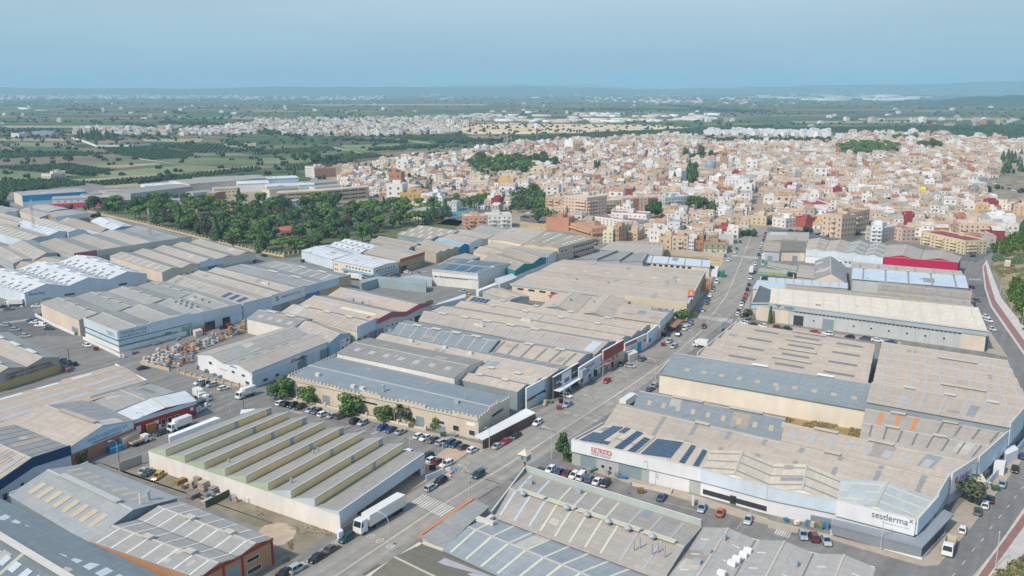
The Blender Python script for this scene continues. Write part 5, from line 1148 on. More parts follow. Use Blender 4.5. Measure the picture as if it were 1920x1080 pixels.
for (p0,p1) in ((a,b_),(b_,c)):
    d=(p1-p0).normalized(); nn=Vector((d.y,-d.x,0))
    for z in (1.6,5.0,8.4):
        for k in range(5):
            q0,q1=lerp(p0,p1,.06+k*.18),lerp(p0,p1,.06+k*.18+.16)
            Z=lambda p,zz,o_:Vector((p.x,p.y,zz))+nn*o_
            mb=MB(); mb.hexa([Z(q0,z,-.02),Z(q1,z,-.02),Z(q1,z,.08),Z(q0,z,.08)],[Z(q0,z+1.1,-.02),Z(q1,z+1.1,-.02),Z(q1,z+1.1,.08),Z(q0,z+1.1,.08)])
            mb.build("window",[GLASSD],sc_,sc_.location)

# ---- solar panels on the white hall, each module its own part
def solar(sh,t0,t1,s0,s1,nt,ns,lift=.25):
    """modules laid on the roof of sh over roof coordinates t (along ridge) and s (across)"""
    me=None
    for i in range(nt):
        for j in range(ns):
            ta,tb=lerp(t0,t1,(i+.04)/nt),lerp(t0,t1,(i+.96)/nt); sa,sb=lerp(s0,s1,(j+.03)/ns),lerp(s0,s1,(j+.97)/ns)
            def rp_(t,s):
                p=sh['bil'](t,s); n=sh['n']; k=min(n-1,int(s*n)); ls=s*n-k; pk=sh['peak']
                p.z=sh['H']+sh['rise']*(ls/pk if ls<pk else (1-ls)/(1-pk))+.1+lift
                return p
            r=[rp_(ta,sa),rp_(tb,sa),rp_(tb,sb),rp_(ta,sb)]
            if (r[1]-r[0]).cross(r[2]-r[1]).z<0:r=r[::-1]
            mb=MB(); mb.hexa([p-Vector((0,0,.06)) for p in r],r)
            c=sum(r,Vector())/4
            r2=[lerp(p,c,.06)+Vector((0,0,.012)) for p in r]
            mb.poly(r2,1)
            mb.build("solar_panel",[SOLARF,SOLAR],sh['o'],sh['org'])
SOL=[(.08,.98,.10,.20,9,2),(.08,.55,.03,.10,4,1),(.70,.98,.22,.27,3,1),(.06,.22,.20,.27,1,1),(.04,.97,.33,.39,8,1),(.04,.82,.43,.485,7,1),(.10,.90,.53,.76,8,6),(.04,.92,.83,.87,8,1),(.04,.88,.93,.97,8,1)]
for rr in SOL:solar(elh,*rr)
# ------------------------------------------------------------------ the town
PAL=[((.74,.715,.68),"white",40),((.64,.55,.44),"cream",22),((.50,.405,.30),"tan",8),((.62,.43,.20),"ochre",3),((.45,.22,.13),"brick-red",4),((.64,.50,.42),"pink",4),((.46,.44,.41),"grey",9),((.30,.045,.06),"dark red",1),((.80,.79,.78),"bright white",14)]
RPAL=[((.47,.36,.26),"tan tiled",40),((.44,.27,.185),"orange tiled",15),((.58,.54,.49),"pale terrace",16),((.34,.16,.13),"red terrace",10),((.37,.35,.32),"grey",10),((.50,.37,.26),"sand-coloured",14)]
def pick(P,r=R):
    k=r.uniform(0,sum(p[2] for p in P))
    for p in P:
        k -= p[2]
        if k <= 0:return p
    return P[-1]
WM={p[1]:mat('wall',p[0],.9,0,1.0) for p in PAL}
RM={p[1]:mat('tiles',p[0]) for p in RPAL}
ORDM=[WM[p[1]] for p in PAL]+[RM[p[1]] for p in RPAL]+[WINT,W_GREY]
MI={p[1]:i for i,p in enumerate(PAL)}; MI.update({p[1]:len(PAL)+i for i,p in enumerate(RPAL)})
IGL,IGR=len(ORDM)-2,len(ORDM)-1

def house_shape(r):
    """parts of one terraced house: (name, kind, MB), facade to -Y, base at the origin"""
    w,d,st=r.uniform(5.6,9.5),r.uniform(8.5,13),r.choice((1,1,1,2,2,2,2,2,3))
    h=st*3.1+.4
    out=[]
    b=MB(); b.hexa([(-w/2,0,0),(w/2,0,0),(w/2,d,0),(-w/2,d,0)],[(-w/2,0,h),(w/2,0,h),(w/2,d,h),(-w/2,d,h)]); out.append(("wall",'w',b))
    if st <= 2 and r.random()<.86 or r.random()<.4:
        typ="pitched"
        b=MB(); rr=r.uniform(1.3,2.2); k=.3; m_=d*r.uniform(.4,.6)
        A,B_,C_,D_,E_,F_=[Vector(v) for v in ((-w/2,-k,h-.1),(w/2,-k,h-.1),(w/2,m_,h+rr),(-w/2,m_,h+rr),(w/2,d+k,h-.1),(-w/2,d+k,h-.1))]
        b.poly([A,B_,C_,D_]); b.poly([D_,C_,E_,F_]); b.poly([A,F_,E_,B_]);
        out.append(("roof",'r',b))
        b=MB(); b.poly([B_+Vector((-.01,0,0)),E_+Vector((-.01,0,0)),C_+Vector((-.01,0,-.1))]); b.poly([F_+Vector((.01,0,0)),A+Vector((.01,0,0)),D_+Vector((.01,0,-.1))]); out.append(("gable",'w',b))
    else:
        typ="flat"
        b=MB(); b.box((0,d/2,h),w-.3,d-.3,.12); out.append(("roof",'r',b))
        b=MB(); t=.2
        for (cx,cy,sx,sy) in ((0,t/2,w,t),(0,d-t/2,w,t),(-w/2+t/2,d/2,t,d-2*t),(w/2-t/2,d/2,t,d-2*t)):b.box((cx,cy,h),sx,sy,r.uniform(.8,1.0))
        out.append(("terrace_wall",'w',b))
        b=MB(); sx,sy=r.uniform(2.0,w*.55),r.uniform(2.2,3.6); b.box((r.uniform(-1,1)*(w-sx)/2*.9,r.uniform(.4,.8)*d,h+.12),sx,sy,2.5); out.append(("stair_hut",'w',b))
    nw=2 if w<8.5 else 3
    for s_ in range(st):
        for k in range(nw):
            x=(k+.5)/nw*w-w/2; z=s_*3.1+(.9 if s_ else .2)
            b=MB(); ww,wh=(1.0,1.35) if s_ else (r.choice((1.0,2.2)),2.1)
            b.hexa([(x-ww/2,-.05,z),(x+ww/2,-.05,z),(x+ww/2,.02,z),(x-ww/2,.02,z)],[(x-ww/2,-.05,z+wh),(x+ww/2,-.05,z+wh),(x+ww/2,.02,z+wh),(x-ww/2,.02,z+wh)])
            out.append(("window",'g',b))
    if st>1 and r.random()<.5:
        for s_ in range(1,st):
            b=MB(); b.box((0,-.5,s_*3.1+.1),w*.55,1.0,.15); b.box((0,-.95,s_*3.1+.25),w*.55,.1,.8); out.append(("balcony",'w',b))
    # rear windows
    for s_ in range(st):
        for k in range(2):
            x=(k*2-1)*w*.22; z=s_*3.1+1
            b=MB(); b.hexa([(x-.5,d-.02,z),(x+.5,d-.02,z),(x+.5,d+.05,z),(x-.5,d+.05,z)],[(x-.5,d-.02,z+1.2),(x+.5,d-.02,z+1.2),(x+.5,d+.05,z+1.2),(x-.5,d+.05,z+1.2)])
            out.append(("window",'g',b))
    return dict(w=w,d=d,h=h,st=st,typ=typ,parts=out)
hr_=random.Random(3)
HS=[house_shape(hr_) for _ in range(34)]
for t_ in HS:
    t_['me']=[(n,k,b.mesh(n,[WINT if k=='g' else WM['white'] if k=='w' else RM['grey']])) for n,k,b in t_['parts']]
    V=[]; Fc=[]; K=[]
    for n,k,b in t_['parts']:
        if n=='balcony':continue
        o_=len(V); V+=[tuple(v) for v in b.v]
        for f in b.f:Fc.append([i+o_ for i in f]); K.append(k)
    t_['V']=np.array(V); t_['F']=Fc; t_['K']=K
STW={1:"single-storey",2:"two-storey",3:"three-storey",4:"four-storey",5:"five-storey"}

BLOCKED=[]     # world circles (x, y, r) kept free of generated houses
def blocked(x,y):return any((x-a) ** 2+(y-b) ** 2<r*r for a,b,r in BLOCKED)

def block(label,xl,yl,xr,yr,ytop,depth,st,wall,roof="pale terrace",cat="apartment block",panels=(),bal=(),win=True,roofm=None,mark=None,rot=None):
    """apartment block: ground corners of its front in pixels, ytop = pixel height of the left front top"""
    A,B_=G(xl,yl),G(xr,yr)
    dd=A.length
    v=(ytop-540)/FPX; el=(v*CP+SP)/(CP-v*SP)
    H=CH-A.y*el
    H=max(5,min(45,H)); st=st or max(1,round(H/3.1)); fh=(H-.3)/st
    d=B_-A; L=d.length; d.normalize(); nn=Vector((d.y,-d.x,0))
    C_,D_=B_-nn*depth,A-nn*depth
    org=(A+C_)/2; org.z=0
    BLOCKED.append((org.x,org.y,max(L,depth)*.5+3));
    o=thing("apartment_block" if st>2 else "building",label,cat,org)
    if mark:landmark(mark,org,('house','tree','car'))
    wm=mat('wall',wall,.9); z=Vector((0,0,1))
    b=MB(); b.hexa([A,B_,C_,D_],[p+z*H for p in (A,B_,C_,D_)]); b.build("wall",[wm],o,org)
    b=MB(); q=[lerp(p,org,.04)+z*(H-p.z+0) for p in (A,B_,C_,D_)]; q=[Vector((p.x,p.y,H)) for p in q]
    b.hexa(q,[p+z*.12 for p in q]); b.build("roof",[roofm or RM[roof]],o,org)
    for (p0,p1) in ((A,B_),(B_,C_),(C_,D_),(D_,A)):
        b=MB(); e=(p1-p0).normalized(); n2=Vector((-e.y,e.x,0))*.25
        b.hexa([p0+z*H,p1+z*H,p1+n2+z*H,p0+n2+z*H],[x+z*(H+.9) for x in (p0,p1,p1+n2,p0+n2)]); b.build("parapet",[wm],o,org)
    def bx(nm,P0,P1,n_,t0,t1,z0,z1,k0,k1,m):
        p0,p1=lerp(P0,P1,t0),lerp(P0,P1,t1); Z=lambda p,zz,k:Vector((p.x,p.y,zz))+n_*k
        b=MB(); b.hexa([Z(p0,z0,k0),Z(p1,z0,k0),Z(p1,z0,k1),Z(p0,z0,k1)],[Z(p0,z1,k0),Z(p1,z1,k0),Z(p1,z1,k1),Z(p0,z1,k1)]); return b.build(nm,[m],o,org)
    for (t0,t1,z0,z1,c) in panels:bx("cladding",A,B_,nn,t0,t1,z0*H,z1*H,-.02,.12,mat('wall',c,.9))
    if win:
        for (P0,P1,n_,LL) in ((A,B_,nn,L),(B_,C_,d,depth),(D_,A,-d,depth)):
            k=max(2,int(LL/3.2));
            for s_ in range(st):
                for i in range(k):
                    tc_=(i+.5)/k; hw=.5/LL
                    z0=s_*fh+(fh*.33)
                    bx("window",P0,P1,n_,tc_-hw,tc_+hw,z0,z0+fh*.38,-.02,.14,WINT)
        for (f,t0,t1) in bal:
            P0,P1,n_=((A,B_,nn),(B_,C_,d),(D_,A,-d))[f]
            for s_ in range(1,st):bx("balcony",P0,P1,n_,t0,t1,s_*fh-.1,s_*fh+.95,0,1.3,mat('wall',tuple(min(.8,c*1.1) for c in wall),.9))
    r=random.Random(int(xl*7+yl))
    for i in range(2 if L>14 else 1):
        c=lerp(lerp(A,B_,r.uniform(.2,.8)),lerp(D_,C_,.5),r.uniform(.5,1)); c.z=H+.12
        b=MB(); b.box(c,4.5,3.5,2.6,ax=d); b.build("stair_hut",[wm],o,org)
    return o
def BL(label,k,x0,y0,x1,y1,top,depth,st,wall,**kw):
    (a,b),(c,d)=c4(k,x0,y0),c4(k,x1,y1)
    return block(label,a,b,c,d,c4(k,0,top)[1],depth,st,wall,**kw)
BL("orange-brown apartment tower with dark balconies beside the pink tower",'U',250,675,372,690,555,16,5,(.54,.40,.28),bal=[(0,.2,.45),(0,.6,.85)])
BL("pale pink apartment tower with white corner balconies, tallest near the works",'U',376,700,560,725,550,24,6,(.66,.50,.40),bal=[(0,.55,.95),(1,.05,.5)],mark="pale pink apartment tower")
BL("long cream apartment block with a shaded side right of the pink tower",'U',636,690,822,672,600,14,4,(.66,.53,.38),bal=[(0,.3,.7)])
BL("cream block with two brick-red panels facing the avenue side",'U',825,675,1142,660,572,14,5,(.64,.51,.38),panels=[(.24,.38,.05,.98,(.42,.18,.11)),(.60,.90,.05,.98,(.36,.13,.08))],mark="brick-red panelled block")
BL("pale blue-grey apartment block with small balconies",'U',1146,672,1325,655,570,14,4,(.50,.54,.57),bal=[(0,.05,.3),(0,.4,.65)])
BL("white flat-roofed block with a red terrace behind the treed yard",'U',740,760,1005,775,680,14,4,(.74,.73,.71),roof="red terrace")
BL("white stepped terraces with red tiles in front of the white block",'U',620,760,930,800,715,16,3,(.68,.68,.67),roof="red terrace",win=True)
BL("bare red brick flats at the corner of the brown-roofed hall",'U',253,800,425,810,715,14,3,(.52,.26,.17),roof="red terrace",win=False)
BL("brick villa with orange tiled roof and balconies beside the bare brick flats",'U',408,800,600,858,770,16,2,(.54,.32,.20),roof="orange tiled",bal=[(0,.05,.95),(1,.05,.9)],mark="orange-roofed brick villa")
BL("long white and orange-brick flats beside the grey roofs",'T',1565,875,1735,870,790,14,3,(.60,.36,.24),bal=[(0,.2,.4),(0,.6,.8)])
BL("white end of the long flats with roof terraces beside the grey roofs",'T',1737,870,1918,865,780,14,3,(.74,.71,.66),bal=[(0,.1,.35),(0,.55,.8)],mark="orange-and-white flats")
BL("small two-storey white house with a shop between the pink and the terraced houses",'U',680,900,755,905,815,10,3,(.66,.62,.44))
BL("brick three-storey house with tall windows beside the yellowish house",'U',760,900,800,905,785,10,3,(.45,.30,.20))
BL("tan house with pale shutters beside the brick three-storey house",'U',872,880,940,885,820,12,2,(.60,.42,.28))
BL("beige two-storey twin house over garages at the dry plot",'U',1197,960,1318,965,855,11,3,(.60,.48,.36),roof="red terrace",bal=[(0,.38,.65)])
BL("ochre house with a dark garage beside the beige twin house",'U',1098,950,1192,958,862,11,2,(.62,.47,.28),roof="grey")
BL("narrow white house between the beige twin and the brick-red house",'U',1322,965,1362,968,880,11,3,(.70,.68,.68),roof="red terrace")
BL("plain brick-red house beside the narrow white one",'U',1366,965,1432,968,890,11,2,(.46,.23,.13),roof="red terrace")
BL("brown-fronted house with two green bands at the avenue's left kerb",'U',1436,975,1610,980,905,11,2,(.44,.34,.24),roof="red terrace",panels=[(0,1,.42,.52,(.20,.30,.17)),(0,1,0,.40,(.66,.57,.46)),(0,1,.94,1.0,(.24,.34,.20))],mark="green-banded house")
BL("white shed-like house with a grey side wall behind the green-banded house",'U',1455,905,1660,910,845,12,2,(.62,.60,.56),win=False)
BL("dark red roofed yard house at the avenue's upper left kerb",'U',1545,850,1672,852,800,12,2,(.40,.08,.08),roof="red terrace",win=False)
BL("tan barn-like house with two small windows near the avenue's top",'U',1465,810,1630,822,780,14,2,(.50,.42,.30),roof="tan tiled",win=False)
BL("white three-storey house with small windows above the terraced row",'U',1170,838,1255,842,748,18,3,(.68,.67,.68),roof="grey")
BL("cream corner house closing the avenue's upper end",'U',1760,760,1905,772,700,14,2,(.62,.54,.36),roof="tan tiled",mark="cream avenue-end house")
BL("large white windowless hall-house between the church and the avenue",'U',1312,590,1555,590,515,26,3,(.74,.72,.70),win=False)
BL("tall white block with a grid of small windows near the church",'U',1592,530,1775,535,425,20,5,(.77,.76,.76),mark="tall gridded white block")
BL("white block with a crimson side left of the tall white block",'U',1476,475,1560,480,405,16,4,(.76,.75,.75))
BL("crimson-sided flats behind the tall white block",'U',1626,415,1712,418,372,12,3,(.38,.04,.07),win=False)
BL("ochre blank-walled block by the church tower",'U',1680,360,1768,362,300,14,4,(.60,.42,.22),win=False)
BL("pale blue blocks beside the church tower",'U',1525,320,1650,325,262,14,4,(.66,.70,.74))
BL("white tower block with a tan twin, tallest in the old town",'U',392,218,458,222,130,14,7,(.76,.75,.74),win=False,mark="white old-town tower")
BL("tan brick tower with balconies beside the white tower block",'U',460,248,512,248,140,14,7,(.56,.42,.24),bal=[(0,.1,.9)])
BL("long pink-brown apartment slab at the back of the town",'U',745,210,905,214,150,14,5,(.56,.36,.26),bal=[(0,.1,.9)])
BL("tan apartments with a crimson wing before the old town trees",'U',462,455,600,452,395,14,4,(.50,.36,.22),bal=[(0,.1,.7)])
BL("white gabled hall-house beside the tree-filled square",'U',1175,445,1268,450,365,16,4,(.76,.75,.76),win=False)
BL("long orange-beige apartment block at the street corner beyond the beige roofs",'V',398,845,545,868,690,16,4,(.62,.48,.36),roof="orange tiled",bal=[(0,.5,.7)],mark="orange-beige corner apartments")
BL("orange-beige wing with balconies behind the corner apartments",'V',548,860,750,810,700,14,4,(.60,.47,.35),roof="orange tiled",bal=[(0,.1,.3),(0,.5,.7)])
BL("white low house with a crimson yard wall near the avenue's top",'V',30,775,130,790,715,12,2,(.74,.70,.68))
BL("dark red garage house with a grey side next to the crimson yard",'V',185,775,282,790,715,12,2,(.38,.10,.08),roof="red terrace",win=False)
BL("ochre yellow house left of the orange-beige apartments",'V',335,780,398,785,735,10,2,(.66,.45,.18))
BL("large white building with a crimson roof terrace and a long side wall",'V',310,690,475,690,622,34,3,(.78,.77,.78),roof="red terrace",win=True,roofm=mat('plain',(.33,.05,.07)),mark="crimson-terraced white building")
BL("white block with grey balconies facing the crimson hall",'V',765,895,850,900,775,14,4,(.68,.70,.72),bal=[(0,.1,.45),(0,.55,.9)],mark="grey-balconied white block")
BL("grey-sided flats with a brick base beside the white block with balconies",'V',852,895,985,870,800,12,3,(.52,.48,.42))
BL("pink house with a dark red awning right of the grey-sided flats",'V',1000,890,1098,885,800,12,3,(.64,.48,.42),roof="red terrace")
BL("big cream apartment block with a crimson roof terrace above the crimson hall",'V',1140,910,1470,990,820,16,4,(.68,.56,.38),roofm=mat('plain',(.26,.07,.08)),bal=[(0,.1,.22),(0,.4,.52),(0,.7,.82),(1,.1,.5)],mark="big cream apartment block")
BL("salmon-beige apartments with long balconies behind the big cream block",'V',1425,880,1700,890,760,18,4,(.64,.48,.36),bal=[(0,.55,.95),(1,.1,.9)],mark="salmon-beige apartments")
BL("dark-roofed tan houses before the long grey wall",'V',985,760,1180,750,705,14,2,(.42,.38,.32),roof="grey",win=False)
BL("long blank grey-beige wall building in the lower town",'V',1235,700,1450,690,645,20,3,(.50,.46,.40),roof="grey",win=False)
BL("bright yellow house, the only one in town",'V',1095,545,1245,550,505,12,2,(.75,.70,.16),win=False,mark="bright yellow house")
BL("long apartment row with a crimson roof right of the yellow house",'V',1290,620,1440,640,550,12,4,(.52,.42,.30),roofm=mat('plain',(.33,.08,.10)),bal=[(0,.1,.9)],mark="crimson-roofed apartment row")
BL("white hall-house with windows in three rows",'V',580,535,790,545,480,16,3,(.72,.70,.67),mark="white three-row house")
BL("white and crimson flats left of the beige block",'V',140,550,205,555,475,12,4,(.72,.70,.70),win=False)
BL("crimson-sided slab beside the white flats",'V',205,550,248,545,475,12,4,(.36,.04,.08),win=False)
BL("broad white building near the pines at the town's back",'V',365,310,560,318,262,16,4,(.52,.47,.38))
BL("white stepped house cluster in the middle of the right town",'V',950,420,1130,430,365,16,3,(.76,.75,.75))
BL("white flats at the town's right edge with a blue side",'V',1430,480,1560,500,440,12,3,(.70,.70,.74))
BL("white house with an orange-red side wall at the right",'V',1650,645,1820,660,610,12,2,(.72,.66,.60),roof="orange tiled")
BL("orange-tan house cut by the right edge of the picture",'V',1835,690,1960,700,620,14,3,(.58,.42,.28))
BL("white L-shaped hall behind the salmon-beige apartments",'V',1645,790,1850,800,700,14,3,(.76,.76,.78),win=False)
BL("white house row with pale tiles left of the pine park",'T',370,485,440,495,410,14,4,(.68,.66,.64),roof="orange tiled")
BL("red brick row houses with orange roofs beside the fields",'T',442,495,600,485,430,14,3,(.52,.26,.18),roof="orange tiled")
BL("beige blank-ended block behind the red brick row",'T',585,465,698,462,410,14,4,(.48,.38,.29),win=False)
BL("building with a bright blue roof awning beside the school",'T',710,560,860,560,520,16,2,(.50,.42,.34),roofm=mat('plain',(.05,.28,.52)))
BL("white terraced corner building with rows of dark balconies by the courts",'T',905,615,1160,625,565,26,3,(.62,.60,.55),bal=[(0,.02,.98)],mark="white terraced corner building")
BL("yellow-ochre gabled houses by the sports pavilion",'T',1080,680,1240,680,612,18,2,(.64,.42,.15),roof="tan tiled",mark="yellow-ochre gabled houses")
BL("low white school with brown tiled roofs by the bus stop",'T',1380,690,1620,680,645,26,2,(.66,.60,.54),roofm=mat('tiles',(.40,.18,.11)))
BL("white blank-gabled hall by the palms",'T',1240,685,1325,690,615,22,2,(.72,.72,.73),win=False)
BL("cream long building with a brown side left of the tree park",'T',1545,560,1740,570,512,16,3,(.66,.56,.44),roof="grey")
BL("round tan water tank-like tower beside the pine wood",'T',1670,452,1720,452,420,10,2,(.55,.34,.20),cat="tower",win=False,roof="orange tiled")
# church with dome and tower
p=G(*c4('U',1465,415)); o=thing("church_dome","small church with a grey-blue dome beside the dark trees","church",p); BLOCKED.append((p.x,p.y,16)); landmark("church dome",p,('house','tree'))
b=MB(); b.box(p,22,16,11); b.build("nave",[WM['tan']],o,p)
b=MB(); q=p+Vector((3,0,11)); b.cyl(q,q+Vector((0,0,3)),6,6,12)
prev=6
for k in range(5):
    r1=6*cos((k+1)/5*pi/2*.98); b.cyl(q+Vector((0,0,3+6*sin(k/5*pi/2))),q+Vector((0,0,3+6*sin((k+1)/5*pi/2))),prev,r1,12); prev=r1
b.build("dome",[mat('plain',(.25,.31,.38),.5)],o,p)
p=G(*c4('U',1585,380)); o=thing("church_tower","brown church bell tower with a stepped top","church",p); BLOCKED.append((p.x,p.y,12))
b=MB(); b.box(p,8,8,20); b.build("shaft",[mat('wall',(.50,.33,.22))],o,p)
b=MB(); b.box(p+Vector((0,0,20)),6,6,6); b.cyl(p+Vector((0,0,26)),p+Vector((0,0,32)),3,.2,8); b.build("belfry",[mat('wall',(.48,.30,.19))],o,p)
for dx in (-1.6,1.6):
    b=MB(); b.box(p+Vector((dx,-3.02,21)),1.2,.1,3); b.build("bell_opening",[DARK],o,p)

# town outline, parks and open places left free
TOWN=[(640,340),(650,318),(700,312),(760,300),(860,292),(960,275),(1040,268),(1180,262),(1260,256),(1340,263),(1450,270),(1570,262),(1600,252),(1730,255),(1800,264),(1960,270),(2080,290),(2080,350),(1930,375),(1870,402),(1862,420),(1900,440),(1850,466),(1780,452),(1600,438),(1550,432),(1440,418),(1375,452),(1352,470),(1250,462),(1200,455),(1130,442),(1120,425),(1040,428),(1000,400),(960,398),(870,398),(800,385),(740,380),(695,362),(650,352)]
GREEN=[]
FREE=[[(875,318),(900,300),(990,302),(1010,322),(985,330),(900,335)],[(985,308),(1020,300),(1060,312),(1040,322)],[(1095,318),(1125,316),(1135,326),(1100,328)],
        [(960,372),(1010,362),(1022,372),(1022,398),(975,402),(955,392)],[(1270,335),(1300,318),(1318,335),(1310,355),(1280,355)],[(1283,298),(1310,290),(1335,300),(1300,308)],
        [(1210,390),(1250,388),(1245,422),(1212,420)],[(1275,385),(1345,382),(1352,412),(1280,412)],[(1565,285),(1600,276),(1685,280),(1690,292),(1600,298)],[(1715,278),(1755,272),(1760,284),(1720,285)],
        [(1320,262),(1560,256),(1565,272),(1330,272)],[(1870,300),(1915,295),(1915,330),(1870,330)],[(1850,335),(1960,315),(1960,370),(1870,395),(1830,350)],
        [(900,332),(1000,338),(1000,345),(905,342)],[(960,395),(1020,398),(1050,410),(1030,425),(960,415)],[(1395,425),(1410,340),(1416,340),(1442,425)],[(1545,435),(1640,428),(1640,448),(1560,448)],
        [(1440,422),(1560,432),(1560,450),(1440,440)],[(765,352),(780,348),(905,395),(880,400)],[(655,305),(780,330),(870,362),(860,368),(660,320)]]
houses=[]
gr=random.Random(11)
ang=radians(-17.5)                         # blocks follow the far avenue
ca_,sa_=cos(ang),sin(ang)
UX,UY=Vector((ca_,sa_,0)),Vector((-sa_,ca_,0))
bv=0.0
cx0,cy0=0.0,560.0
row_v=0.0
while row_v<1900:
    dep=gr.uniform(20,25)
    xs=-1400.0
    blk=gr.uniform(0,60)
    while xs<1500:
        si=gr.randrange(len(HS)); sh=HS[si]; w=sh['w']
        if blk>gr.uniform(70,110):xs+=7.5; blk=0
        for side in (0,1):
            s2i=si if side==0 else gr.randrange(len(HS)); s2=HS[s2i]
            sx_=w/s2['w']
            off=row_v if side==0 else row_v+dep+gr.uniform(-1,1)
            c=Vector((cx0,cy0,0))+UX*(xs+w/2)+UY*off
            if c.y<400:continue
            mid=c+UY*((1 if side==0 else -1)*s2['d']/2)
            px,py=PX(mid)
            if not (-60<px<2050) or not inpoly(px,py,TOWN) or any(inpoly(px,py,f) for f in FREE) or blocked(mid.x,mid.y):continue
            hs_=gr.uniform(.82,1.12)
            if gr.random()<.045 and side==0:sx_ *= 2.1; hs_ *= 1.5
            houses.append((mid.length,s2i,c,ang+(pi if side else 0),sx_,hs_,pick(PAL,gr),pick(RPAL,gr)))
        if gr.random()<.10:GREEN.append(Vector((cx0,cy0,0))+UX*xs+UY*(row_v+dep*.5))
        xs+=w; blk+=w
    row_v+=dep+gr.choice((5,6,7))
houses.sort(key=lambda h:h[0])
inview=[h for h in houses if -10<PX(h[2])[0]<1930]
NEAR=inview[:270]; nearid=set(id(h) for h in NEAR)
for (dist,si,c,a,sx_,hz_,wc_,rc_) in NEAR:
    t_=HS[si]
    o=thing("town_house",None,"house",c,"houses of the town",a); o.scale=(sx_,1,hz_)
    for n,k,me in t_['me']:
        q=child(n,me,o,WM[wc_[1]] if k=='w' else RM[rc_[1]] if k=='r' else None)
    label_later(o,f"{wc_[1]} {STW[t_['st']]} house, {rc_[1]} {'flat' if t_['typ'] == 'flat' else 'pitched'} roof",'house')

class Pool:
    """many small shapes gathered into one mesh that nobody would count"""
    def __init__(s):s.V=[]; s.F=[]; s.M=[]; s.n=0
    def add(s,V,F,M):
        s.V.append(V); s.F+=[[i+s.n for i in f] for f in F]; s.M+=M; s.n+=len(V)
    def build(s,name,mats):
        me=bpy.data.meshes.new(name)
        V=np.concatenate(s.V)
        lens=np.array([len(f) for f in s.F],dtype=np.int32)
        loops=np.fromiter((i for f in s.F for i in f),dtype=np.int32,count=int(lens.sum()))
        me.vertices.add(len(V)); me.vertices.foreach_set("co",V.astype(np.float32).ravel())
        me.loops.add(len(loops)); me.loops.foreach_set("vertex_index",loops)
        me.polygons.add(len(lens)); me.polygons.foreach_set("loop_start",np.concatenate([[0],np.cumsum(lens)[:-1]]).astype(np.int32))
        me.polygons.foreach_set("loop_total",lens)
        for m in mats:me.materials.append(m)
        me.polygons.foreach_set("material_index",np.array(s.M,dtype=np.int32))
        me.uv_layers.new(name="uv")
        me.update(calc_edges=True); me.validate()
        o=bpy.data.objects.new(name,me); COL.objects.link(o); o["kind"]="stuff"
        return o
def xf(V,c,a,sx=1,sy=1,sz=1):
    W_=V*np.array([sx,sy,sz]); ca,sa=cos(a),sin(a)
    return np.stack([W_[:,0]*ca-W_[:,1]*sa+c[0],W_[:,0]*sa+W_[:,1]*ca+c[1],W_[:,2]+c[2]],1)
pool=Pool()
for h in houses:
    if id(h) in nearid:continue
    dist,si,c,a,sx_,hz_,wc_,rc_=h; t_=HS[si]
    pool.add(xf(t_['V'],c,a,sx_,1,hz_),t_['F'],[MI[wc_[1]] if k=='w' else MI[rc_[1]] if k=='r' else IGL for k in t_['K']])
# the white terrace of houses behind the tree park and the far villages
def scatter_houses(poly,spacing,pal,n_max,seed,sc=1.0,white=0.0,hmax=99):
    r=random.Random(seed); xs=[p[0] for p in poly]; ys=[p[1] for p in poly]; k=0; tries=0
    pts=[]
    while k<n_max and tries<n_max*30:
        tries+=1
        x,y=r.uniform(min(xs),max(xs)),r.uniform(min(ys),max(ys))
        if not inpoly(x,y,poly):continue
        c=G(x,y)
        if any((c.x-q[0]) ** 2+(c.y-q[1]) ** 2<spacing ** 2 for q in pts[-150:]):continue
        pts.append((c.x,c.y)); t_=HS[r.randrange(len(HS))]
        if t_['st']>hmax:continue
        wc_,rc_=pick(PAL,r),pick(RPAL,r)
        if r.random()<white:wc_=PAL[-1]; rc_=RPAL[2]
        pool.add(xf(t_['V'],c,r.choice((.1,.1+pi/2,.3,-.2)) ,sc*r.uniform(.9,1.6),sc*r.uniform(.9,1.4),sc ** .5),t_['F'],[MI[wc_[1]] if q=='w' else MI[rc_[1]] if q=='r' else IGL for q in t_['K']])
        k+=1
scatter_houses([(1325,252),(1330,246),(1555,250),(1560,258)],9,None,150,1,1.1,1.0)
scatter_houses([c4('T',0,130),c4('T',0,60),c4('T',400,60),c4('T',900,45),c4('T',1500,55),c4('T',1650,80),c4('T',1480,160),c4('T',960,180),c4('T',320,185)],11,None,950,2,1.0,.2)
scatter_houses([c4('Q',560,335),c4('Q',1260,330),c4('Q',1270,375),c4('Q',560,370)],12,None,120,3,1.1,.2)
scatter_houses([c4('Q',1350,350),c4('Q',1920,290),c4('Q',1920,370),c4('Q',1360,378)],12,None,160,4,1.0,.3)
scatter_houses([(0,177),(90,180),(190,178),(460,180),(480,184),(120,186),(0,187)],20,None,420,5,2.2,.3)
scatter_houses([(0,167),(700,170),(700,176),(0,176)],60,None,160,6,2.6,.3)
scatter_houses([(0,190),(1920,185),(1920,235),(900,250),(0,235)],60,None,105,7,1.3,.5)
scatter_houses([(800,222),(940,216),(980,225),(830,232)],14,None,90,8,1.2,.3)
scatter_houses([(1740,250),(1920,262),(1920,300),(1800,290)],12,None,60,9,1.0,.3)
scatter_houses([(450,182),(720,180),(720,188),(450,188)],30,None,130,10,2.0,.5)
scatter_houses([(1100,182),(1420,182),(1400,196),(1100,192)],40,None,90,12,2.0,.5)
scatter_houses([(1500,222),(1920,225),(1920,240),(1700,236)],40,None,20,13,1.5,.2)
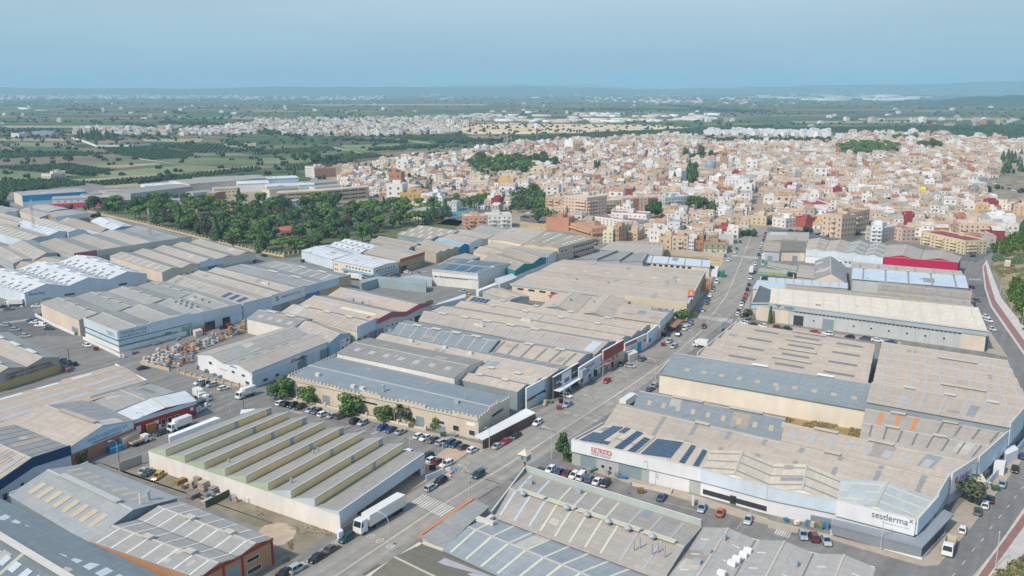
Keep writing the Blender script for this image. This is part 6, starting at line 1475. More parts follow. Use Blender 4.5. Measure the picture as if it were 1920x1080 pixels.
# long white halls and greenhouses far off
box=np.array([(x,y,z) for z in (0,1) for x,y in ((-.5,-.5),(.5,-.5),(.5,.5),(-.5,.5))],dtype=float)
bf=[[0,1,5,4],[1,2,6,5],[2,3,7,6],[3,0,4,7],[4,5,6,7]]
def far_halls(poly,n_,L,D,Hh,seed,cols=("bright white","grey","cream")):
    r=random.Random(seed); xs=[p[0] for p in poly]; ys=[p[1] for p in poly]; k=0
    while k<n_:
        x,y=r.uniform(min(xs),max(xs)),r.uniform(min(ys),max(ys))
        if not inpoly(x,y,poly):continue
        c=G(x,y); i=MI[r.choice(cols)]
        pool.add(xf(box,c,-.3+r.choice((0,0,1.5708)),L*r.uniform(.5,1.3),D*r.uniform(.6,1.2),Hh*r.uniform(.4,.8)),bf,[i]*4+[MI[r.choice(("bright white","white","bright white"))]]); k+=1
far_halls([(865,218),(1000,210),(1340,214),(1330,226),(1100,232),(900,228)],85,55,28,9,1,('bright white','grey','cream','tan','white'))
far_halls([(1390,180),(1600,175),(1750,180),(1740,186),(1600,190),(1400,184)],60,170,110,9,2,("bright white","white"))
far_halls([(1840,184),(1960,180),(1960,186),(1850,188)],8,200,90,7,3,("bright white","grey"))
far_halls([(770,175),(1300,176),(1300,180),(780,178)],14,160,60,10,4)
far_halls([(1280,216),(1340,215),(1340,226),(1290,226)],8,60,40,12,5)
far_halls([(0,205),(60,203),(100,208),(10,210)],5,50,25,8,6)
far_halls([(640,178),(1100,180),(1100,186),(650,186)],10,90,50,8,7)
pool.build("distant_houses",ORDM)

# farm near the left edge, cemetery with its walls and long low buildings
BL("farmhouse pair with tan roofs among the orchards on the left",'Q',312,700,385,705,672,14,1,(.68,.60,.52),roof="tan tiled",cat="farmhouse")
BL("lower farmhouse wing with a tan roof among the orchards",'Q',388,695,495,690,655,14,1,(.66,.58,.50),roof="sand-coloured",cat="farmhouse")
BL("long low cemetery building with a red tiled roof behind the white wall",'Q',735,447,860,445,425,14,1,(.55,.40,.30),roof="orange tiled",cat="cemetery building")
BL("second low cemetery building right of the dark cypresses",'Q',900,440,1080,435,420,14,1,(.55,.42,.32),roof="orange tiled",cat="cemetery building")
BL("white gabled hall far left beyond the orchards",'Q',85,388,145,392,360,20,1,(.62,.62,.60),roof="grey",cat="warehouse",win=False)
BL("pale blue long hall left of the cemetery",'Q',240,378,405,375,350,24,1,(.45,.52,.58),roof="grey",cat="warehouse",win=False)
wt=[c4('Q',*p) for p in [(525,395),(640,430),(720,462),(1000,458),(1125,448)]]
P=[G(*p) for p in wt]; org=P[2].copy(); o=thing("cemetery_wall","long white wall round the front of the cemetery","wall",org)
for p0,p1 in zip(P,P[1:]):
    b=MB(); d=(p1-p0).normalized(); n_=Vector((-d.y,d.x,0))*.3; b.hexa([p0-n_,p1-n_,p1+n_,p0+n_],[x+Vector((0,0,3.2)) for x in (p0-n_,p1-n_,p1+n_,p0+n_)]); b.build("wall_panel",[WHITE],o,org)
for i,(k,x,y,h) in enumerate([('U',184,158,26),('U',192,160,26)]):
    p=G(*c4(k,x,y)); o=thing("factory_chimney",("left" if i==0 else "right")+" of the two thin dark chimneys behind the orange roofs","chimney",p); b=MB(); b.cyl(p,p+Vector((0,0,h)),1.3,.9); b.build("shaft",[mat('wall',(.20,.14,.12))],o,p)
    b=MB(); b.cyl(p+Vector((0,0,h)),p+Vector((0,0,h+.6)),1.2); b.build("cap",[DARK],o,p)
# hills on the horizon
hm_=mat('field',(.055,.08,.06),.95,0,.2)
def ridge(name,x0,x1,dist,prof,seed,base=0):
    """a low range of hills: pixel columns x0..x1 at a distance, prof = list of (x, pixel height above the horizon)"""
    b=MB(); n_=60; r=random.Random(seed); rows=5
    g=[]
    for j in range(rows):
        t=j/(rows-1); line_=[]
        for i in range(n_+1):
            x=lerp(x0,x1,i/n_)
            hp=0
            for (xa,ha),(xb,hb) in zip(prof,prof[1:]):
                if xa <= x <= xb:hp=lerp(ha,hb,(x-xa)/(xb-xa))
            D=dist*(1+.22*(t-.5))
            Hh=max(0,(CH+hp/FPX*dist))*sin(pi*t) ** .8+noise.noise(Vector((i*.35,j*.8,seed)))*dist*.0016*sin(pi*t)
            line_.append(Vector(((x-960)/(FPX/CP)*D,D,max(-.5,Hh)-.2)))
        g.append(line_)
    for j in range(rows-1):
        for i in range(n_):b.poly([g[j][i],g[j][i+1],g[j+1][i+1],g[j+1][i]])
    o=b.build(name,[hm_]); o["kind"]="structure"
    for p in o.data.polygons:p.use_smooth=True
ridge("hills",1080,2500,17000,[(1080,-8),(1300,-2),(1500,3),(1700,6),(1920,12),(2500,16)],1)
ridge("hills",-600,1300,15000,[(-600,-2),(-100,-1),(300,-2.5),(600,1.5),(900,1),(1100,0),(1300,-9)],2)
ridge("hills",500,1250,26000,[(500,-5),(800,2),(960,6),(1100,5),(1250,-4)],3)
ridge("hill",1640,2300,5600,[(1640,-30),(1720,-28),(1800,-19),(1900,-14),(2300,0)],4)
# ------------------------------------------------------------------ trees
LEAF=dict(dark=[(.065,.120,.045),(.095,.160,.060),(.045,.085,.036)],mid=[(.090,.165,.045),(.130,.215,.065),(.060,.115,.035)],pine=[(.105,.185,.038),(.150,.240,.055),(.070,.125,.030)],
            olive=[(.085,.105,.065),(.115,.135,.085),(.050,.065,.042)],brown=[(.095,.085,.050),(.12,.105,.060),(.055,.050,.032)],palm=[(.075,.105,.040),(.11,.14,.055),(.045,.065,.026)],bright=[(.085,.15,.022),(.12,.20,.035),(.045,.09,.014)])
LM={k:[mat('leaf',c,.75) for c in v] for k,v in LEAF.items()}
BARK=mat('wall',(.13,.10,.07))
def crown_mesh(r,rx,ry,rz,n,leaf,lumps=11,flatb=.35):
    """leaf-sized faces on clumps spread through the crown's volume; base of the crown at z = 0"""
    V=[]; Fc=[]; M=[]
    cs=[]
    for i in range(lumps):
        a=r.uniform(0,2*pi); q=sqrt(r.random())*.72; h=r.uniform(.18,.80)
        k=sqrt(max(.1,1-(2*h-1) ** 2))
        cs.append((cos(a)*q*rx*k,sin(a)*q*ry*k,h*rz,r.uniform(.30,.48)))
    for i in range(n):
        cx,cy,cz,s_=cs[r.randrange(lumps)]
        while True:
            d=Vector((r.gauss(0,1),r.gauss(0,1),r.gauss(0,1)))
            if d.length>.1:break
        d.normalize(); rad=s_*(r.uniform(.72,1.05))
        p=Vector((cx+d.x*rad*rx,cy+d.y*rad*ry,cz+d.z*rad*rz*.62))
        if p.z<0:p.z *= .3
        nrm=(d+Vector((r.uniform(-.7,.7),r.uniform(-.7,.7),r.uniform(-.3,.9)))).normalized()
        u=nrm.orthogonal().normalized(); w=nrm.cross(u); a=r.uniform(0,pi); u,w=u*cos(a)+w*sin(a),w*cos(a)-u*sin(a)
        l=leaf*r.uniform(.6,1.25)
        i0=len(V); V+=[p-u*l-w*l*.6,p+u*l*.9-w*l*.4,p+u*l+w*l*.7,p-u*l*.5+w*l*.8]
        Fc.append((i0,i0+1,i0+2,i0+3)); M.append(r.choice((0,0,1,1,2)))
    return V,Fc,M
def leafmesh(name,VFM,mats):
    V,Fc,M=VFM; me=bpy.data.meshes.new(name); me.from_pydata([tuple(v) for v in V],[],Fc)
    for m in mats:me.materials.append(m)
    me.polygons.foreach_set("material_index",M); me.update(); return me
tr=random.Random(21)
def trunk_mesh(h,r0,limbs=3):
    b=MB(); top=Vector((tr.uniform(-.3,.3),tr.uniform(-.3,.3),h)); b.cyl((0,0,-.1),top,r0,r0*.6,7)
    for i in range(limbs):
        a=2*pi*i/limbs+tr.uniform(-.4,.4); b.cyl(top-Vector((0,0,h*.15)),top+Vector((cos(a)*h*.5,sin(a)*h*.5,h*.5)),r0*.5,r0*.15,5)
    return b.mesh("trunk",[BARK])
TREES={}
for kind,col,rx,rz,th,n_,leaf in [("round broadleaf",'mid',3.8,6.0,2.4,1000,.42),("dark broadleaf",'dark',4.2,6.6,2.6,1000,.44),("umbrella pine",'pine',5.0,3.8,4.6,950,.44),("grey-green olive-like",'olive',3.2,5.0,2.0,700,.38),("brownish",'brown',3.6,5.4,2.4,700,.42),("small bright green",'bright',2.0,2.8,1.0,320,.32)]:
    vs_=[]
    for v in range(3):
        vs_.append((leafmesh("crown",crown_mesh(tr,rx*tr.uniform(.9,1.1),rx*tr.uniform(.9,1.1),rz,n_,leaf,tr.randint(8,13)),LM[col]),trunk_mesh(th+1.0,.28)))
    TREES[kind]=(vs_,th)
# conifers and cypresses: clumps stacked on a cone
def cone_crown(r,rad,h,n,leaf,pw=1.0):
    V=[]; Fc=[]; M=[]
    for i in range(n):
        z=r.random() ** 1.15*h; k=rad*(1-z/h) ** pw*r.uniform(.65,1.08); a=r.uniform(0,2*pi)
        p=Vector((cos(a)*k,sin(a)*k,z)); nrm=Vector((cos(a),sin(a),r.uniform(-.2,.8))).normalized()
        u=nrm.orthogonal().normalized(); w=nrm.cross(u); l=leaf*r.uniform(.6,1.2); i0=len(V)
        V+=[p-u*l-w*l,p+u*l-w*l*.7,p+u*l*.7+w*l,p-u*l+w*l*.7]; Fc.append((i0,i0+1,i0+2,i0+3)); M.append(r.choice((0,1,2)))
    return V,Fc,M
vs_=[(leafmesh("crown",crown_mesh(tr,4.9*tr.uniform(.92,1.08),4.9,6.0,1900,.40,18),LM['mid']),trunk_mesh(2.2,.26)) for _ in range(3)]
TREES["wide street"]=(vs_,1.0)
TREES["cypress"]=([(leafmesh("crown",cone_crown(tr,1.3,8.5,420,.34,.55),LM['dark']),trunk_mesh(1.6,.2,0)) for _ in range(2)],.6)
TREES["tall conifer"]=([(leafmesh("crown",cone_crown(tr,3.2,11,620,.48,.8),LM['dark']),trunk_mesh(3,.3,0)) for _ in range(2)],1.5)
def palm_parts(r,h,fr,n=26):
    b=MB(); b.cyl((0,0,-.1),(r.uniform(-.2,.2),0,h),.32,.22,7); tm=b.mesh("trunk",[BARK])
    V=[]; Fc=[]; M=[]
    for i in range(n):
        a=2*pi*i/n+r.uniform(-.2,.2); el=r.uniform(-.7,1.25); L=fr*r.uniform(.8,1.1); prev=None
        d=Vector((cos(a),sin(a),0)); sd_=Vector((-sin(a),cos(a),0))
        for k in range(5):
            t=k/4; p=d*(L*t*cos(el*(1-t*.3)))+Vector((0,0,h+L*t*sin(el)-L*.5*t*t)); w=.34*fr/2.4*(sin(pi*min(.97,t*.85+.12))+.1)
            cur=(p-sd_*w-Vector((0,0,w*.4)),p,p+sd_*w-Vector((0,0,w*.4)))
            if prev:
                for q in (0,1):
                    i0=len(V); V+=[prev[q],prev[q+1],cur[q+1],cur[q]]; Fc.append((i0,i0+1,i0+2,i0+3)); M.append(r.choice((0,1,2)))
            prev=cur
    return leafmesh("crown",(V,Fc,M),LM['palm']),tm
TREES["fan palm"]=([palm_parts(tr,tr.uniform(5,7.5),2.2) for _ in range(3)],0)
TREES["broad date palm"]=([palm_parts(tr,tr.uniform(3.5,5),3.6,34) for _ in range(2)],0)
def tree(kind,p,sc=1.0,label=None,look=None,group=None,name=None,wide=1.0):
    vs_,th=TREES[kind]; cm,tm=vs_[tr.randrange(len(vs_))]
    nm=name or ("palm_tree" if 'palm' in kind else "cypress_tree" if kind=='cypress' else "pine_tree" if 'pine' in kind or 'conifer' in kind else "tree")
    o=thing(nm,label,"tree",Vector((p[0],p[1],.04)),group,tr.uniform(0,6.28)); o.scale=(sc*wide,sc*wide,sc*tr.uniform(.92,1.08))
    c=child("crown",cm,o); c.location=(0,0,th)
    child("trunk",tm,o)
    if not label:label_later(o,look or f"{kind} tree",'tree')
    return o
def bush(p,sc,label=None,look="low green shrub",col=None):
    vs_,th=TREES["small bright green"]; cm,_=vs_[tr.randrange(len(vs_))]
    o=bpy.data.objects.new("shrub",cm); COL.objects.link(o); o.location=(p[0],p[1],.05); o.scale=(sc,sc,sc*.8); o.rotation_euler=(0,0,tr.uniform(0,6))
    o["category"]="shrub"
    if label:o["label"]=label
    else:label_later(o,look,'tree')
    return o
gp=lambda k,x,y:G(*c4(k,x,y))
# trees along the castle-like hall
for k,x,y,kind,s_,lb,w_ in [('F',200,745,"round broadleaf",1.20,"big round dark green tree at the left corner of the castle-like hall",1.15),('F',400,775,"round broadleaf",1.05,"wide dark green tree second from the corner, in front of the castle-like hall",1.1),('F',715,865,"round broadleaf",1.12,"wide dark green tree before the grey gate in the middle of the castle front",1.25),
                          ('F',970,915,"round broadleaf",.90,"round dark green tree left of the street palm",1.15),('F',1070,930,"fan palm",.95,"tall fan palm between two trees before the castle-like hall",1),('F',1125,930,"grey-green olive-like",.85,"grey-green olive tree right of the street palm",1),
                          ('F',1172,945,"broad date palm",.5,"short bushy palm beside the grey-green olive tree",1),('F',1362,975,"round broadleaf",.72,"slim bright tree before the right part of the castle-like hall",.8),('F',340,520,"fan palm",.85,"fan palm behind the back corner of the castle-like hall",1),
                          ('L',1530,530,"grey-green olive-like",1.0,"rounded green tree by the round red logo sign at the field road",1.3),('K',385,215,"dark broadleaf",.85,"pointed dark tree at the corner of the white electronics hall",.8),('G',1268,180,"round broadleaf",.78,"round dark green tree before the supermarket sign",1.0),
                          ('C',1755,965,"grey-green olive-like",.75,"grey-green tree at the left end of the cream-roofed hall",1.1),('D',15,985,"cypress",.85,"dark narrow cypress at the left end of the bird-logo hall",1),('E',1600,195,"fan palm",.85,"left of two palms before the pale blue street wall",1),('E',1640,190,"fan palm",1.15,"taller right palm of the pair before the pale blue street wall",1),
                          ('E',1697,200,"broad date palm",.55,"short palm by the dark red street railing",1),('B',1300,885,"dark broadleaf",.55,"dark green tree beside the crimson zigzag hall's red door",1),('B',1655,420,"broad date palm",.6,"left bushy palm before the grey hall with dark doors",1),('B',1695,415,"broad date palm",.55,"right bushy palm before the grey hall with dark doors",1),
                          ('G',1180,240,"round broadleaf",.42,"small dark tree under the brown awnings",1),('C',1500,615,"dark broadleaf",.5,"dark tree behind the brick annex of the supermarket",1)]:
    ws_=k=='F' and kind=='round broadleaf'; tree('wide street' if ws_ else kind,gp(k,x,y),s_*(.80 if ws_ else 1),lb,wide=1.05 if ws_ else w_)
for k,x,y,s_,lb in [('I',610,225,1.5,"clipped bright green hedge bush beside the open garage of the brick-based hall"),('I',570,235,1.1,"second green hedge bush at the white wall by the open garage"),('E',320,140,.9,"shrub with pale leaves at the peach end wall"),('E',345,150,.6,"small shrub beside the peach end wall"),('B',350,528,.9,"dark shrub at the grey ramp left of the white office hall"),
                        ('C',1490,618,.8,"leafy shrub beside the brick annex of the supermarket"),('K',440,215,.9,"low shrub behind the pointed dark tree")]:
    bush(gp(k,x,y),s_,lb)
# the park
PARK=[(165,394),(240,386),(330,384),(440,385),(560,380),(700,386),(800,392),(850,405),(840,418),(760,428),(720,446),(690,458),(620,460),(590,474),(560,480),(490,477),(420,459),(370,444),(290,424),(230,409)]
pts=[]; tries=0
landmark("red-roofed park pavilion",gp('T',245,925),('tree',)); landmark("sports pitch",gp('T',850,710),('tree',))
landmark("park's upper corner",G(175,390),('tree',)); landmark("park's town end",G(840,410),('tree',))
clear=[(gp('T',245,920),15),(gp('T',245,985),13),(gp('T',200,1040),7),(gp('T',640,850),9),(gp('T',440,970),8),(gp('Q',1450,960),7),(gp('T',850,715),24)]
while len(pts)<262 and tries<9000:
    tries+=1
    x,y=tr.uniform(160,850),tr.uniform(376,480)
    if not inpoly(x,y,PARK):continue
    c=G(x,y)
    if any((c-q).length<6.2 for q in pts) or any((c-q).length<r_ for q,r_ in clear):continue
    pts.append(c)
for c in pts:
    x,y=PX(c); z_=noise.noise(c*.012)
    w=tr.random()
    kind="umbrella pine" if (z_>.14 and w<.7) or w<.08 else "dark broadleaf" if w<.32 else "round broadleaf" if w<.52 else "brownish" if w<.66 else "grey-green olive-like" if w<.80 else "tall conifer" if w<.89 else "broad date palm"
    if x<420 and y<415:kind="umbrella pine" if w<.6 else "dark broadleaf"
    tree(kind,c,tr.uniform(.95,1.45)*(1.15 if 'date' in kind else 1),look=f"{kind} park tree" if 'palm' not in kind else "broad date palm in the park")
# trees and palms of the town
for poly,n_,kinds,dmin in [(FREE[0],60,("umbrella pine","dark broadleaf"),7),(FREE[1],20,("dark broadleaf",),7),(FREE[2],4,("dark broadleaf",),6),(FREE[3],44,("grey-green olive-like","round broadleaf"),6),(FREE[4],10,("dark broadleaf","tall conifer"),7),(FREE[5],9,("dark broadleaf",),8),
                              ([(1214,400),(1243,398),(1242,416),(1215,416)],5,("dark broadleaf",),6),([(1283,388),(1345,392),(1348,405),(1290,400)],8,("round broadleaf","dark broadleaf"),6),(FREE[8],44,("umbrella pine",),8),(FREE[9],7,("dark broadleaf",),7),(FREE[11],10,("tall conifer",),6),
                              (FREE[13],26,("fan palm",),6),([(985,408),(1050,412),(1045,424),(990,418)],4,("round broadleaf",),8),([(820,386),(880,382),(950,385),(900,392)],14,("round broadleaf",),7),(FREE[19],42,("fan palm",),7),(FREE[18],24,("fan palm",),7),
                              ([(0,397-0),(20,375),(5,372),(-20,378)],5,("dark broadleaf",),8),([(138,255),(215,262),(230,268),(190,272),(150,262)],34,("cypress","tall conifer"),7),([(545,300),(600,312),(640,305),(580,296)],12,("dark broadleaf",),8),([(1640,255),(1720,262),(1700,268),(1650,262)],6,("round broadleaf",),8),
                              ([(1880,455),(1960,420),(2000,470),(1870,478)],0,(),5)]:
    k=0; t_=0; q_=[]
    while k<n_ and t_<800:
        t_+=1; xs=[p[0] for p in poly]; ys=[p[1] for p in poly]; x,y=tr.uniform(min(xs),max(xs)),tr.uniform(min(ys),max(ys))
        if not inpoly(x,y,poly):continue
        c=G(x,y)
        if any((c-q).length<dmin for q in q_):continue
        q_.append(c); k+=1; kd=tr.choice(kinds)
        tree(kd,c,tr.uniform(.8,1.15)*(1 if 'palm' in kd else 1.6 if c.y>1300 else 1.3 if c.y>900 else 1.1),look=f"{kd} tree in town" if kd != 'cypress' else "dark cypress by the cemetery")
for k,x,y,kd,s_,lb in [('U',1355,420,"tall conifer",1.5,"tall dark conifer beside the small domed church"),('U',1218,462,"tall conifer",1.1,"dark pointed conifer before the white gabled hall-house"),('T',620,690,"dark broadleaf",1.1,"single dark round tree before the cream school"),('T',285,465,"tall conifer",.9,"dark conifer by the road at the works' northern end"),('T',570,190,"dark broadleaf",1.4,"dark round tree at the front of the far village"),('T',1708,158,"dark broadleaf",1.3,"lone dark tree on the dry hillside"),('Q',523,588,"dark broadleaf",1.5,"lone round tree in the brown field"),('U',330,705,"brownish",.9,"brown-green tree before the pink apartment tower"),('U',188,752,"dark broadleaf",.8,"round dark tree on the dry ground by the parked cars")]:
    tree(kd,gp(k,x,y),s_,lb)
# orange grove at the right edge
for poly,n_,s_,dm in [([c4('D',1660,440),c4('D',1720,385),c4('D',1920,320),c4('D',2300,250),c4('D',2300,420),c4('D',1920,440),c4('D',1760,480)],90,1.0,3.6),([c4('D',1800,740),c4('D',1860,690),c4('D',2300,720),c4('D',2300,1000),c4('D',1900,900),c4('D',1820,820)],70,1.15,4.0),
                         ([c4('H',1850,60),c4('H',2300,60),c4('H',2300,200),c4('H',1900,160)],14,1.0,4.5)]:
    k=0; t_=0; q_=[]
    while k<n_ and t_<3000:
        t_+=1; xs=[p[0] for p in poly]; ys=[p[1] for p in poly]; x,y=tr.uniform(min(xs),min(1935,max(xs))),tr.uniform(min(ys),max(ys))
        if not inpoly(x,y,poly):continue
        c=G(x,y)
        if any((c-q).length<dm for q in q_):continue
        q_.append(c); k+=1; o=tree("small bright green",c,s_*tr.uniform(.8,1.15),look="bright green orange tree in the grove",name="orange_tree")
# reeds, weeds and brush on waste ground: nobody could count them
def weeds(name,poly,n_,hgt,cols,seed):
    r=random.Random(seed); V=[]; Fc=[]; M=[]; xs=[p[0] for p in poly]; ys=[p[1] for p in poly]; k=0; t_=0
    while k<n_ and t_<n_*20:
        t_+=1; x,y=r.uniform(min(xs),max(xs)),r.uniform(min(ys),max(ys))
        if not inpoly(x,y,poly):continue
        c=G(x,y)
        if noise.noise(c*.12+Vector((seed,0,0)))<-.05:continue
        k+=1
        for q in range(4):
            a=r.uniform(0,pi); d=Vector((cos(a),sin(a),0))*r.uniform(.2,.6)*hgt; p=c+Vector((r.uniform(-.6,.6),r.uniform(-.6,.6),.05))*hgt
            up=Vector((r.uniform(-.3,.3),r.uniform(-.3,.3),1))*hgt*r.uniform(.4,1); i0=len(V)
            V+=[p-d,p+d,p+d*.6+up,p-d*.6+up]; Fc.append((i0,i0+1,i0+2,i0+3)); M.append(r.randrange(len(cols)))
    o=bpy.data.objects.new(name,leafmesh(name,(V,Fc,M),cols)); COL.objects.link(o); o["kind"]="stuff"
DRYL=[mat('leaf',(.42,.31,.15)),mat('leaf',(.34,.26,.13)),mat('leaf',(.24,.21,.09))]
REED=[mat('leaf',(.12,.18,.10)),mat('leaf',(.17,.22,.13)),mat('leaf',(.08,.13,.06))]
weeds("dry_weeds",[c4('H',*p) for p in [(140,895),(700,970),(690,1040),(115,930)]],600,.6,DRYL,1)
weeds("dry_weeds",[c4('J',*p) for p in [(0,560),(130,600),(560,740),(600,790),(300,760),(200,680),(20,720)]],260,.22,DRYL,2)
weeds("dry_weeds",[c4('J',*p) for p in [(140,850),(300,800),(250,980),(150,960)]],120,.22,DRYL,3)
weeds("reeds",[c4('D',*p) for p in [(1680,470),(1760,490),(1920,450),(2100,440),(2100,540),(1780,545),(1700,540)]],1500,1.3,REED,4)
weeds("undergrowth",[c4('D',*p) for p in [(1670,560),(1740,640),(1800,690),(2100,690),(2100,560),(1740,550)]],1500,.7,DRYL+REED,5)
weeds("undergrowth",[c4('L',*p) for p in [(1700,1090),(1860,900),(2100,900),(2100,1200),(1700,1200)]],1200,.8,DRYL+REED,6)
weeds("undergrowth",[c4('H',*p) for p in [(1860,100),(1920,100),(2000,260),(1920,240)]],300,.7,REED,7)
weeds("undergrowth",[(1930,655),(2080,790),(2080,700),(1960,620)],300,.7,REED,7)
# orchards of the plain: rows of low crowns
ico=bpy.data.meshes.new("tmp");
import bmesh
bm_=bmesh.new(); bmesh.ops.create_icosphere(bm_,subdivisions=1,radius=1.0)
IV=np.array([tuple(v.co) for v in bm_.verts]); IF=[[v.index for v in f.verts] for f in bm_.faces]; bm_.free(); bpy.data.meshes.remove(ico)
def clumps(name,items,mats,seed):
    """items: (x, y, radius, height)"""
    r=random.Random(seed); pl=Pool()
    IFt=IF; nf=len(IF)
    nr=np.random.RandomState(seed)
    for (x,y,rad,h) in items:
        V=IV*(1+nr.uniform(-.28,.28,(len(IV),1)))
        V=V*np.array([rad,rad*r.uniform(.8,1.2),h*.5])+np.array([x,y,h*.45])
        m=r.randrange(len(mats)); pl.add(V,IFt,[m]*nf)
    o=pl.build(name,mats); return o
OR=[mat('leaf',(.040,.078,.030)),mat('leaf',(.055,.095,.036)),mat('leaf',(.032,.060,.028))]
orc=[]; rr=random.Random(5)
def rows_in(k,pts,sp,rs,rad,h,a=.25,cap=4000):
    P=[G(*c4(k,*p)) for p in pts]; poly=[(p.x,p.y) for p in P]; ca,sa=cos(a),sin(a)
    U_=[(p.x*ca+p.y*sa,-p.x*sa+p.y*ca) for p in P]; n0=0
    v=min(q[1] for q in U_)
    while v<max(q[1] for q in U_) and n0<cap:
        u=min(q[0] for q in U_)
        while u<max(q[0] for q in U_):
            x,y=u*ca-v*sa+rr.uniform(-.4,.4),u*sa+v*ca+rr.uniform(-.4,.4)
            if inpoly(x,y,poly) and rr.random()>.06:orc.append((x,y,rad*rr.uniform(.8,1.2),h*rr.uniform(.8,1.2))); n0+=1
            u+=sp
        v+=rs
for k,pts in [('Q',[(0,720),(480,700),(640,750),(100,800),(0,805)]),('Q',[(0,610),(500,590),(850,640),(680,680),(300,650),(0,625)]),('Q',[(620,730),(1300,680),(1420,700),(800,752)]),('Q',[(0,500),(560,500),(820,515),(560,530),(0,545)]),
               ('Q',[(760,475),(1140,465),(1440,510),(1400,545),(1150,560),(860,515)]),('T',[(20,290),(560,260),(600,290),(60,315)]),('T',[(200,400),(600,370),(700,380),(620,425),(240,440)]),('T',[(500,350),(860,310),(980,330),(700,360)]),('Q',[(1240,690),(1920,610),(1920,640),(1400,700)]),('T',[(1250,335),(1440,310),(1440,330),(1280,345)])]:
    rows_in(k,pts,4.6,6.0,1.9,2.6,cap=2600)
for k,pts in [('T',[(980,190),(1560,175),(1600,205),(1300,218)]),('U',[(0,110),(520,85),(1000,100),(700,135),(0,160)]),('U',[(520,80),(1920,20),(1920,60),(700,118)]),('V',[(0,0),(1920,-30),(1920,60),(1500,100),(0,60)]),('V',[(1000,95),(1500,60),(1920,60),(1920,125)]),('Q',[(1180,445),(1660,450),(1800,490),(1500,510)])]:
    rows_in(k,pts,7.5,10,3.0,3.0,cap=2600)
clumps("orchard_trees",orc,OR,1)
# hedges, copses and scattered trees over the plain
it=[]; fr2=random.Random(9)
for c in GREEN:
    for i in range(3):it.append((c.x+fr2.uniform(-4,4),c.y+fr2.uniform(-3,3),fr2.uniform(1.5,3),fr2.uniform(3,6)))
DRYF=[c4('U',*p) for p in [(-700,15),(0,0),(1100,15),(1500,50),(900,70),(300,85),(-300,95)]]
TOWNISH=[TOWN,[(0,345),(700,345),(860,400),(0,600)]]
for i in range(3700):
    y=172+92*fr2.random() ** 1.3; x=fr2.uniform(-20,1940)
    if any(inpoly(x,y,t_) for t_ in TOWNISH) or inpoly(x,y,DRYF) and fr2.random()<.95:continue
    c=G(x,y); z_=noise.noise(Vector((c.x*.0018,c.y*.0018,3)))
    if z_<.0:continue
    s_=fr2.uniform(1.8,3.6)*(1+c.y/5000)
    it.append((c.x,c.y,s_,s_*fr2.uniform(1.1,1.7)))
for i in range(520):
    x,y=fr2.uniform(1335,1562),fr2.uniform(261,273)
    if inpoly(x,y,FREE[10]):c=G(x,y); s_=fr2.uniform(2,3.8); it.append((c.x,c.y,s_,s_*fr2.uniform(1.4,2.2)))
for (x0,y0,x1,y1,n_) in [(0,245,110,246,60),(170,228,190,232,16),(230,232,290,240,70),(300,230,440,234,120),(325,211,348,213,40),(120,206,190,208,60),(490,243,560,258,90),(590,300,720,330,120),(690,283,820,276,90),(820,268,940,264,60),(1060,205,1400,208,160),(1240,198,1330,204,70),(1340,208,1440,210,60),(1700,190,1830,194,120),(1560,244,1740,262,70),(1790,243,1880,250,60),(0,285,120,290,20),(260,345,330,333,30),(120,323,170,328,90),(420,265,490,285,50),(640,262,760,268,60)]:
    for i in range(n_):
        t=fr2.random(); c=G(lerp(x0,x1,t)+fr2.uniform(-6,6),lerp(y0,y1,t)+fr2.uniform(-1.6,1.6)); s_=fr2.uniform(1.8,3.4)*(1+c.y/6000); it.append((c.x,c.y,s_,s_*fr2.uniform(1.3,2.0)))
clumps("plain_trees",it,[mat('leaf',(.030,.058,.030)),mat('leaf',(.045,.078,.034)),mat('leaf',(.024,.045,.026))],2)
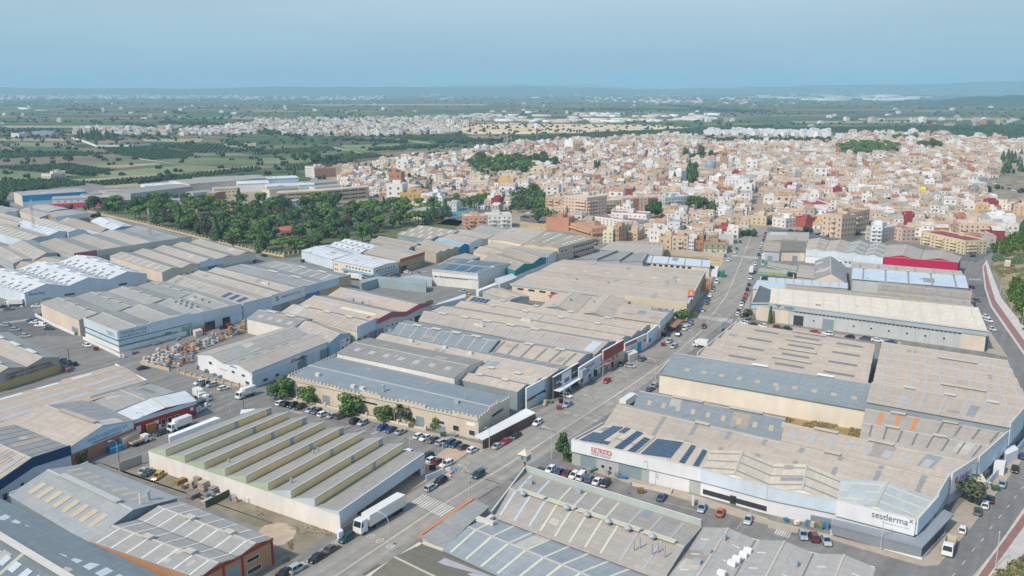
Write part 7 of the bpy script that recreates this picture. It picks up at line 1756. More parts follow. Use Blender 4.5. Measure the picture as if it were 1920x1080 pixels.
# ------------------------------------------------------------------ vehicles
CARC=dict(w=((.78,.78,.78),"white"),k=((.012,.013,.016),"black"),s=((.42,.45,.47),"silver"),g=((.10,.11,.12),"dark grey"),r=((.50,.02,.03),"red"),d=((.16,.015,.03),"dark red"),b=((.02,.07,.19),"dark blue"),l=((.28,.38,.47),"light blue-grey"),t=((.01,.07,.075),"dark teal"),o=((.48,.11,.03),"orange"),n=((.14,.10,.08),"brown"),y=((.50,.30,.04),"ochre yellow"))
CM={k:mat('paint',v[0],.3) for k,v in CARC.items()}
TYRE=mat('plain',(.02,.02,.02)); RIM=mat('plain',(.45,.46,.47),.35,.6); LAMPM=mat('plain',(.75,.75,.72),.2); TAILM=mat('plain',(.40,.02,.02),.3); CGL=mat('glass',(.02,.035,.04),.08)
def car_meshes(kind):
    L,W_,H,hb,fb,rb,ft,rt=dict(hatchback=(4.1,1.76,1.48,.86,1.15,-1.80,.35,-1.45),saloon=(4.55,1.80,1.44,.84,1.05,-1.55,.30,-.95),suv=(4.5,1.86,1.70,.98,1.25,-2.05,.55,-1.75),estate=(4.6,1.8,1.5,.86,1.15,-2.1,.35,-1.8),van=(4.9,1.9,1.95,1.05,1.75,-2.38,1.05,-2.3))[kind]
    w=W_/2; out=[]
    xs=[-L/2,-L/2+.12,-L/2+.5,L/2-.75,L/2-.18,L/2]
    tops=[hb*.72,hb*.98,hb,hb*.97,hb*.80,hb*.55]; wid=[w*.86,w*.95,w,w,w*.94,w*.80]; lows=[.38,.26,.22,.22,.25,.34]
    b=MB(); prof=[]
    for x,zt,ww,zl in zip(xs,tops,wid,lows):prof.append([Vector((x,-ww*.96,zl)),Vector((x,-ww,zl+(zt-zl)*.5)),Vector((x,-ww*.92,zt)),Vector((x,ww*.92,zt)),Vector((x,ww,zl+(zt-zl)*.5)),Vector((x,ww*.96,zl))])
    for a,c in zip(prof,prof[1:]):
        for i in range(6):b.poly([a[i],a[(i+1)%6],c[(i+1)%6],c[i]],flip=True)
    b.poly(prof[0]); b.poly(prof[-1][::-1])
    wt=w*.74
    rz0,rz1=H-.06,H
    r0=[Vector((rt,-wt,rz0)),Vector((ft,-wt,rz0)),Vector((ft,wt,rz0)),Vector((rt,wt,rz0))]; r1=[Vector((rt+.12,-wt*.86,rz1)),Vector((ft-.12,-wt*.86,rz1)),Vector((ft-.12,wt*.86,rz1)),Vector((rt+.12,wt*.86,rz1))]
    b.hexa(r0,r1)
    B0=[Vector((rb,-w*.9,hb-.02)),Vector((fb,-w*.9,hb-.02)),Vector((fb,w*.9,hb-.02)),Vector((rb,w*.9,hb-.02))]
    for p,q in zip(B0,r0):
        e=.045; b.hexa([p+Vector((-e,-e,0)),p+Vector((e,-e,0)),p+Vector((e,e,0)),p+Vector((-e,e,0))],[q+Vector((-e,-e,0)),q+Vector((e,-e,0)),q+Vector((e,e,0)),q+Vector((-e,e,0))])
    for sy in (0,3):       # centre pillars
        p=lerp(B0[sy],B0[1 if sy==0 else 2],.48); q=lerp(r0[sy],r0[1 if sy==0 else 2],.45); e=.05
        if kind=='van':p=lerp(B0[sy],B0[1 if sy==0 else 2],.42); q=lerp(r0[sy],r0[1 if sy==0 else 2],.42); e=.9
        b.hexa([p+Vector((-e,-.03,0)),p+Vector((e,-.03,0)),p+Vector((e,.03,0)),p+Vector((-e,.03,0))],[q+Vector((-e,-.03,0)),q+Vector((e,-.03,0)),q+Vector((e,.03,0)),q+Vector((-e,.03,0))])
    out.append(("body",b.mesh("body",[CM['w']]),None))
    names=["side_window","windscreen","side_window","rear_window"]
    allg=MB()
    for i in range(4):
        j=(i+1)%4; g=MB(); g.poly([B0[i],B0[j],r0[j],r0[i]]); allg.poly([B0[i],B0[j],r0[j],r0[i]])
        out.append((names[i],g.mesh(names[i],[CGL]),'near'))
    out.append(("windows",allg.mesh("windows",[CGL]),'far'))
    wb=MB(); wb.cyl((0,-.11,0),(0,.11,0),.33,n=10); wm_=wb.mesh("wheel",[TYRE]); rb_=MB(); rb_.cyl((0,-.125,0),(0,.125,0),.2,n=8); rm_=rb_.mesh("rim",[RIM])
    for x in (L*.31,-L*.30):
        for y in (-w+.06,w-.06):out.append(("wheel",wm_,(x,y,.33),rm_))
    lb=MB(); lb.box((0,0,0),.10,.36,.15); lm_=lb.mesh("headlight",[LAMPM]); tb=MB(); tb.box((0,0,0),.08,.30,.2); tm_=tb.mesh("tail_light",[TAILM])
    for y in (-w*.66,w*.66):out.append(("headlight",lm_,(L/2-.07,y,hb*.62))); out.append(("tail_light",tm_,(-L/2+.01,y,hb*.70)))
    return out
CK={k:car_meshes(k) for k in ("hatchback","saloon","suv","estate","van")}
CLS=dict(h="hatchback",s="saloon",u="suv",e="estate",v="van")
vr=random.Random(4)
def car(p,ang,col,cls='h',label=None,group=None,state="parked"):
    kind=CLS[cls]; p=Vector((p.x,p.y,p.z if p.z else .055)); near=(p-Vector((0,0,0))).length<420
    o=thing("van" if cls=='v' else "car",label,"van" if cls=='v' else "car",p,group,pi/2-ang)
    for part in CK[kind]:
        n,me,w_=part[:3]
        if w_=='far' and near or w_=='near' and not near:continue
        if isinstance(w_,tuple) and not near:continue
        if n=='body':child(n,me,o,CM[col]); continue
        c=child(n,me,o)
        if isinstance(w_,tuple):c.location=w_
        if len(part)>3:child("rim",part[3],c)
    if not label:label_later(o,f"{CARC[col][1]} {kind} {state}",'car')
    return o
UA,VA,U2=U_ANG,U_ANG+pi/2,U2_ANG
def cars(k,lst,ang,state="parked",z=None,j=.05):
    for it_ in lst:
        x,y,cc=it_[:3]; cls=it_[3] if len(it_)>3 else vr.choice('hhsue'); a=ang if len(it_)<5 else it_[4]
        car(gp(k,x,y),a+vr.uniform(-j,j)+(pi if vr.random()<.5 else 0),cc,cls,state=state)
PA=U_ANG+pi
cars('F',[(188,795,'w','h'),(232,803,'k','h'),(278,812,'k'),(330,825,'k','e'),(412,848,'s','h'),(457,857,'g','h'),(508,877,'w','e'),(578,888,'s','s'),(638,893,'g','v'),(746,932,'k','u'),(802,943,'s','h'),(948,980,'b','h'),(1011,995,'b','s'),(1085,1010,'s','s')],PA,"in the castle street",j=.08)
cars('J',[(1225,43,'w','h'),(1273,57,'w','s'),(1331,73,'g','s'),(1397,90,'s','e'),(1452,101,'b','u'),(1498,110,'t','h'),(1554,125,'g','h'),(1627,147,'w','h')],PA+.12,"by the castle gate")
cars('J',[(1135,165,'w','h',VA),(1283,200,'k','u'),(1322,223,'w','h'),(1372,235,'d','h'),(1430,252,'w','e')],UA+.1,"at the factory corner")
cars('J',[(215,1075,'k','s'),(308,1040,'s','u'),(457,960,'k','s'),(562,893,'n','s'),(680,812,'t','u'),(1306,433,'s','h'),(1382,385,'k','u'),(1812,118,'s','s'),(1878,80,'r','s')],UA,"at the avenue kerb")
cars('G',[(30,1038,'k','s'),(192,942,'w','e'),(418,805,'l','s'),(820,500,'t','s'),(1180,328,'s','s'),(1250,278,'k','h'),(1302,232,'w','v'),(1336,200,'s','s')],UA-.05,"at the avenue kerb")
cars('G',[(978,463,'g','s'),(1214,368,'s','e'),(710,628,'r','h')],UA,"driving down the avenue",j=.02)
cars('J',[(1668,335,'t','u')],UA,"driving down the avenue",j=.02)
cars('G',[(1438,218,'d','u')],U2,"driving down the avenue",j=.02)
cars('G',[(405,738,'w','e',VA+.1),(1143,280,'k','e',VA),(885,515,'s','h',VA),(1062,665,'s','h',UA),(1036,690,'b','h',UA),(1605,247,'k','h',UA+.3)],UA,"before the shop fronts")
cars('C',[(1430,895,'w','s'),(1463,840,'g','s'),(1470,812,'b','h'),(1488,785,'w','h'),(1506,745,'s','h'),(1535,683,'w','v'),(1621,518,'w','h'),(1672,455,'w','h'),(1684,433,'n','h'),(1710,380,'g','u')],U2+.05,"on the avenue's left")
cars('C',[(1690,925,'w','h'),(1698,902,'d','h'),(1712,875,'w','h'),(1722,852,'w','h'),(1730,828,'k','h'),(1742,803,'d','h'),(1750,778,'r','h'),(1764,738,'k','h'),(1776,700,'k','h'),(1787,655,'w','h'),(1822,548,'w','h'),(1850,476,'b','h'),(1861,435,'s','h'),(1871,405,'w','v'),(1886,366,'b','h'),(1894,340,'r','h'),(1900,315,'g','h')],U2-.02,"on the avenue's right")
cars('H',[(-40,213,'w','h'),(72,222,'d','h'),(143,230,'k','s'),(352,258,'r','s'),(448,272,'w','u'),(612,294,'k','h'),(727,308,'g','u'),(817,321,'w','s'),(920,332,'b','s')],VA,"along the bird-logo wall")
cars('C',[(1740,990,'w','e'),(1808,1000,'k','s')],VA,"along the bird-logo wall")
cars('K',[(290,295,'w','h'),(357,312,'b','h'),(415,325,'d','s'),(467,338,'w','h'),(523,347,'w','v'),(583,368,'b','h'),(641,383,'w','s'),(701,398,'k','h')],UA-.05,"under the red lettering")
cars('K',[(1122,502,'b','s'),(1423,585,'l','s'),(1562,617,'o','s'),(1770,672,'s','s')],UA-.15,"in the white hall's street")
cars('L',[(262,785,'l','s'),(343,805,'d','u'),(435,830,'s','s')],UA-.45,"in the white hall's street")
cars('L',[(1458,748,'w','h'),(1573,610,'g','s'),(1627,560,'w','e'),(1665,518,'k','s'),(1756,402,'l','s'),(1850,292,'k','s'),(1914,195,'b','h')],UA-.02,"beside the field road")
cars('D',[(1632,944,'w','h'),(1654,972,'w','h'),(1678,1036,'w','h'),(1565,820,'g','h'),(1522,720,'d','h')],radians(-8),"on the upper field road")
cars('D',[(1618,456,'w','e'),(1536,486,'k','s'),(1650,398,'l','s'),(1892,328,'r','s'),(1760,382,'k','h'),(1790,370,'g','h'),(1655,388,'w','h')],radians(60),"at the crimson hall")
cars('D',[(172,294,'k','s'),(226,299,'g','h'),(266,306,'b','e'),(311,313,'b','s'),(379,322,'k','e'),(415,328,'w','s'),(456,333,'k','s'),(492,349,'s','s'),(605,330,'l','h'),(668,318,'g','h'),(712,310,'w','s'),(730,305,'w','h')],radians(100),"in the town's edge street")
cars('C',[(1232,438,'r','s'),(1276,440,'g','s'),(1398,452,'b','s'),(1518,464,'d','s')],radians(105),"below the terraced houses")
cars('C',[(90,188,'k','h'),(165,188,'k','s'),(200,175,'s','h'),(230,180,'b','s'),(120,160,'w','h'),(255,170,'k','s'),(110,195,'b','h')],radians(100),"in the car park")
cars('C',[(148,808,'g','s'),(200,812,'b','e'),(630,372,'d','s'),(640,398,'k','s'),(668,400,'s','s'),(480,492,'k','h'),(600,440,'s','h')],radians(100),"in the supermarket yards")
cars('E',[(1072,530,'k','s',UA+.25),(655,360,'w','h',VA)],UA,"alone at the junction")
cars('E',[(1498,640,'w','h',UA+.1),(1542,650,'k','h',UA+.2),(1592,658,'s','h',UA+.2),(1678,683,'w','h',UA+.25)],UA,"before the logo hall")
cars('E',[(1210,1018,'t','s',UA),(1722,213,'r','h',UA),(1680,224,'k','s',UA),(480,472,'b','s',VA+.1),(515,488,'g','s',VA),(550,500,'k','h',VA)],UA,"in the western streets")
cars('E',[(243,170,'b','s'),(262,185,'w','s'),(305,208,'w','v'),(365,232,'t','s'),(115,240,'l','h'),(190,288,'s','h'),(40,205,'l','h')],UA+1.0,"by the west crossing")
cars('A',[(35,868,'k','s'),(68,885,'g','s'),(270,862,'w','s')],UA+.9,"before the three gables")
cars('I',[(1085,305,'s','s'),(1115,318,'t','s'),(1185,345,'y','e')],UA-.4,"scrapped in the dirt yard")
cars('B',[(1185,962,'l','s',UA+.4),(1550,752,'l','s',VA),(1590,785,'y','h',VA),(1410,878,'k','h',UA),(1450,858,'s','h',UA),(1500,838,'w','h',UA),(1125,606,'w','h',VA),(1060,632,'b','h',VA),(1300,490,'k','s',UA),(60,484,'k','s',VA),(1440,710-300,'w','h',UA)],UA,"in the middle lanes")
cars('Q',[(1480,820,'k','h'),(1520,802,'w','h'),(1550,806,'b','h'),(1640,905,'w','h'),(1665,912,'s','h'),(1690,870,'k','h'),(1715,888,'b','h'),(1740,897,'w','h'),(1500,830,'s','h')],radians(120),"in the yard beyond the park")
cars('T',[(900,630,'k','h'),(925,636,'b','h'),(950,640,'s','h'),(1290,575,'k','h'),(1320,590,'b','h'),(1400,600,'s','h')],radians(110),"by the palms and courts")
cars('V',[(1600,508,'w','h'),(1810,500,'b','h'),(1870,495,'s','h'),(1660,515,'k','h'),(1700,460,'w','h'),(1880,515,'k','h'),(1840,512,'w','h')],radians(100),"on the bare ground")

# lorries
def lorry(label,p,ang,L,kind,col,cabc='w',sgn=1):
    p=Vector((p.x,p.y,.055)); o=thing("lorry",label,"truck",p,None,pi/2-ang)
    V3=Vector; m=CM[cabc]
    cl=2.1 if kind != 'semi' else 2.3
    def part(n,lo,hi,mm):
        (x0,y0,z0),(x1,y1,z1)=lo,hi; b=MB(); b.hexa([(x0,y0,z0),(x1,y0,z0),(x1,y1,z0),(x0,y1,z0)],[(x0,y0,z1),(x1,y0,z1),(x1,y1,z1),(x0,y1,z1)]); return child(n,b.mesh(n,[mm]),o)
    H=dict(semi=3.9,box=3.3,flat=2.4,tip=2.9)[kind]; hw=1.25 if kind=='semi' else 1.1; ch=dict(semi=3.5,box=2.5,flat=2.3,tip=2.8)[kind]
    x1=L/2
    # cab with sloping front
    b=MB(); b.hexa([(x1-cl,-hw,.5),(x1,-hw,.5),(x1,hw,.5),(x1-cl,hw,.5)],[(x1-cl,-hw,ch*.55),(x1,-hw,ch*.55),(x1,hw,ch*.55),(x1-cl,hw,ch*.55)])
    b.hexa([(x1-cl,-hw,ch*.55),(x1,-hw,ch*.55),(x1,hw,ch*.55),(x1-cl,hw,ch*.55)],[(x1-cl,-hw*.9,ch),(x1-.45,-hw*.9,ch),(x1-.45,hw*.9,ch),(x1-cl,hw*.9,ch)])
    child("cab",b.mesh("cab",[m]),o)
    b=MB(); e=.03; b.poly([V3((x1+e,-hw*.88,ch*.57)),V3((x1+e,hw*.88,ch*.57)),V3((x1-.38+e,hw*.78,ch*.93)),V3((x1-.38+e,-hw*.78,ch*.93))]); child("windscreen",b.mesh("windscreen",[CGL]),o)
    for s_ in (-1,1):
        b=MB(); b.poly([V3((x1-.9,s_*(hw+.01),ch*.58)),V3((x1-.15,s_*(hw+.01),ch*.58)),V3((x1-.5,s_*(hw*.93),ch*.9)),V3((x1-.9,s_*(hw*.93),ch*.9))]); child("side_window",b.mesh("side_window",[CGL]),o)
        b=MB(); b.box((x1+.02,s_*hw*.75,.75),.08,.35,.2); child("headlight",b.mesh("headlight",[LAMPM]),o)
    part("chassis",(-L/2,-.5,.6),(x1-cl,.5,.95),DARK)
    if kind in ('semi','box'):
        part("cargo_box",(-L/2,-hw-.03,1.1),(x1-cl-(.7 if kind=='semi' else .12),hw+.03,H),mat('paint',(.74,.72,.68),.5))
        part("side_skirt",(-L/2+1.5,-hw+.05,.5),(x1-cl-1.5,hw-.05,1.09),mat('plain',(.10,.10,.11)))
        if kind=='box':part("cooling_unit",(x1-cl-.1,-.7,H-.7),(x1-cl+.45,.7,H-.1),WHITE)
    else:
        w0=x1-cl-.15; bm=mat('plain',(.45,.38,.30))
        part("load_bed",(-L/2,-hw,1.0),(w0,hw,1.12),bm); sh=.55 if kind=='flat' else 1.0
        for lo,hi in (((-L/2,-hw,1.12),(w0,-hw+.08,1.12+sh)),((-L/2,hw-.08,1.12),(w0,hw,1.12+sh)),((-L/2,-hw+.08,1.12),(-L/2+.08,hw-.08,1.12+sh))):part("side_board",lo,hi,bm if kind=='flat' else mat('plain',(.55,.48,.40)))
        part("front_board",(w0-.08,-hw+.08,1.12),(w0,hw-.08,1.12+sh+.3),mat('plain',(.55,.16,.08)) if kind=='tip' else bm)
    wb=MB(); wb.cyl((0,-.15,0),(0,.15,0),.48,n=12); wm_=wb.mesh("wheel",[TYRE])
    xs=[x1-1.1,-L/2+1.6]+([-L/2+2.9,-L/2+4.2,x1-4.6] if kind=='semi' else [])
    for x in xs:
        for y in (-hw+.15,hw-.15):w_=child("wheel",wm_,o); w_.location=(x,y,.48)
    return o
lorry("white articulated lorry with a long box trailer parked beside the saw-tooth factory",(gp('J',778,772)+gp('J',1090,580))/2+VD*-.3,UA+pi,16.0,'semi','w')
lorry("white box lorry on the junction left of the castle street",gp('E',1845,738),UA+.05+pi,7.0,'box','w')
lorry("white refrigerated lorry in front of the dark red street front",gp('E',1350,975),UA+pi,7.5,'box','w')
lorry("small flatbed truck with a white and red cab beside the blue container",gp('I',1050,90),UA,6.2,'flat','w')
lorry("worn tipper truck with an orange headboard at the field road",gp('L',1355,890),UA+pi,7.5,'tip','w')
lorry("white lorry seen from the end beside the striped wall across the avenue",gp('G',878,800),UA,10.0,'box','w')
lorry("white box lorry parked by the beige ridges at the avenue",gp('G',1415,365),VA+pi,6.0,'box','w')
lorry("beige-covered lorry on the avenue's right side by the petrol station",gp('C',1795,605),U2,10.5,'box','w')
lorry("white lorry with a grey tilt before the white hall of three gables",gp('A',110,855),UA+.9+pi,8.0,'box','w')
lorry("white box lorry between the roof of hoods and the grey corrugated end",gp('F',975,268),VA,7.0,'box','w')
lorry("white trailer lorry at the blue-edged loading bay",gp('B',750,660),VA,11.0,'box','w')
lorry("yellow and white bus at the palm square",gp('T',1800,690),radians(105),11.0,'box','y')
lorry("grey lorry cab with crates at the end of the dark red front",gp('E',1495,790),UA,8.0,'flat','w')
lorry("white van-like lorry among the fenced cars by the dark red front",gp('E',1500,750),VA+.2,5.5,'box','w')
# ------------------------------------------------------------------ street furniture and yards
POLE=mat('plain',(.52,.53,.52),.5)
def lamp(k,x,y,h=9.0,arm=2.2,a=None):
    p=gp(k,x,y); p.z=.05; o=thing("street_lamp",None,"street lamp",p)
    d=heading(a if a is not None else U_ANG+pi/2)
    b=MB(); b.cyl((0,0,0),(0,0,h*.82),.11,.075,6); child("pole",b.mesh("pole",[POLE]),o)
    b=MB(); prev=Vector((0,0,h*.82))
    for i in range(1,6):
        t=i/5*pi/2; q=d*(arm*(1-cos(t)))+Vector((0,0,h*.82+h*.18*sin(t))); b.cyl(prev,q,.07,.06,5); prev=q
    child("arm",b.mesh("arm",[POLE]),o)
    b=MB(); b.box(prev-Vector((0,0,.1))+d*.3,.8,.28,.16,ax=d); child("lamp_head",b.mesh("lamp_head",[POLE]),o)
    label_later(o,"grey curved-arm street lamp",'lamp')
NW_=U_ANG-pi/2
for k,x,y,h in [('G',1075,640,9),('G',865,745,9),('G',600,945,9),('K',298,205,9),('J',1598,520,9),('J',1000,905,9),('G',1345,400,9),('G',1560,250,8)]:lamp(k,x,y,h,2.4,NW_)
for k,x,y,h in [('L',845,890,9),('L',1705,1018,9),('K',1010,425,8),('E',1555,790,9),('I',895,290,9),('I',120,420,9),('F',307,780,8),('J',1155,140,7),('J',817,640,8),('G',388,790,8),('G',680,610,7),('E',1085,1010,7),('E',370,365,7),('D',1815,960,8),('D',1905,1000,8),('C',1455,760,8),('E',1435,330,7),('D',1740,760,8),('D',1725,470,8),('J',1750,130,7),('F',1040,935,6),('F',795,810+40,6),('E',1725,860,6),('T',1110,280+720,7)]:
    lamp(k,x,y,h,1.6,UA_ := U_ANG+pi)
def pole(label,k,x,y,h,r0=.14,m=BARK):
    p=gp(k,x,y); o=thing("utility_pole",label,"pole",p); b=MB(); b.cyl((0,0,0),(0,0,h),r0,r0*.7,6,0); child("shaft",b.mesh("shaft",[m]),o); b=MB(); b.box((0,0,h-.3),1.2,.12,.12); child("crossbar",b.mesh("crossbar",[m]),o)
pole("thin wooden pole beside the open garage of the brick-based hall",'I',900,295,6)
pole("tall pale pole before the saw-tooth factory's corner",'J',1402,315,9,.12,POLE)
pole("dark wooden pole by the avenue at the white box lorry's junction",'E',1830,830,5)
pole("tall pole at the chimney works' corner",'E',520,475,5)
# lattice masts
for lb,k,x,y,h in [("red and white lattice mast among the roofs at the far left",'A',262,340,26),("red and white lattice mast beside the crimson and cream fascia",'A',1135,425,26)]:
    p=gp(k,x,y); o=thing("lattice_mast",lb,"mast",p); RW=[mat('plain',(.40,.22,.19)),mat('plain',(.50,.48,.46))]
    segs=6
    for s_ in range(segs):
        z0,z1=h*s_/segs,h*(s_+1)/segs; w0,w1=lerp(.9,.35,s_/segs),lerp(.9,.35,(s_+1)/segs); b=MB()
        C4=((-1,-1),(1,-1),(1,1),(-1,1))
        for i in range(4):
            a,c=C4[i],C4[(i+1)%4]; P0,P1=Vector((a[0]*w0,a[1]*w0,z0)),Vector((a[0]*w1,a[1]*w1,z1)); Q0,Q1=Vector((c[0]*w0,c[1]*w0,z0)),Vector((c[0]*w1,c[1]*w1,z1))
            b.cyl(P0,P1,.06,n=4); b.cyl(P0,Q1,.035,n=4); b.cyl(Q0,P1,.035,n=4); b.cyl(P1,Q1,.04,n=4)
        child("mast_segment",b.mesh("mast_segment",[RW[s_%2]]),o)
# supermarket sign tower
p=gp('C',1336,918); o=thing("sign_tower","orange sign tower with a blue and white board at the supermarket corner","sign",p); n_=(Vector((0,0,0))-p).normalized(); n_.z=0; n_.normalize(); ax=Vector((-n_.y,n_.x,0))
OR_=mat('plain',(.70,.22,.06))
b=MB(); b.box((0,0,0),.9,.7,6.5,ax=ax); child("post",b.mesh("post",[OR_]),o)
b=MB(); b.box((0,0,8.6),3.0,.8,2.6,ax=ax); child("orange_board",b.mesh("orange_board",[OR_]),o)
b=MB(); b.box((0,0,6.5),2.8,.7,2.0,ax=ax); child("blue_board",b.mesh("blue_board",[mat('plain',(.07,.10,.30))]),o)
for dx in (-.7,.0,.7):b=MB(); b.box(ax*dx+n_*.4+Vector((0,0,7.0)),.5,.06,.9,ax=ax); child("letter_tile",b.mesh("letter_tile",[WHITE]),o)
lettering(o,p,p+n_*.45-ax*.6+Vector((0,0,9.2)),n_,1.1,1.3,"2",WHITE)
# orange-tiled piers of the supermarket porch
for i,x in enumerate((1055,1130,1212,1292)):
    q=gp('C',x,868+i*8); o=thing("brick_pier",NUM[i]+" orange brick pier from the left under the tan supermarket front","pier",q,"piers under the supermarket front"); b=MB(); b.box((0,0,0),.9,.9,2.6,ax=VD); child("shaft",b.mesh("shaft",[mat('plain',(.52,.22,.12))]),o)
# K pylon
p=G(984,893); o=thing("pylon_sign","rusty pole sign with a K board and a white pyramid cap at the avenue corner","sign",p)
b=MB(); b.box((0,0,0),.5,.5,4.6,ax=VD); child("post",b.mesh("post",[mat('plain',(.33,.20,.13))]),o)
b=MB(); b.box((0,0,4.6),2.3,2.3,1.8,ax=VD); child("board",b.mesh("board",[mat('plain',(.30,.36,.38))]),o)
b=MB(); q4=[VD*a+UD*c+Vector((0,0,6.4)) for a,c in ((-1.5,-1.5),(1.5,-1.5),(1.5,1.5),(-1.5,1.5))]
for i in range(4):b.poly([q4[i],q4[(i+1)%4],Vector((0,0,7.8))])
child("pyramid_cap",b.mesh("pyramid_cap",[W_CREAM]),o)
lettering(o,p,p-UD*1.17+VD*-.45+Vector((0,0,5.0)),-UD,1.0,1.0,"K",NAVY)
# billboard box by the bazaar
p=gp('G',535,660); o=thing("billboard","grey billboard box on a post before the bazaar front","billboard",p)
b=MB(); b.box((0,0,0),.4,.4,3.8,ax=UD); child("post",b.mesh("post",[METAL]),o)
b=MB(); b.box((0,0,3.8),3.6,1.0,2.4,ax=UD); child("board",b.mesh("board",[mat('plain',(.33,.38,.41))]),o)
# petrol price sign
p=gp('C',1880,545); o=thing("price_sign","white and green petrol price sign on the avenue's right kerb","sign",p)
b=MB(); b.box((0,0,0),1.6,.4,6.5); child("board",b.mesh("board",[WHITE]),o); b=MB(); b.box((0,-.25,.8),1.5,.12,2.4); child("green_panel",b.mesh("green_panel",[GRN]),o); b=MB(); b.cyl((0,-.3,5.4),(0,-.2,5.4),.5); child("emblem",b.mesh("emblem",[YEL]),o)
# park pavilion
p=gp('T',245,925); o=thing("park_pavilion","round park pavilion with a flat red roof among the trees","pavilion",p)
b=MB(); b.cyl((0,0,4.6),(0,0,5.0),9.5,9.5,24); b.cyl((0,0,5.0),(0,0,6.6),9.3,.8,24); child("roof",b.mesh("roof",[mat('tiles',(.44,.13,.10))]),o)
for i in range(12):
    a=2*pi*i/12; b=MB(); b.cyl((cos(a)*8.4,sin(a)*8.4,0),(cos(a)*8.4,sin(a)*8.4,4.6),.2,n=6); child("post",b.mesh("post",[W_CREAM]),o)
b=MB(); b.cyl((0,0,0),(0,0,.6),9.2,n=24); child("floor_slab",b.mesh("floor_slab",[mat('concrete',(.48,.34,.26))]),o)
# park wall with piers
def pier_wall(label,pts,h,step,m,name="park_wall",low=1.4):
    P=[G(*q) for q in pts]; org=P[0].copy(); o=thing(name,label,"wall",org); pm=None
    for p0,p1 in zip(P,P[1:]):
        d=(p1-p0); L=d.length; d.normalize(); n_=Vector((-d.y,d.x,0))*.12
        b=MB(); b.hexa([p0-n_,p1-n_,p1+n_,p0+n_],[q+Vector((0,0,low)) for q in (p0-n_,p1-n_,p1+n_,p0+n_)]); b.build("wall_panel",[m],o,org)
        if h>0:
            for i in range(int(L/step)+1):
                if pm is None:bb=MB(); bb.box((0,0,0),.7,.7,h,ax=d); pm=bb.mesh("pier",[m])
                c=child("pier",pm,o); c.location=p0+d*(i*step)-org
    return o
PW=mat('wall',(.58,.44,.28))
pier_wall("tan park wall with evenly spaced piers along the park's left side",[c4('A',660,150),c4('A',1060,240),c4('A',1440,335),c4('A',1700,400),c4('A',1920,455)],2.8,5.0,PW)
pier_wall("tan park wall with piers at the park's lower corner",[c4('B',0,450),c4('B',120,475),c4('B',210,490),c4('B',330,470)],2.8,3.5,PW)
pier_wall("white front wall of the corner hall with green lettering",[c4('E',265,130),c4('E',400,205),c4('E',560,275)],0,1,W_WHITE,"yard_wall",1.3)
pier_wall("low white kerb wall round the corner hall with green lettering",[c4('E',625,305),c4('E',905,440)],0,1,W_WHITE,"yard_wall",1.2)
pier_wall("long beige wall below the terraced houses behind the dry plot",[c4('C',1145,462),c4('C',1590,490),c4('C',1592,475)],0,1,mat('wall',(.46,.42,.36)),"yard_wall",2.6)
pier_wall("low tan wall round the yard of stacked goods",[c4('E',1055,490),c4('E',1270,545)],0,1,W_TAN,"yard_wall",1.2)
pier_wall("banded cream and tan wall before the pale blue logo hall",[c4('E',1340,560),c4('E',1470,595),c4('E',1560,620),c4('E',1890,680)],1.5,3.5,W_TAN,"yard_wall",.8)
pier_wall("grey block wall of the dirt yard beside the saw-tooth factory",[c4('I',895,300),c4('I',1065,235)],0,1,mat('wall',(.42,.40,.36)),"yard_wall",2.6)
pier_wall("dark green panel fence across the dirt yard",[c4('I',1545,570),c4('I',1725,478)],0,1,mat('ribbed',(.07,.09,.06)),"yard_fence",1.8)
pier_wall("low garden wall and railing in front of the castle-like hall",[c4('F',205,745),c4('F',520,812),c4('F',830,890),c4('F',1150,960),c4('F',1280,990)],1.5,6,W_CREAM,"garden_wall",.7)
pier_wall("grey screen fence by the cars at the saw-tooth factory's corner",[c4('J',1275,365),c4('J',1395,315)],0,1,W_LBLUE,"yard_fence",1.4)
pier_wall("white railing in front of the dark red street front",[c4('E',1200,985),c4('E',1330,925),c4('E',1500,840),c4('E',1580,800)],1.6,3,W_WHITE,"railing",.5)
pier_wall("low white wall before the white panel of the electronics hall",[c4('K',890,400),c4('K',1190,470),c4('K',1200,440)],0,1,W_CREAM,"yard_wall",.8)
pier_wall("pale blue street fence beside the field road's yards",[c4('L',1635,420),c4('L',1700,345),c4('L',1830,195),c4('L',1920,90)],0,1,W_LBLUE,"street_fence",1.8)
pier_wall("dark red railing and gate before the pale blue street wall",[c4('E',1535,250),c4('E',1600,222),c4('E',1820,165)],1.8,4,mat('plain',(.33,.05,.05)),"railing",1.3)
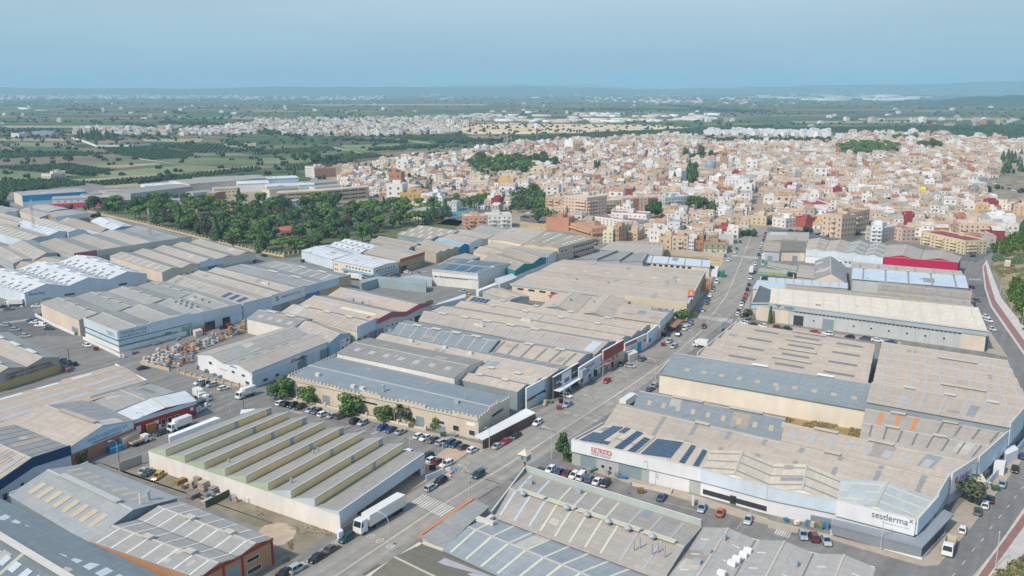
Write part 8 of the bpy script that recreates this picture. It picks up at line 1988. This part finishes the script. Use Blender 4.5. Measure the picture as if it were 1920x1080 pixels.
# small yard houses by the field road
for lb,q,z,m in [("white gatehouse roof with an orange tarpaulin by the field road",[('L',1700,205),('L',1785,215),('L',1775,250),('L',1695,235)],3.0,W_WHITE),("white flat annex at the upper end of the field road yards",[('L',1760,130),('L',1850,95),('L',1880,130),('L',1790,170)],3.2,W_WHITE),("beige yard roof beside the round logo sign",[('L',1520,320),('L',1600,300),('L',1640,370),('L',1560,400)],2.8,W_CREAM),
                    ("pale blue porch beside the orange tarpaulin",[('L',1640,195),('L',1710,190),('L',1690,215),('L',1645,225)],3.0,mat('plain',(.33,.45,.55))),
                    ("white electrical kiosk with tiled top at the kerb by the lorry's cab",[('J',605,735),('J',640,722),('J',655,740),('J',620,755)],2.6,W_WHITE),("orange entrance awning of the dark red street front",[('E',1075,925),('E',1140,905),('E',1170,925),('E',1100,950)],3.0,mat('plain',(.42,.19,.06))),
                    ("steel-roofed kiosk with cream walls at the end of the brick base",[('E',885,1040),('E',1000,980),('E',1045,990),('E',925,1055)],2.8,mat('wall',(.56,.46,.34))),("bright blue open container beside the steel-roofed kiosk",[('I',800,90),('I',920,55),('I',930,90),('I',830,130)],1.6,mat('plain',(.03,.26,.46))),
                    ("white box shelter beside the dark red avenue front",[('G',782,395),('G',820,372),('G',850,385),('G',815,410)],3.6,W_WHITE),("white kiosk with round opening right of the box shelter",[('G',855,395),('G',920,380),('G',945,400),('G',880,425)],2.8,mat('wall',(.68,.64,.58))),
                    ("white gate kiosk with brown doors by the dark red railing",[('E',1445,235),('E',1500,220),('E',1520,232),('E',1465,248)],2.4,W_CREAM),("teal recycling container on the avenue's left kerb",[('C',1558,600),('C',1592,598),('C',1596,585),('C',1562,587)],3.0,mat('plain',(.05,.25,.16))),
                    ("brick annex at the supermarket's avenue corner",[('C',1420,690),('C',1495,690),('C',1497,655),('C',1425,650)],4.0,mat('wall',(.50,.22,.12))),("white awning between the dry plot and the avenue",[('C',1475,590),('C',1540,595),('C',1555,555),('C',1500,555)],3.2,W_WHITE),
                    ("dark brick hut at the chimney works' corner",[('E',470,510),('E',500,500),('E',530,520),('E',500,530)],1.4,mat('wall',(.33,.16,.12))),("white office container with cars at the avenue corner",[('K',1350,470),('K',1368,475),('K',1368,500),('K',1350,495)],2.0,mat('plain',(.60,.56,.52))),
                    ("small stone hut on the waste ground by the field road",[('D',1775,525),('D',1820,527),('D',1822,510),('D',1780,508)],3.0,W_CREAM),("long white roof beside the crimson zigzag hall",[('B',1340,850),('B',1370,830),('B',1575,762),('B',1570,790)],5.0,mat('wall',(.58,.62,.63))),
                    ("low grey flat building before the white tall-fronted hall",[('B',1085,635),('B',1320,660),('B',1320,640),('B',1200,620)],3.5,mat('roof',(.42,.48,.48))),("corrugated grey-green wall block beside the white lorry bay",[('B',775,665),('B',910,630),('B',1280,665),('B',1275,690),('B',910,650),('B',790,685)],4.5,mat('ribbed',(.30,.37,.38))),
                    ("white loading porch of the white tall-fronted hall",[('B',1650,735),('B',1790,680),('B',1815,690),('B',1670,745)],3.0,mat('wall',(.70,.70,.68))),("white plant block with ducts right of the round silo",[('B',1790,650),('B',1920,610),('B',1960,640),('B',1830,690)],4.0,mat('wall',(.52,.55,.56)))]:
    free_prism("yard_building" if z>2 else "container",lb,"small building" if z>2 else "container",[c4(*t) for t in q],0,z,m)
o=free_prism("brown_awnings","brown tiled awnings over the fenced yard before the supermarket sign","awning",[c4('C',1165,1000),c4('C',1200,940),c4('C',1282,962),c4('C',1225,1015)],2.6,2.8,mat('tiles',(.36,.20,.13)))
# sawtooth corner enclosure: rubbish, bins
def bin_(label,k,x,y,m,s_=1.0):
    p=gp(k,x,y); o=thing("waste_bin",label,"bin",p); b=MB(); w=.75*s_
    b.hexa([(-w*.8,-w*.6,.12),(w*.8,-w*.6,.12),(w*.8,w*.6,.12),(-w*.8,w*.6,.12)],[(-w,-w*.7,1.2),(w,-w*.7,1.2),(w,w*.7,1.2),(-w,w*.7,1.2)]); child("body",b.mesh("body",[m]),o)
    b=MB(); b.hexa([(-w,-w*.7,1.21),(w,-w*.7,1.21),(w,w*.7,1.21),(-w,w*.7,1.21)],[(-w*.9,-w*.2,1.5),(w*.9,-w*.2,1.5),(w*.9,w*.2,1.5),(-w*.9,w*.2,1.5)]); child("lid",b.mesh("lid",[m]),o)
for lb,k,x,y,c in [("dark rubbish skip bin inside the fence at the saw-tooth factory's corner",'J',1325,285,(.03,.035,.04)),("brown waste bin on the avenue kerb before the corrugated front",'G',352,832,(.22,.07,.05)),("dark red waste bin on the kerb by the blue door",'G',1133,355,(.22,.03,.03)),("yellow bin beside the first crossing by the supermarket",'G',1372,128,(.60,.36,.05)),
                       ("dark red bin on the pavement beside the lone white car",'E',722,388,(.15,.03,.03)),("round green dome bin beside the light blue-grey car",'L',1703,440,(.06,.13,.07)),("bale-brown bin at the pavement of the electronics hall",'K',962,458,(.20,.14,.06)),("black bin behind the white estate car at the striped front",'G',370,782,(.02,.02,.02)),("grey-green bin pair at the castle street gate",'F',1165,965,(.16,.12,.09)),("dark green container at the end of the castle front",'F',1405,1035,(.04,.10,.07)),("grey container beside the dark green one",'F',1475,1035,(.26,.29,.30)),("green skip at the gate of the peach-walled hall",'E',590,270,(.09,.17,.07))]:
    bin_(lb,k,x,y,mat('plain',c),1.2)
# goods in the yard between the halls
sr=random.Random(8)
YARD=[c4('E',1065,480),c4('E',1200,400),c4('E',1440,350),c4('E',1700,260),c4('E',1830,215),c4('E',1900,235),c4('E',1640,325),c4('E',1470,400),c4('E',1440,480),c4('E',1280,530)]
flat("goods_yard",YARD,.05,CONCG)
SC=[((.58,.56,.53),"white wrapped"),((.50,.42,.32),"cardboard-brown"),((.42,.25,.15),"orange"),((.35,.36,.38),"grey"),((.38,.21,.15),"brick-coloured"),((.18,.20,.24),"dark"),((.62,.52,.40),"cream"),((.20,.33,.48),"blue")]
k=0; q_=[]
while k<150:
    x,y=sr.uniform(264,476),sr.uniform(612,694)
    if not inpoly(x,y,YARD):continue
    c=G(x,y)
    if any((c-z).length<1.45 for z in q_):continue
    q_.append(c); k+=1; xr=(x-264)/212
    cc=SC[0] if xr<.35 and sr.random()<.6 else SC[4] if .35<xr<.5 and sr.random()<.6 else sr.choice(SC)
    st_=sr.choice((1,1,2,2,3)); o=thing("pallet_stack",None,"pallet stack",c,"stacked goods in the yard between the halls",sr.uniform(0,3)); label_later(o,f"{cc[1]} stack of {['one', 'two', 'three'][st_ - 1]} {'load' if st_ == 1 else 'loads'} on pallets",'car')
    z=.06
    for i in range(st_):
        b=MB(); w,d,h=sr.uniform(.7,1.7),sr.uniform(.6,1.3),sr.uniform(.35,1.0); b.box((sr.uniform(-.1,.1),sr.uniform(-.1,.1),z),1.5,1.2,.14); child("pallet",b.mesh("pallet",[mat('plain',(.40,.29,.18))]),o)
        b=MB(); b.box((sr.uniform(-.1,.1),sr.uniform(-.1,.1),z+.15),w,d,h); child("load",b.mesh("load",[mat('plain',cc[0])]),o); z+=.16+h
# scrap and timber in the dirt yard
SCR=[("rusty yellow machine frame",1355,385,3.4,1.8,1.2,(.30,.20,.07)),("heap of dark rusty iron bars",1400,415,2.6,1.6,.8,(.16,.12,.09)),("stack of grey weathered boards",1450,400,4.5,1.0,1.3,(.34,.30,.25)),("tall stack of grey-brown crates",1540,430,3.2,2.4,2.4,(.36,.31,.26)),("second tall crate stack behind the first",1505,400,2.8,2.0,2.6,(.30,.25,.21)),("low pallet pile at the yard's front",1452,490,3.2,2.2,1.2,(.22,.20,.18)),("coil of steel frames beside the crates",1605,455,2.0,2.4,1.6,(.28,.27,.26)),("pile of pale slabs by the green fence",1560,520,3.4,1.6,.6,(.38,.36,.32))]
for lb,x,y,w,d,h,c in SCR:
    p=gp('I',x,y); o=thing("scrap_pile",lb+" in the dirt yard","pile",p,None,-U_ANG+pi/2)
    n=max(2,int(h/.35))
    for i in range(n):
        b=MB(); b.box((sr.uniform(-.15,.15),sr.uniform(-.15,.15),.05+i*h/n),w*sr.uniform(.75,1),d*sr.uniform(.7,1),h/n*.86); child("layer",b.mesh("layer",[mat('plain',(lambda f_:tuple(q*f_ for q in c))(sr.uniform(.75,1.25)))]),o)
p=gp('J',1448,305)
for i,(x,y,c) in enumerate([(1440,285,"white"),(1455,310,"white and red"),(1480,290,"blue"),(1448,330,"pale")]):
    q=gp('J',x,y); o=thing("rubbish_bags",f"{c} pile of dumped bags beside the avenue by the saw-tooth factory's fence","rubbish",q)
    for j in range(5):
        b=MB(); b.cyl((sr.uniform(-.7,.7),sr.uniform(-.7,.7),0),(sr.uniform(-.6,.6),sr.uniform(-.6,.6),sr.uniform(.5,.9)),.45,.2,7); child("bag",b.mesh("bag",[mat('plain',[(.7,.7,.7),(.65,.3,.25),(.15,.3,.5),(.5,.5,.5)][i])]),o)
# odds and ends standing along the fronts and yards
def clutter(pts,n,seed,off=(0,0)):
    r=random.Random(seed); P=[G(*q) for q in pts]
    for i in range(n):
        j=r.randrange(len(P)-1); c=lerp(P[j],P[j+1],r.random())+Vector((r.uniform(-.8,.8),r.uniform(-.8,.8),0)); c.z=.14
        kd=r.choice(("crates","drum","sacks","planks","cage")); col,cn=r.choice((((.50,.42,.32),"brown"),((.66,.65,.62),"white"),((.06,.18,.36),"blue"),((.30,.31,.32),"grey"),((.45,.20,.10),"rust-red"),((.10,.22,.14),"green")))
        o=thing({"crates":"crate_stack","drum":"oil_drum","sacks":"sack_pallet","planks":"plank_stack","cage":"wire_cage"}[kd],None,"yard goods",c,"goods and odds and ends along the fronts",r.uniform(0,3)); m=mat('plain',col)
        if kd=="crates":
            for q in range(r.randint(2,4)):b=MB(); b.box((r.uniform(-.1,.1),0,q*.42),r.uniform(.7,1.1),.7,.38); child("crate",b.mesh("crate",[m]),o)
        elif kd=="drum":
            for q in range(r.randint(1,3)):
                b=MB(); x=q*.7; b.cyl((x,0,0),(x,0,.9),.3,n=10); child("barrel",b.mesh("barrel",[m]),o); b=MB(); b.cyl((x,0,.9),(x,0,.93),.31,n=10); child("rim",b.mesh("rim",[METAL]),o)
        elif kd=="sacks":
            b=MB(); b.box((0,0,0),1.2,1.0,.14); child("pallet",b.mesh("pallet",[mat('plain',(.40,.29,.18))]),o)
            for q in range(3):b=MB(); b.box((r.uniform(-.06,.06),0,.15+q*.25),1.1,.9,.23); child("sack_layer",b.mesh("sack_layer",[m]),o)
        elif kd=="planks":
            for q in range(4):b=MB(); b.box((r.uniform(-.2,.2),0,q*.17),2.6,.8,.13); child("plank",b.mesh("plank",[m]),o)
        else:
            b=MB(); b.box((0,0,0),1.1,1.1,.12); b.box((0,0,.12),.95,.95,1.0,0); child("load",b.mesh("load",[m]),o)
            for sx in (-.55,.55):
                for sy in (-.55,.55):b=MB(); b.box((sx,sy,0),.07,.07,1.3); child("post",b.mesh("post",[METAL]),o)
        label_later(o,f"{cn} {dict(crates='crates stacked', drum='drum standing', sacks='sacks on a pallet', planks='planks piled', cage='load in a wire cage')[kd]} by a wall",'lamp')
clutter([c4('K',600,285),c4('K',780,335),c4('K',880,370)],5,1)
clutter([c4('L',120,665),c4('L',300,700),c4('L',460,740)],10,2)
clutter([(1000,770),(1040,752),(1090,725),(1130,700),(1180,668),(1215,645)],9,3)
clutter([c4('I',1350,395),c4('I',1600,500),c4('J',100,560)],6,4)
clutter([c4('L',1520,420),c4('L',1640,400),c4('L',1720,270),c4('L',1850,160)],9,5)
clutter([c4('B',930,1000),c4('B',1150,930),c4('B',1260,880)],8,6)
clutter([c4('B',600,600),c4('B',850,660),c4('B',1180,610),c4('B',1300,600)],9,7)
clutter([c4('E',1480,420),c4('E',1475,520),c4('E',1640,600)],6,8)
clutter([c4('E',1470,800),c4('E',1560,770)],5,9)
clutter([c4('E',880,460),c4('E',1150,350),c4('E',1400,300)],6,10)
clutter([c4('C',380,490),c4('C',480,470),c4('C',620,430)],7,11)
clutter([c4('F',1060,110),c4('F',1160,170),c4('F',850,300)],7,12)
clutter([c4('A',60,790),c4('A',190,880)],3,13)
# one person by the kerb
p=gp('K',884,408); o=thing("person","person in a pale top and dark trousers on the pavement of the electronics hall","person",p)
me=bpy.data.meshes.new("body"); J_=[(0,0,.95),(0,0,1.2),(0,0,1.45),(0,0,1.55),(0,0,1.70),(.10,0,.9),(.12,.05,.5),(.12,0,.06),(.13,.12,.03),(-.10,0,.9),(-.12,-.05,.5),(-.12,-.1,.06),(-.13,.02,.03),(.20,0,1.42),(.26,.02,1.12),(.26,.12,.88),(-.20,0,1.42),(-.26,0,1.12),(-.25,.1,.88)]
E_=[(0,1),(1,2),(2,3),(3,4),(0,5),(5,6),(6,7),(7,8),(0,9),(9,10),(10,11),(11,12),(2,13),(13,14),(14,15),(2,16),(16,17),(17,18)]
RD=[.15,.14,.15,.06,.11,.10,.07,.05,.045,.10,.07,.05,.045,.07,.05,.04,.07,.05,.04]
me.from_pydata(J_,E_,[]); bo=bpy.data.objects.new("body",me); COL.objects.link(bo); bo.parent=o; bo.modifiers.new("skin",'SKIN')
sk_=me.skin_vertices[0]
for i,r_ in enumerate(RD):sk_.data[i].radius=(r_,r_)
sk_.data[0].use_root=True; ss=bo.modifiers.new("smooth",'SUBSURF'); ss.levels=1; ss.render_levels=1
me.materials.append(mat('plain',(.50,.44,.42)))

# ------------------------------------------------------------------ labels by neighbourhood
def finish_labels():
    from collections import defaultdict
    g=defaultdict(list)
    for o,look,marks in TOLABEL:
        p=o.location; best=min(LANDMARKS[marks],key=lambda m:(m[1]-Vector((p.x,p.y,0))).length)
        g[(look,best[0],marks)].append(((best[1]-Vector((p.x,p.y,0))).length,o))
    for (look,nm,marks),lst in g.items():
        lst.sort(key=lambda t:t[0])
        for i,(d,o) in enumerate(lst):
            if len(lst)==1:o["label"]=f"{look}, alone near the {nm}"
            else:o["label"]=f"{look}, {ordinal(i + 1)} out from the {nm}"
            if len(o["label"].replace('-',' ').split())>16:print("LONG",o["label"])
            if "group" not in o:o["group"]={'tree':"trees of the park, grove and town",'car':"cars in the streets and yards",'lamp':"street lamps of the works",'house':"houses of the town"}[marks]
finish_labels()

# ------------------------------------------------------------------ the haze over the plain
hz=bpy.data.materials.new("haze"); hz.use_nodes=True
t=hz.node_tree; t.nodes.clear()
ho=t.nodes.new("ShaderNodeOutputMaterial"); pv=t.nodes.new("ShaderNodeVolumePrincipled")
pv.inputs["Color"].default_value=(0.50,0.80,1.0,1); pv.inputs["Density"].default_value=0.0001; pv.inputs["Anisotropy"].default_value=0.0
t.links.new(pv.outputs[0],ho.inputs["Volume"])
b=MB(); b.hexa([(-60500,-2500,-1),(60500,-2500,-1),(60500,60500,-1),(-60500,60500,-1)],[(-60500,-2500,330),(60500,-2500,330),(60500,60500,330),(-60500,60500,330)])
b.build("haze",[hz])["kind"]="stuff"

# ------------------------------------------------------------------ lettering to meshes, fitted to its wall
bpy.context.view_layer.update()
dg=bpy.context.evaluated_depsgraph_get()
for o in [o for o in list(S.objects) if o.type=='FONT']:
    me=bpy.data.meshes.new_from_object(o.evaluated_get(dg))
    n=bpy.data.objects.new("lettering",me)
    COL.objects.link(n); n.parent=o.parent; n.location=o.location; n.rotation_euler=o.rotation_euler; n.scale=o.scale
    for (q,w,h) in TEXTS:
        if q is o:
            xs=[v.co.x for v in me.vertices]; ys=[v.co.y for v in me.vertices]
            n.scale=(w/max(1e-3,max(xs)-min(xs)),h/max(1e-3,max(ys)-min(min(ys),0)),1)
    bpy.data.objects.remove(o)
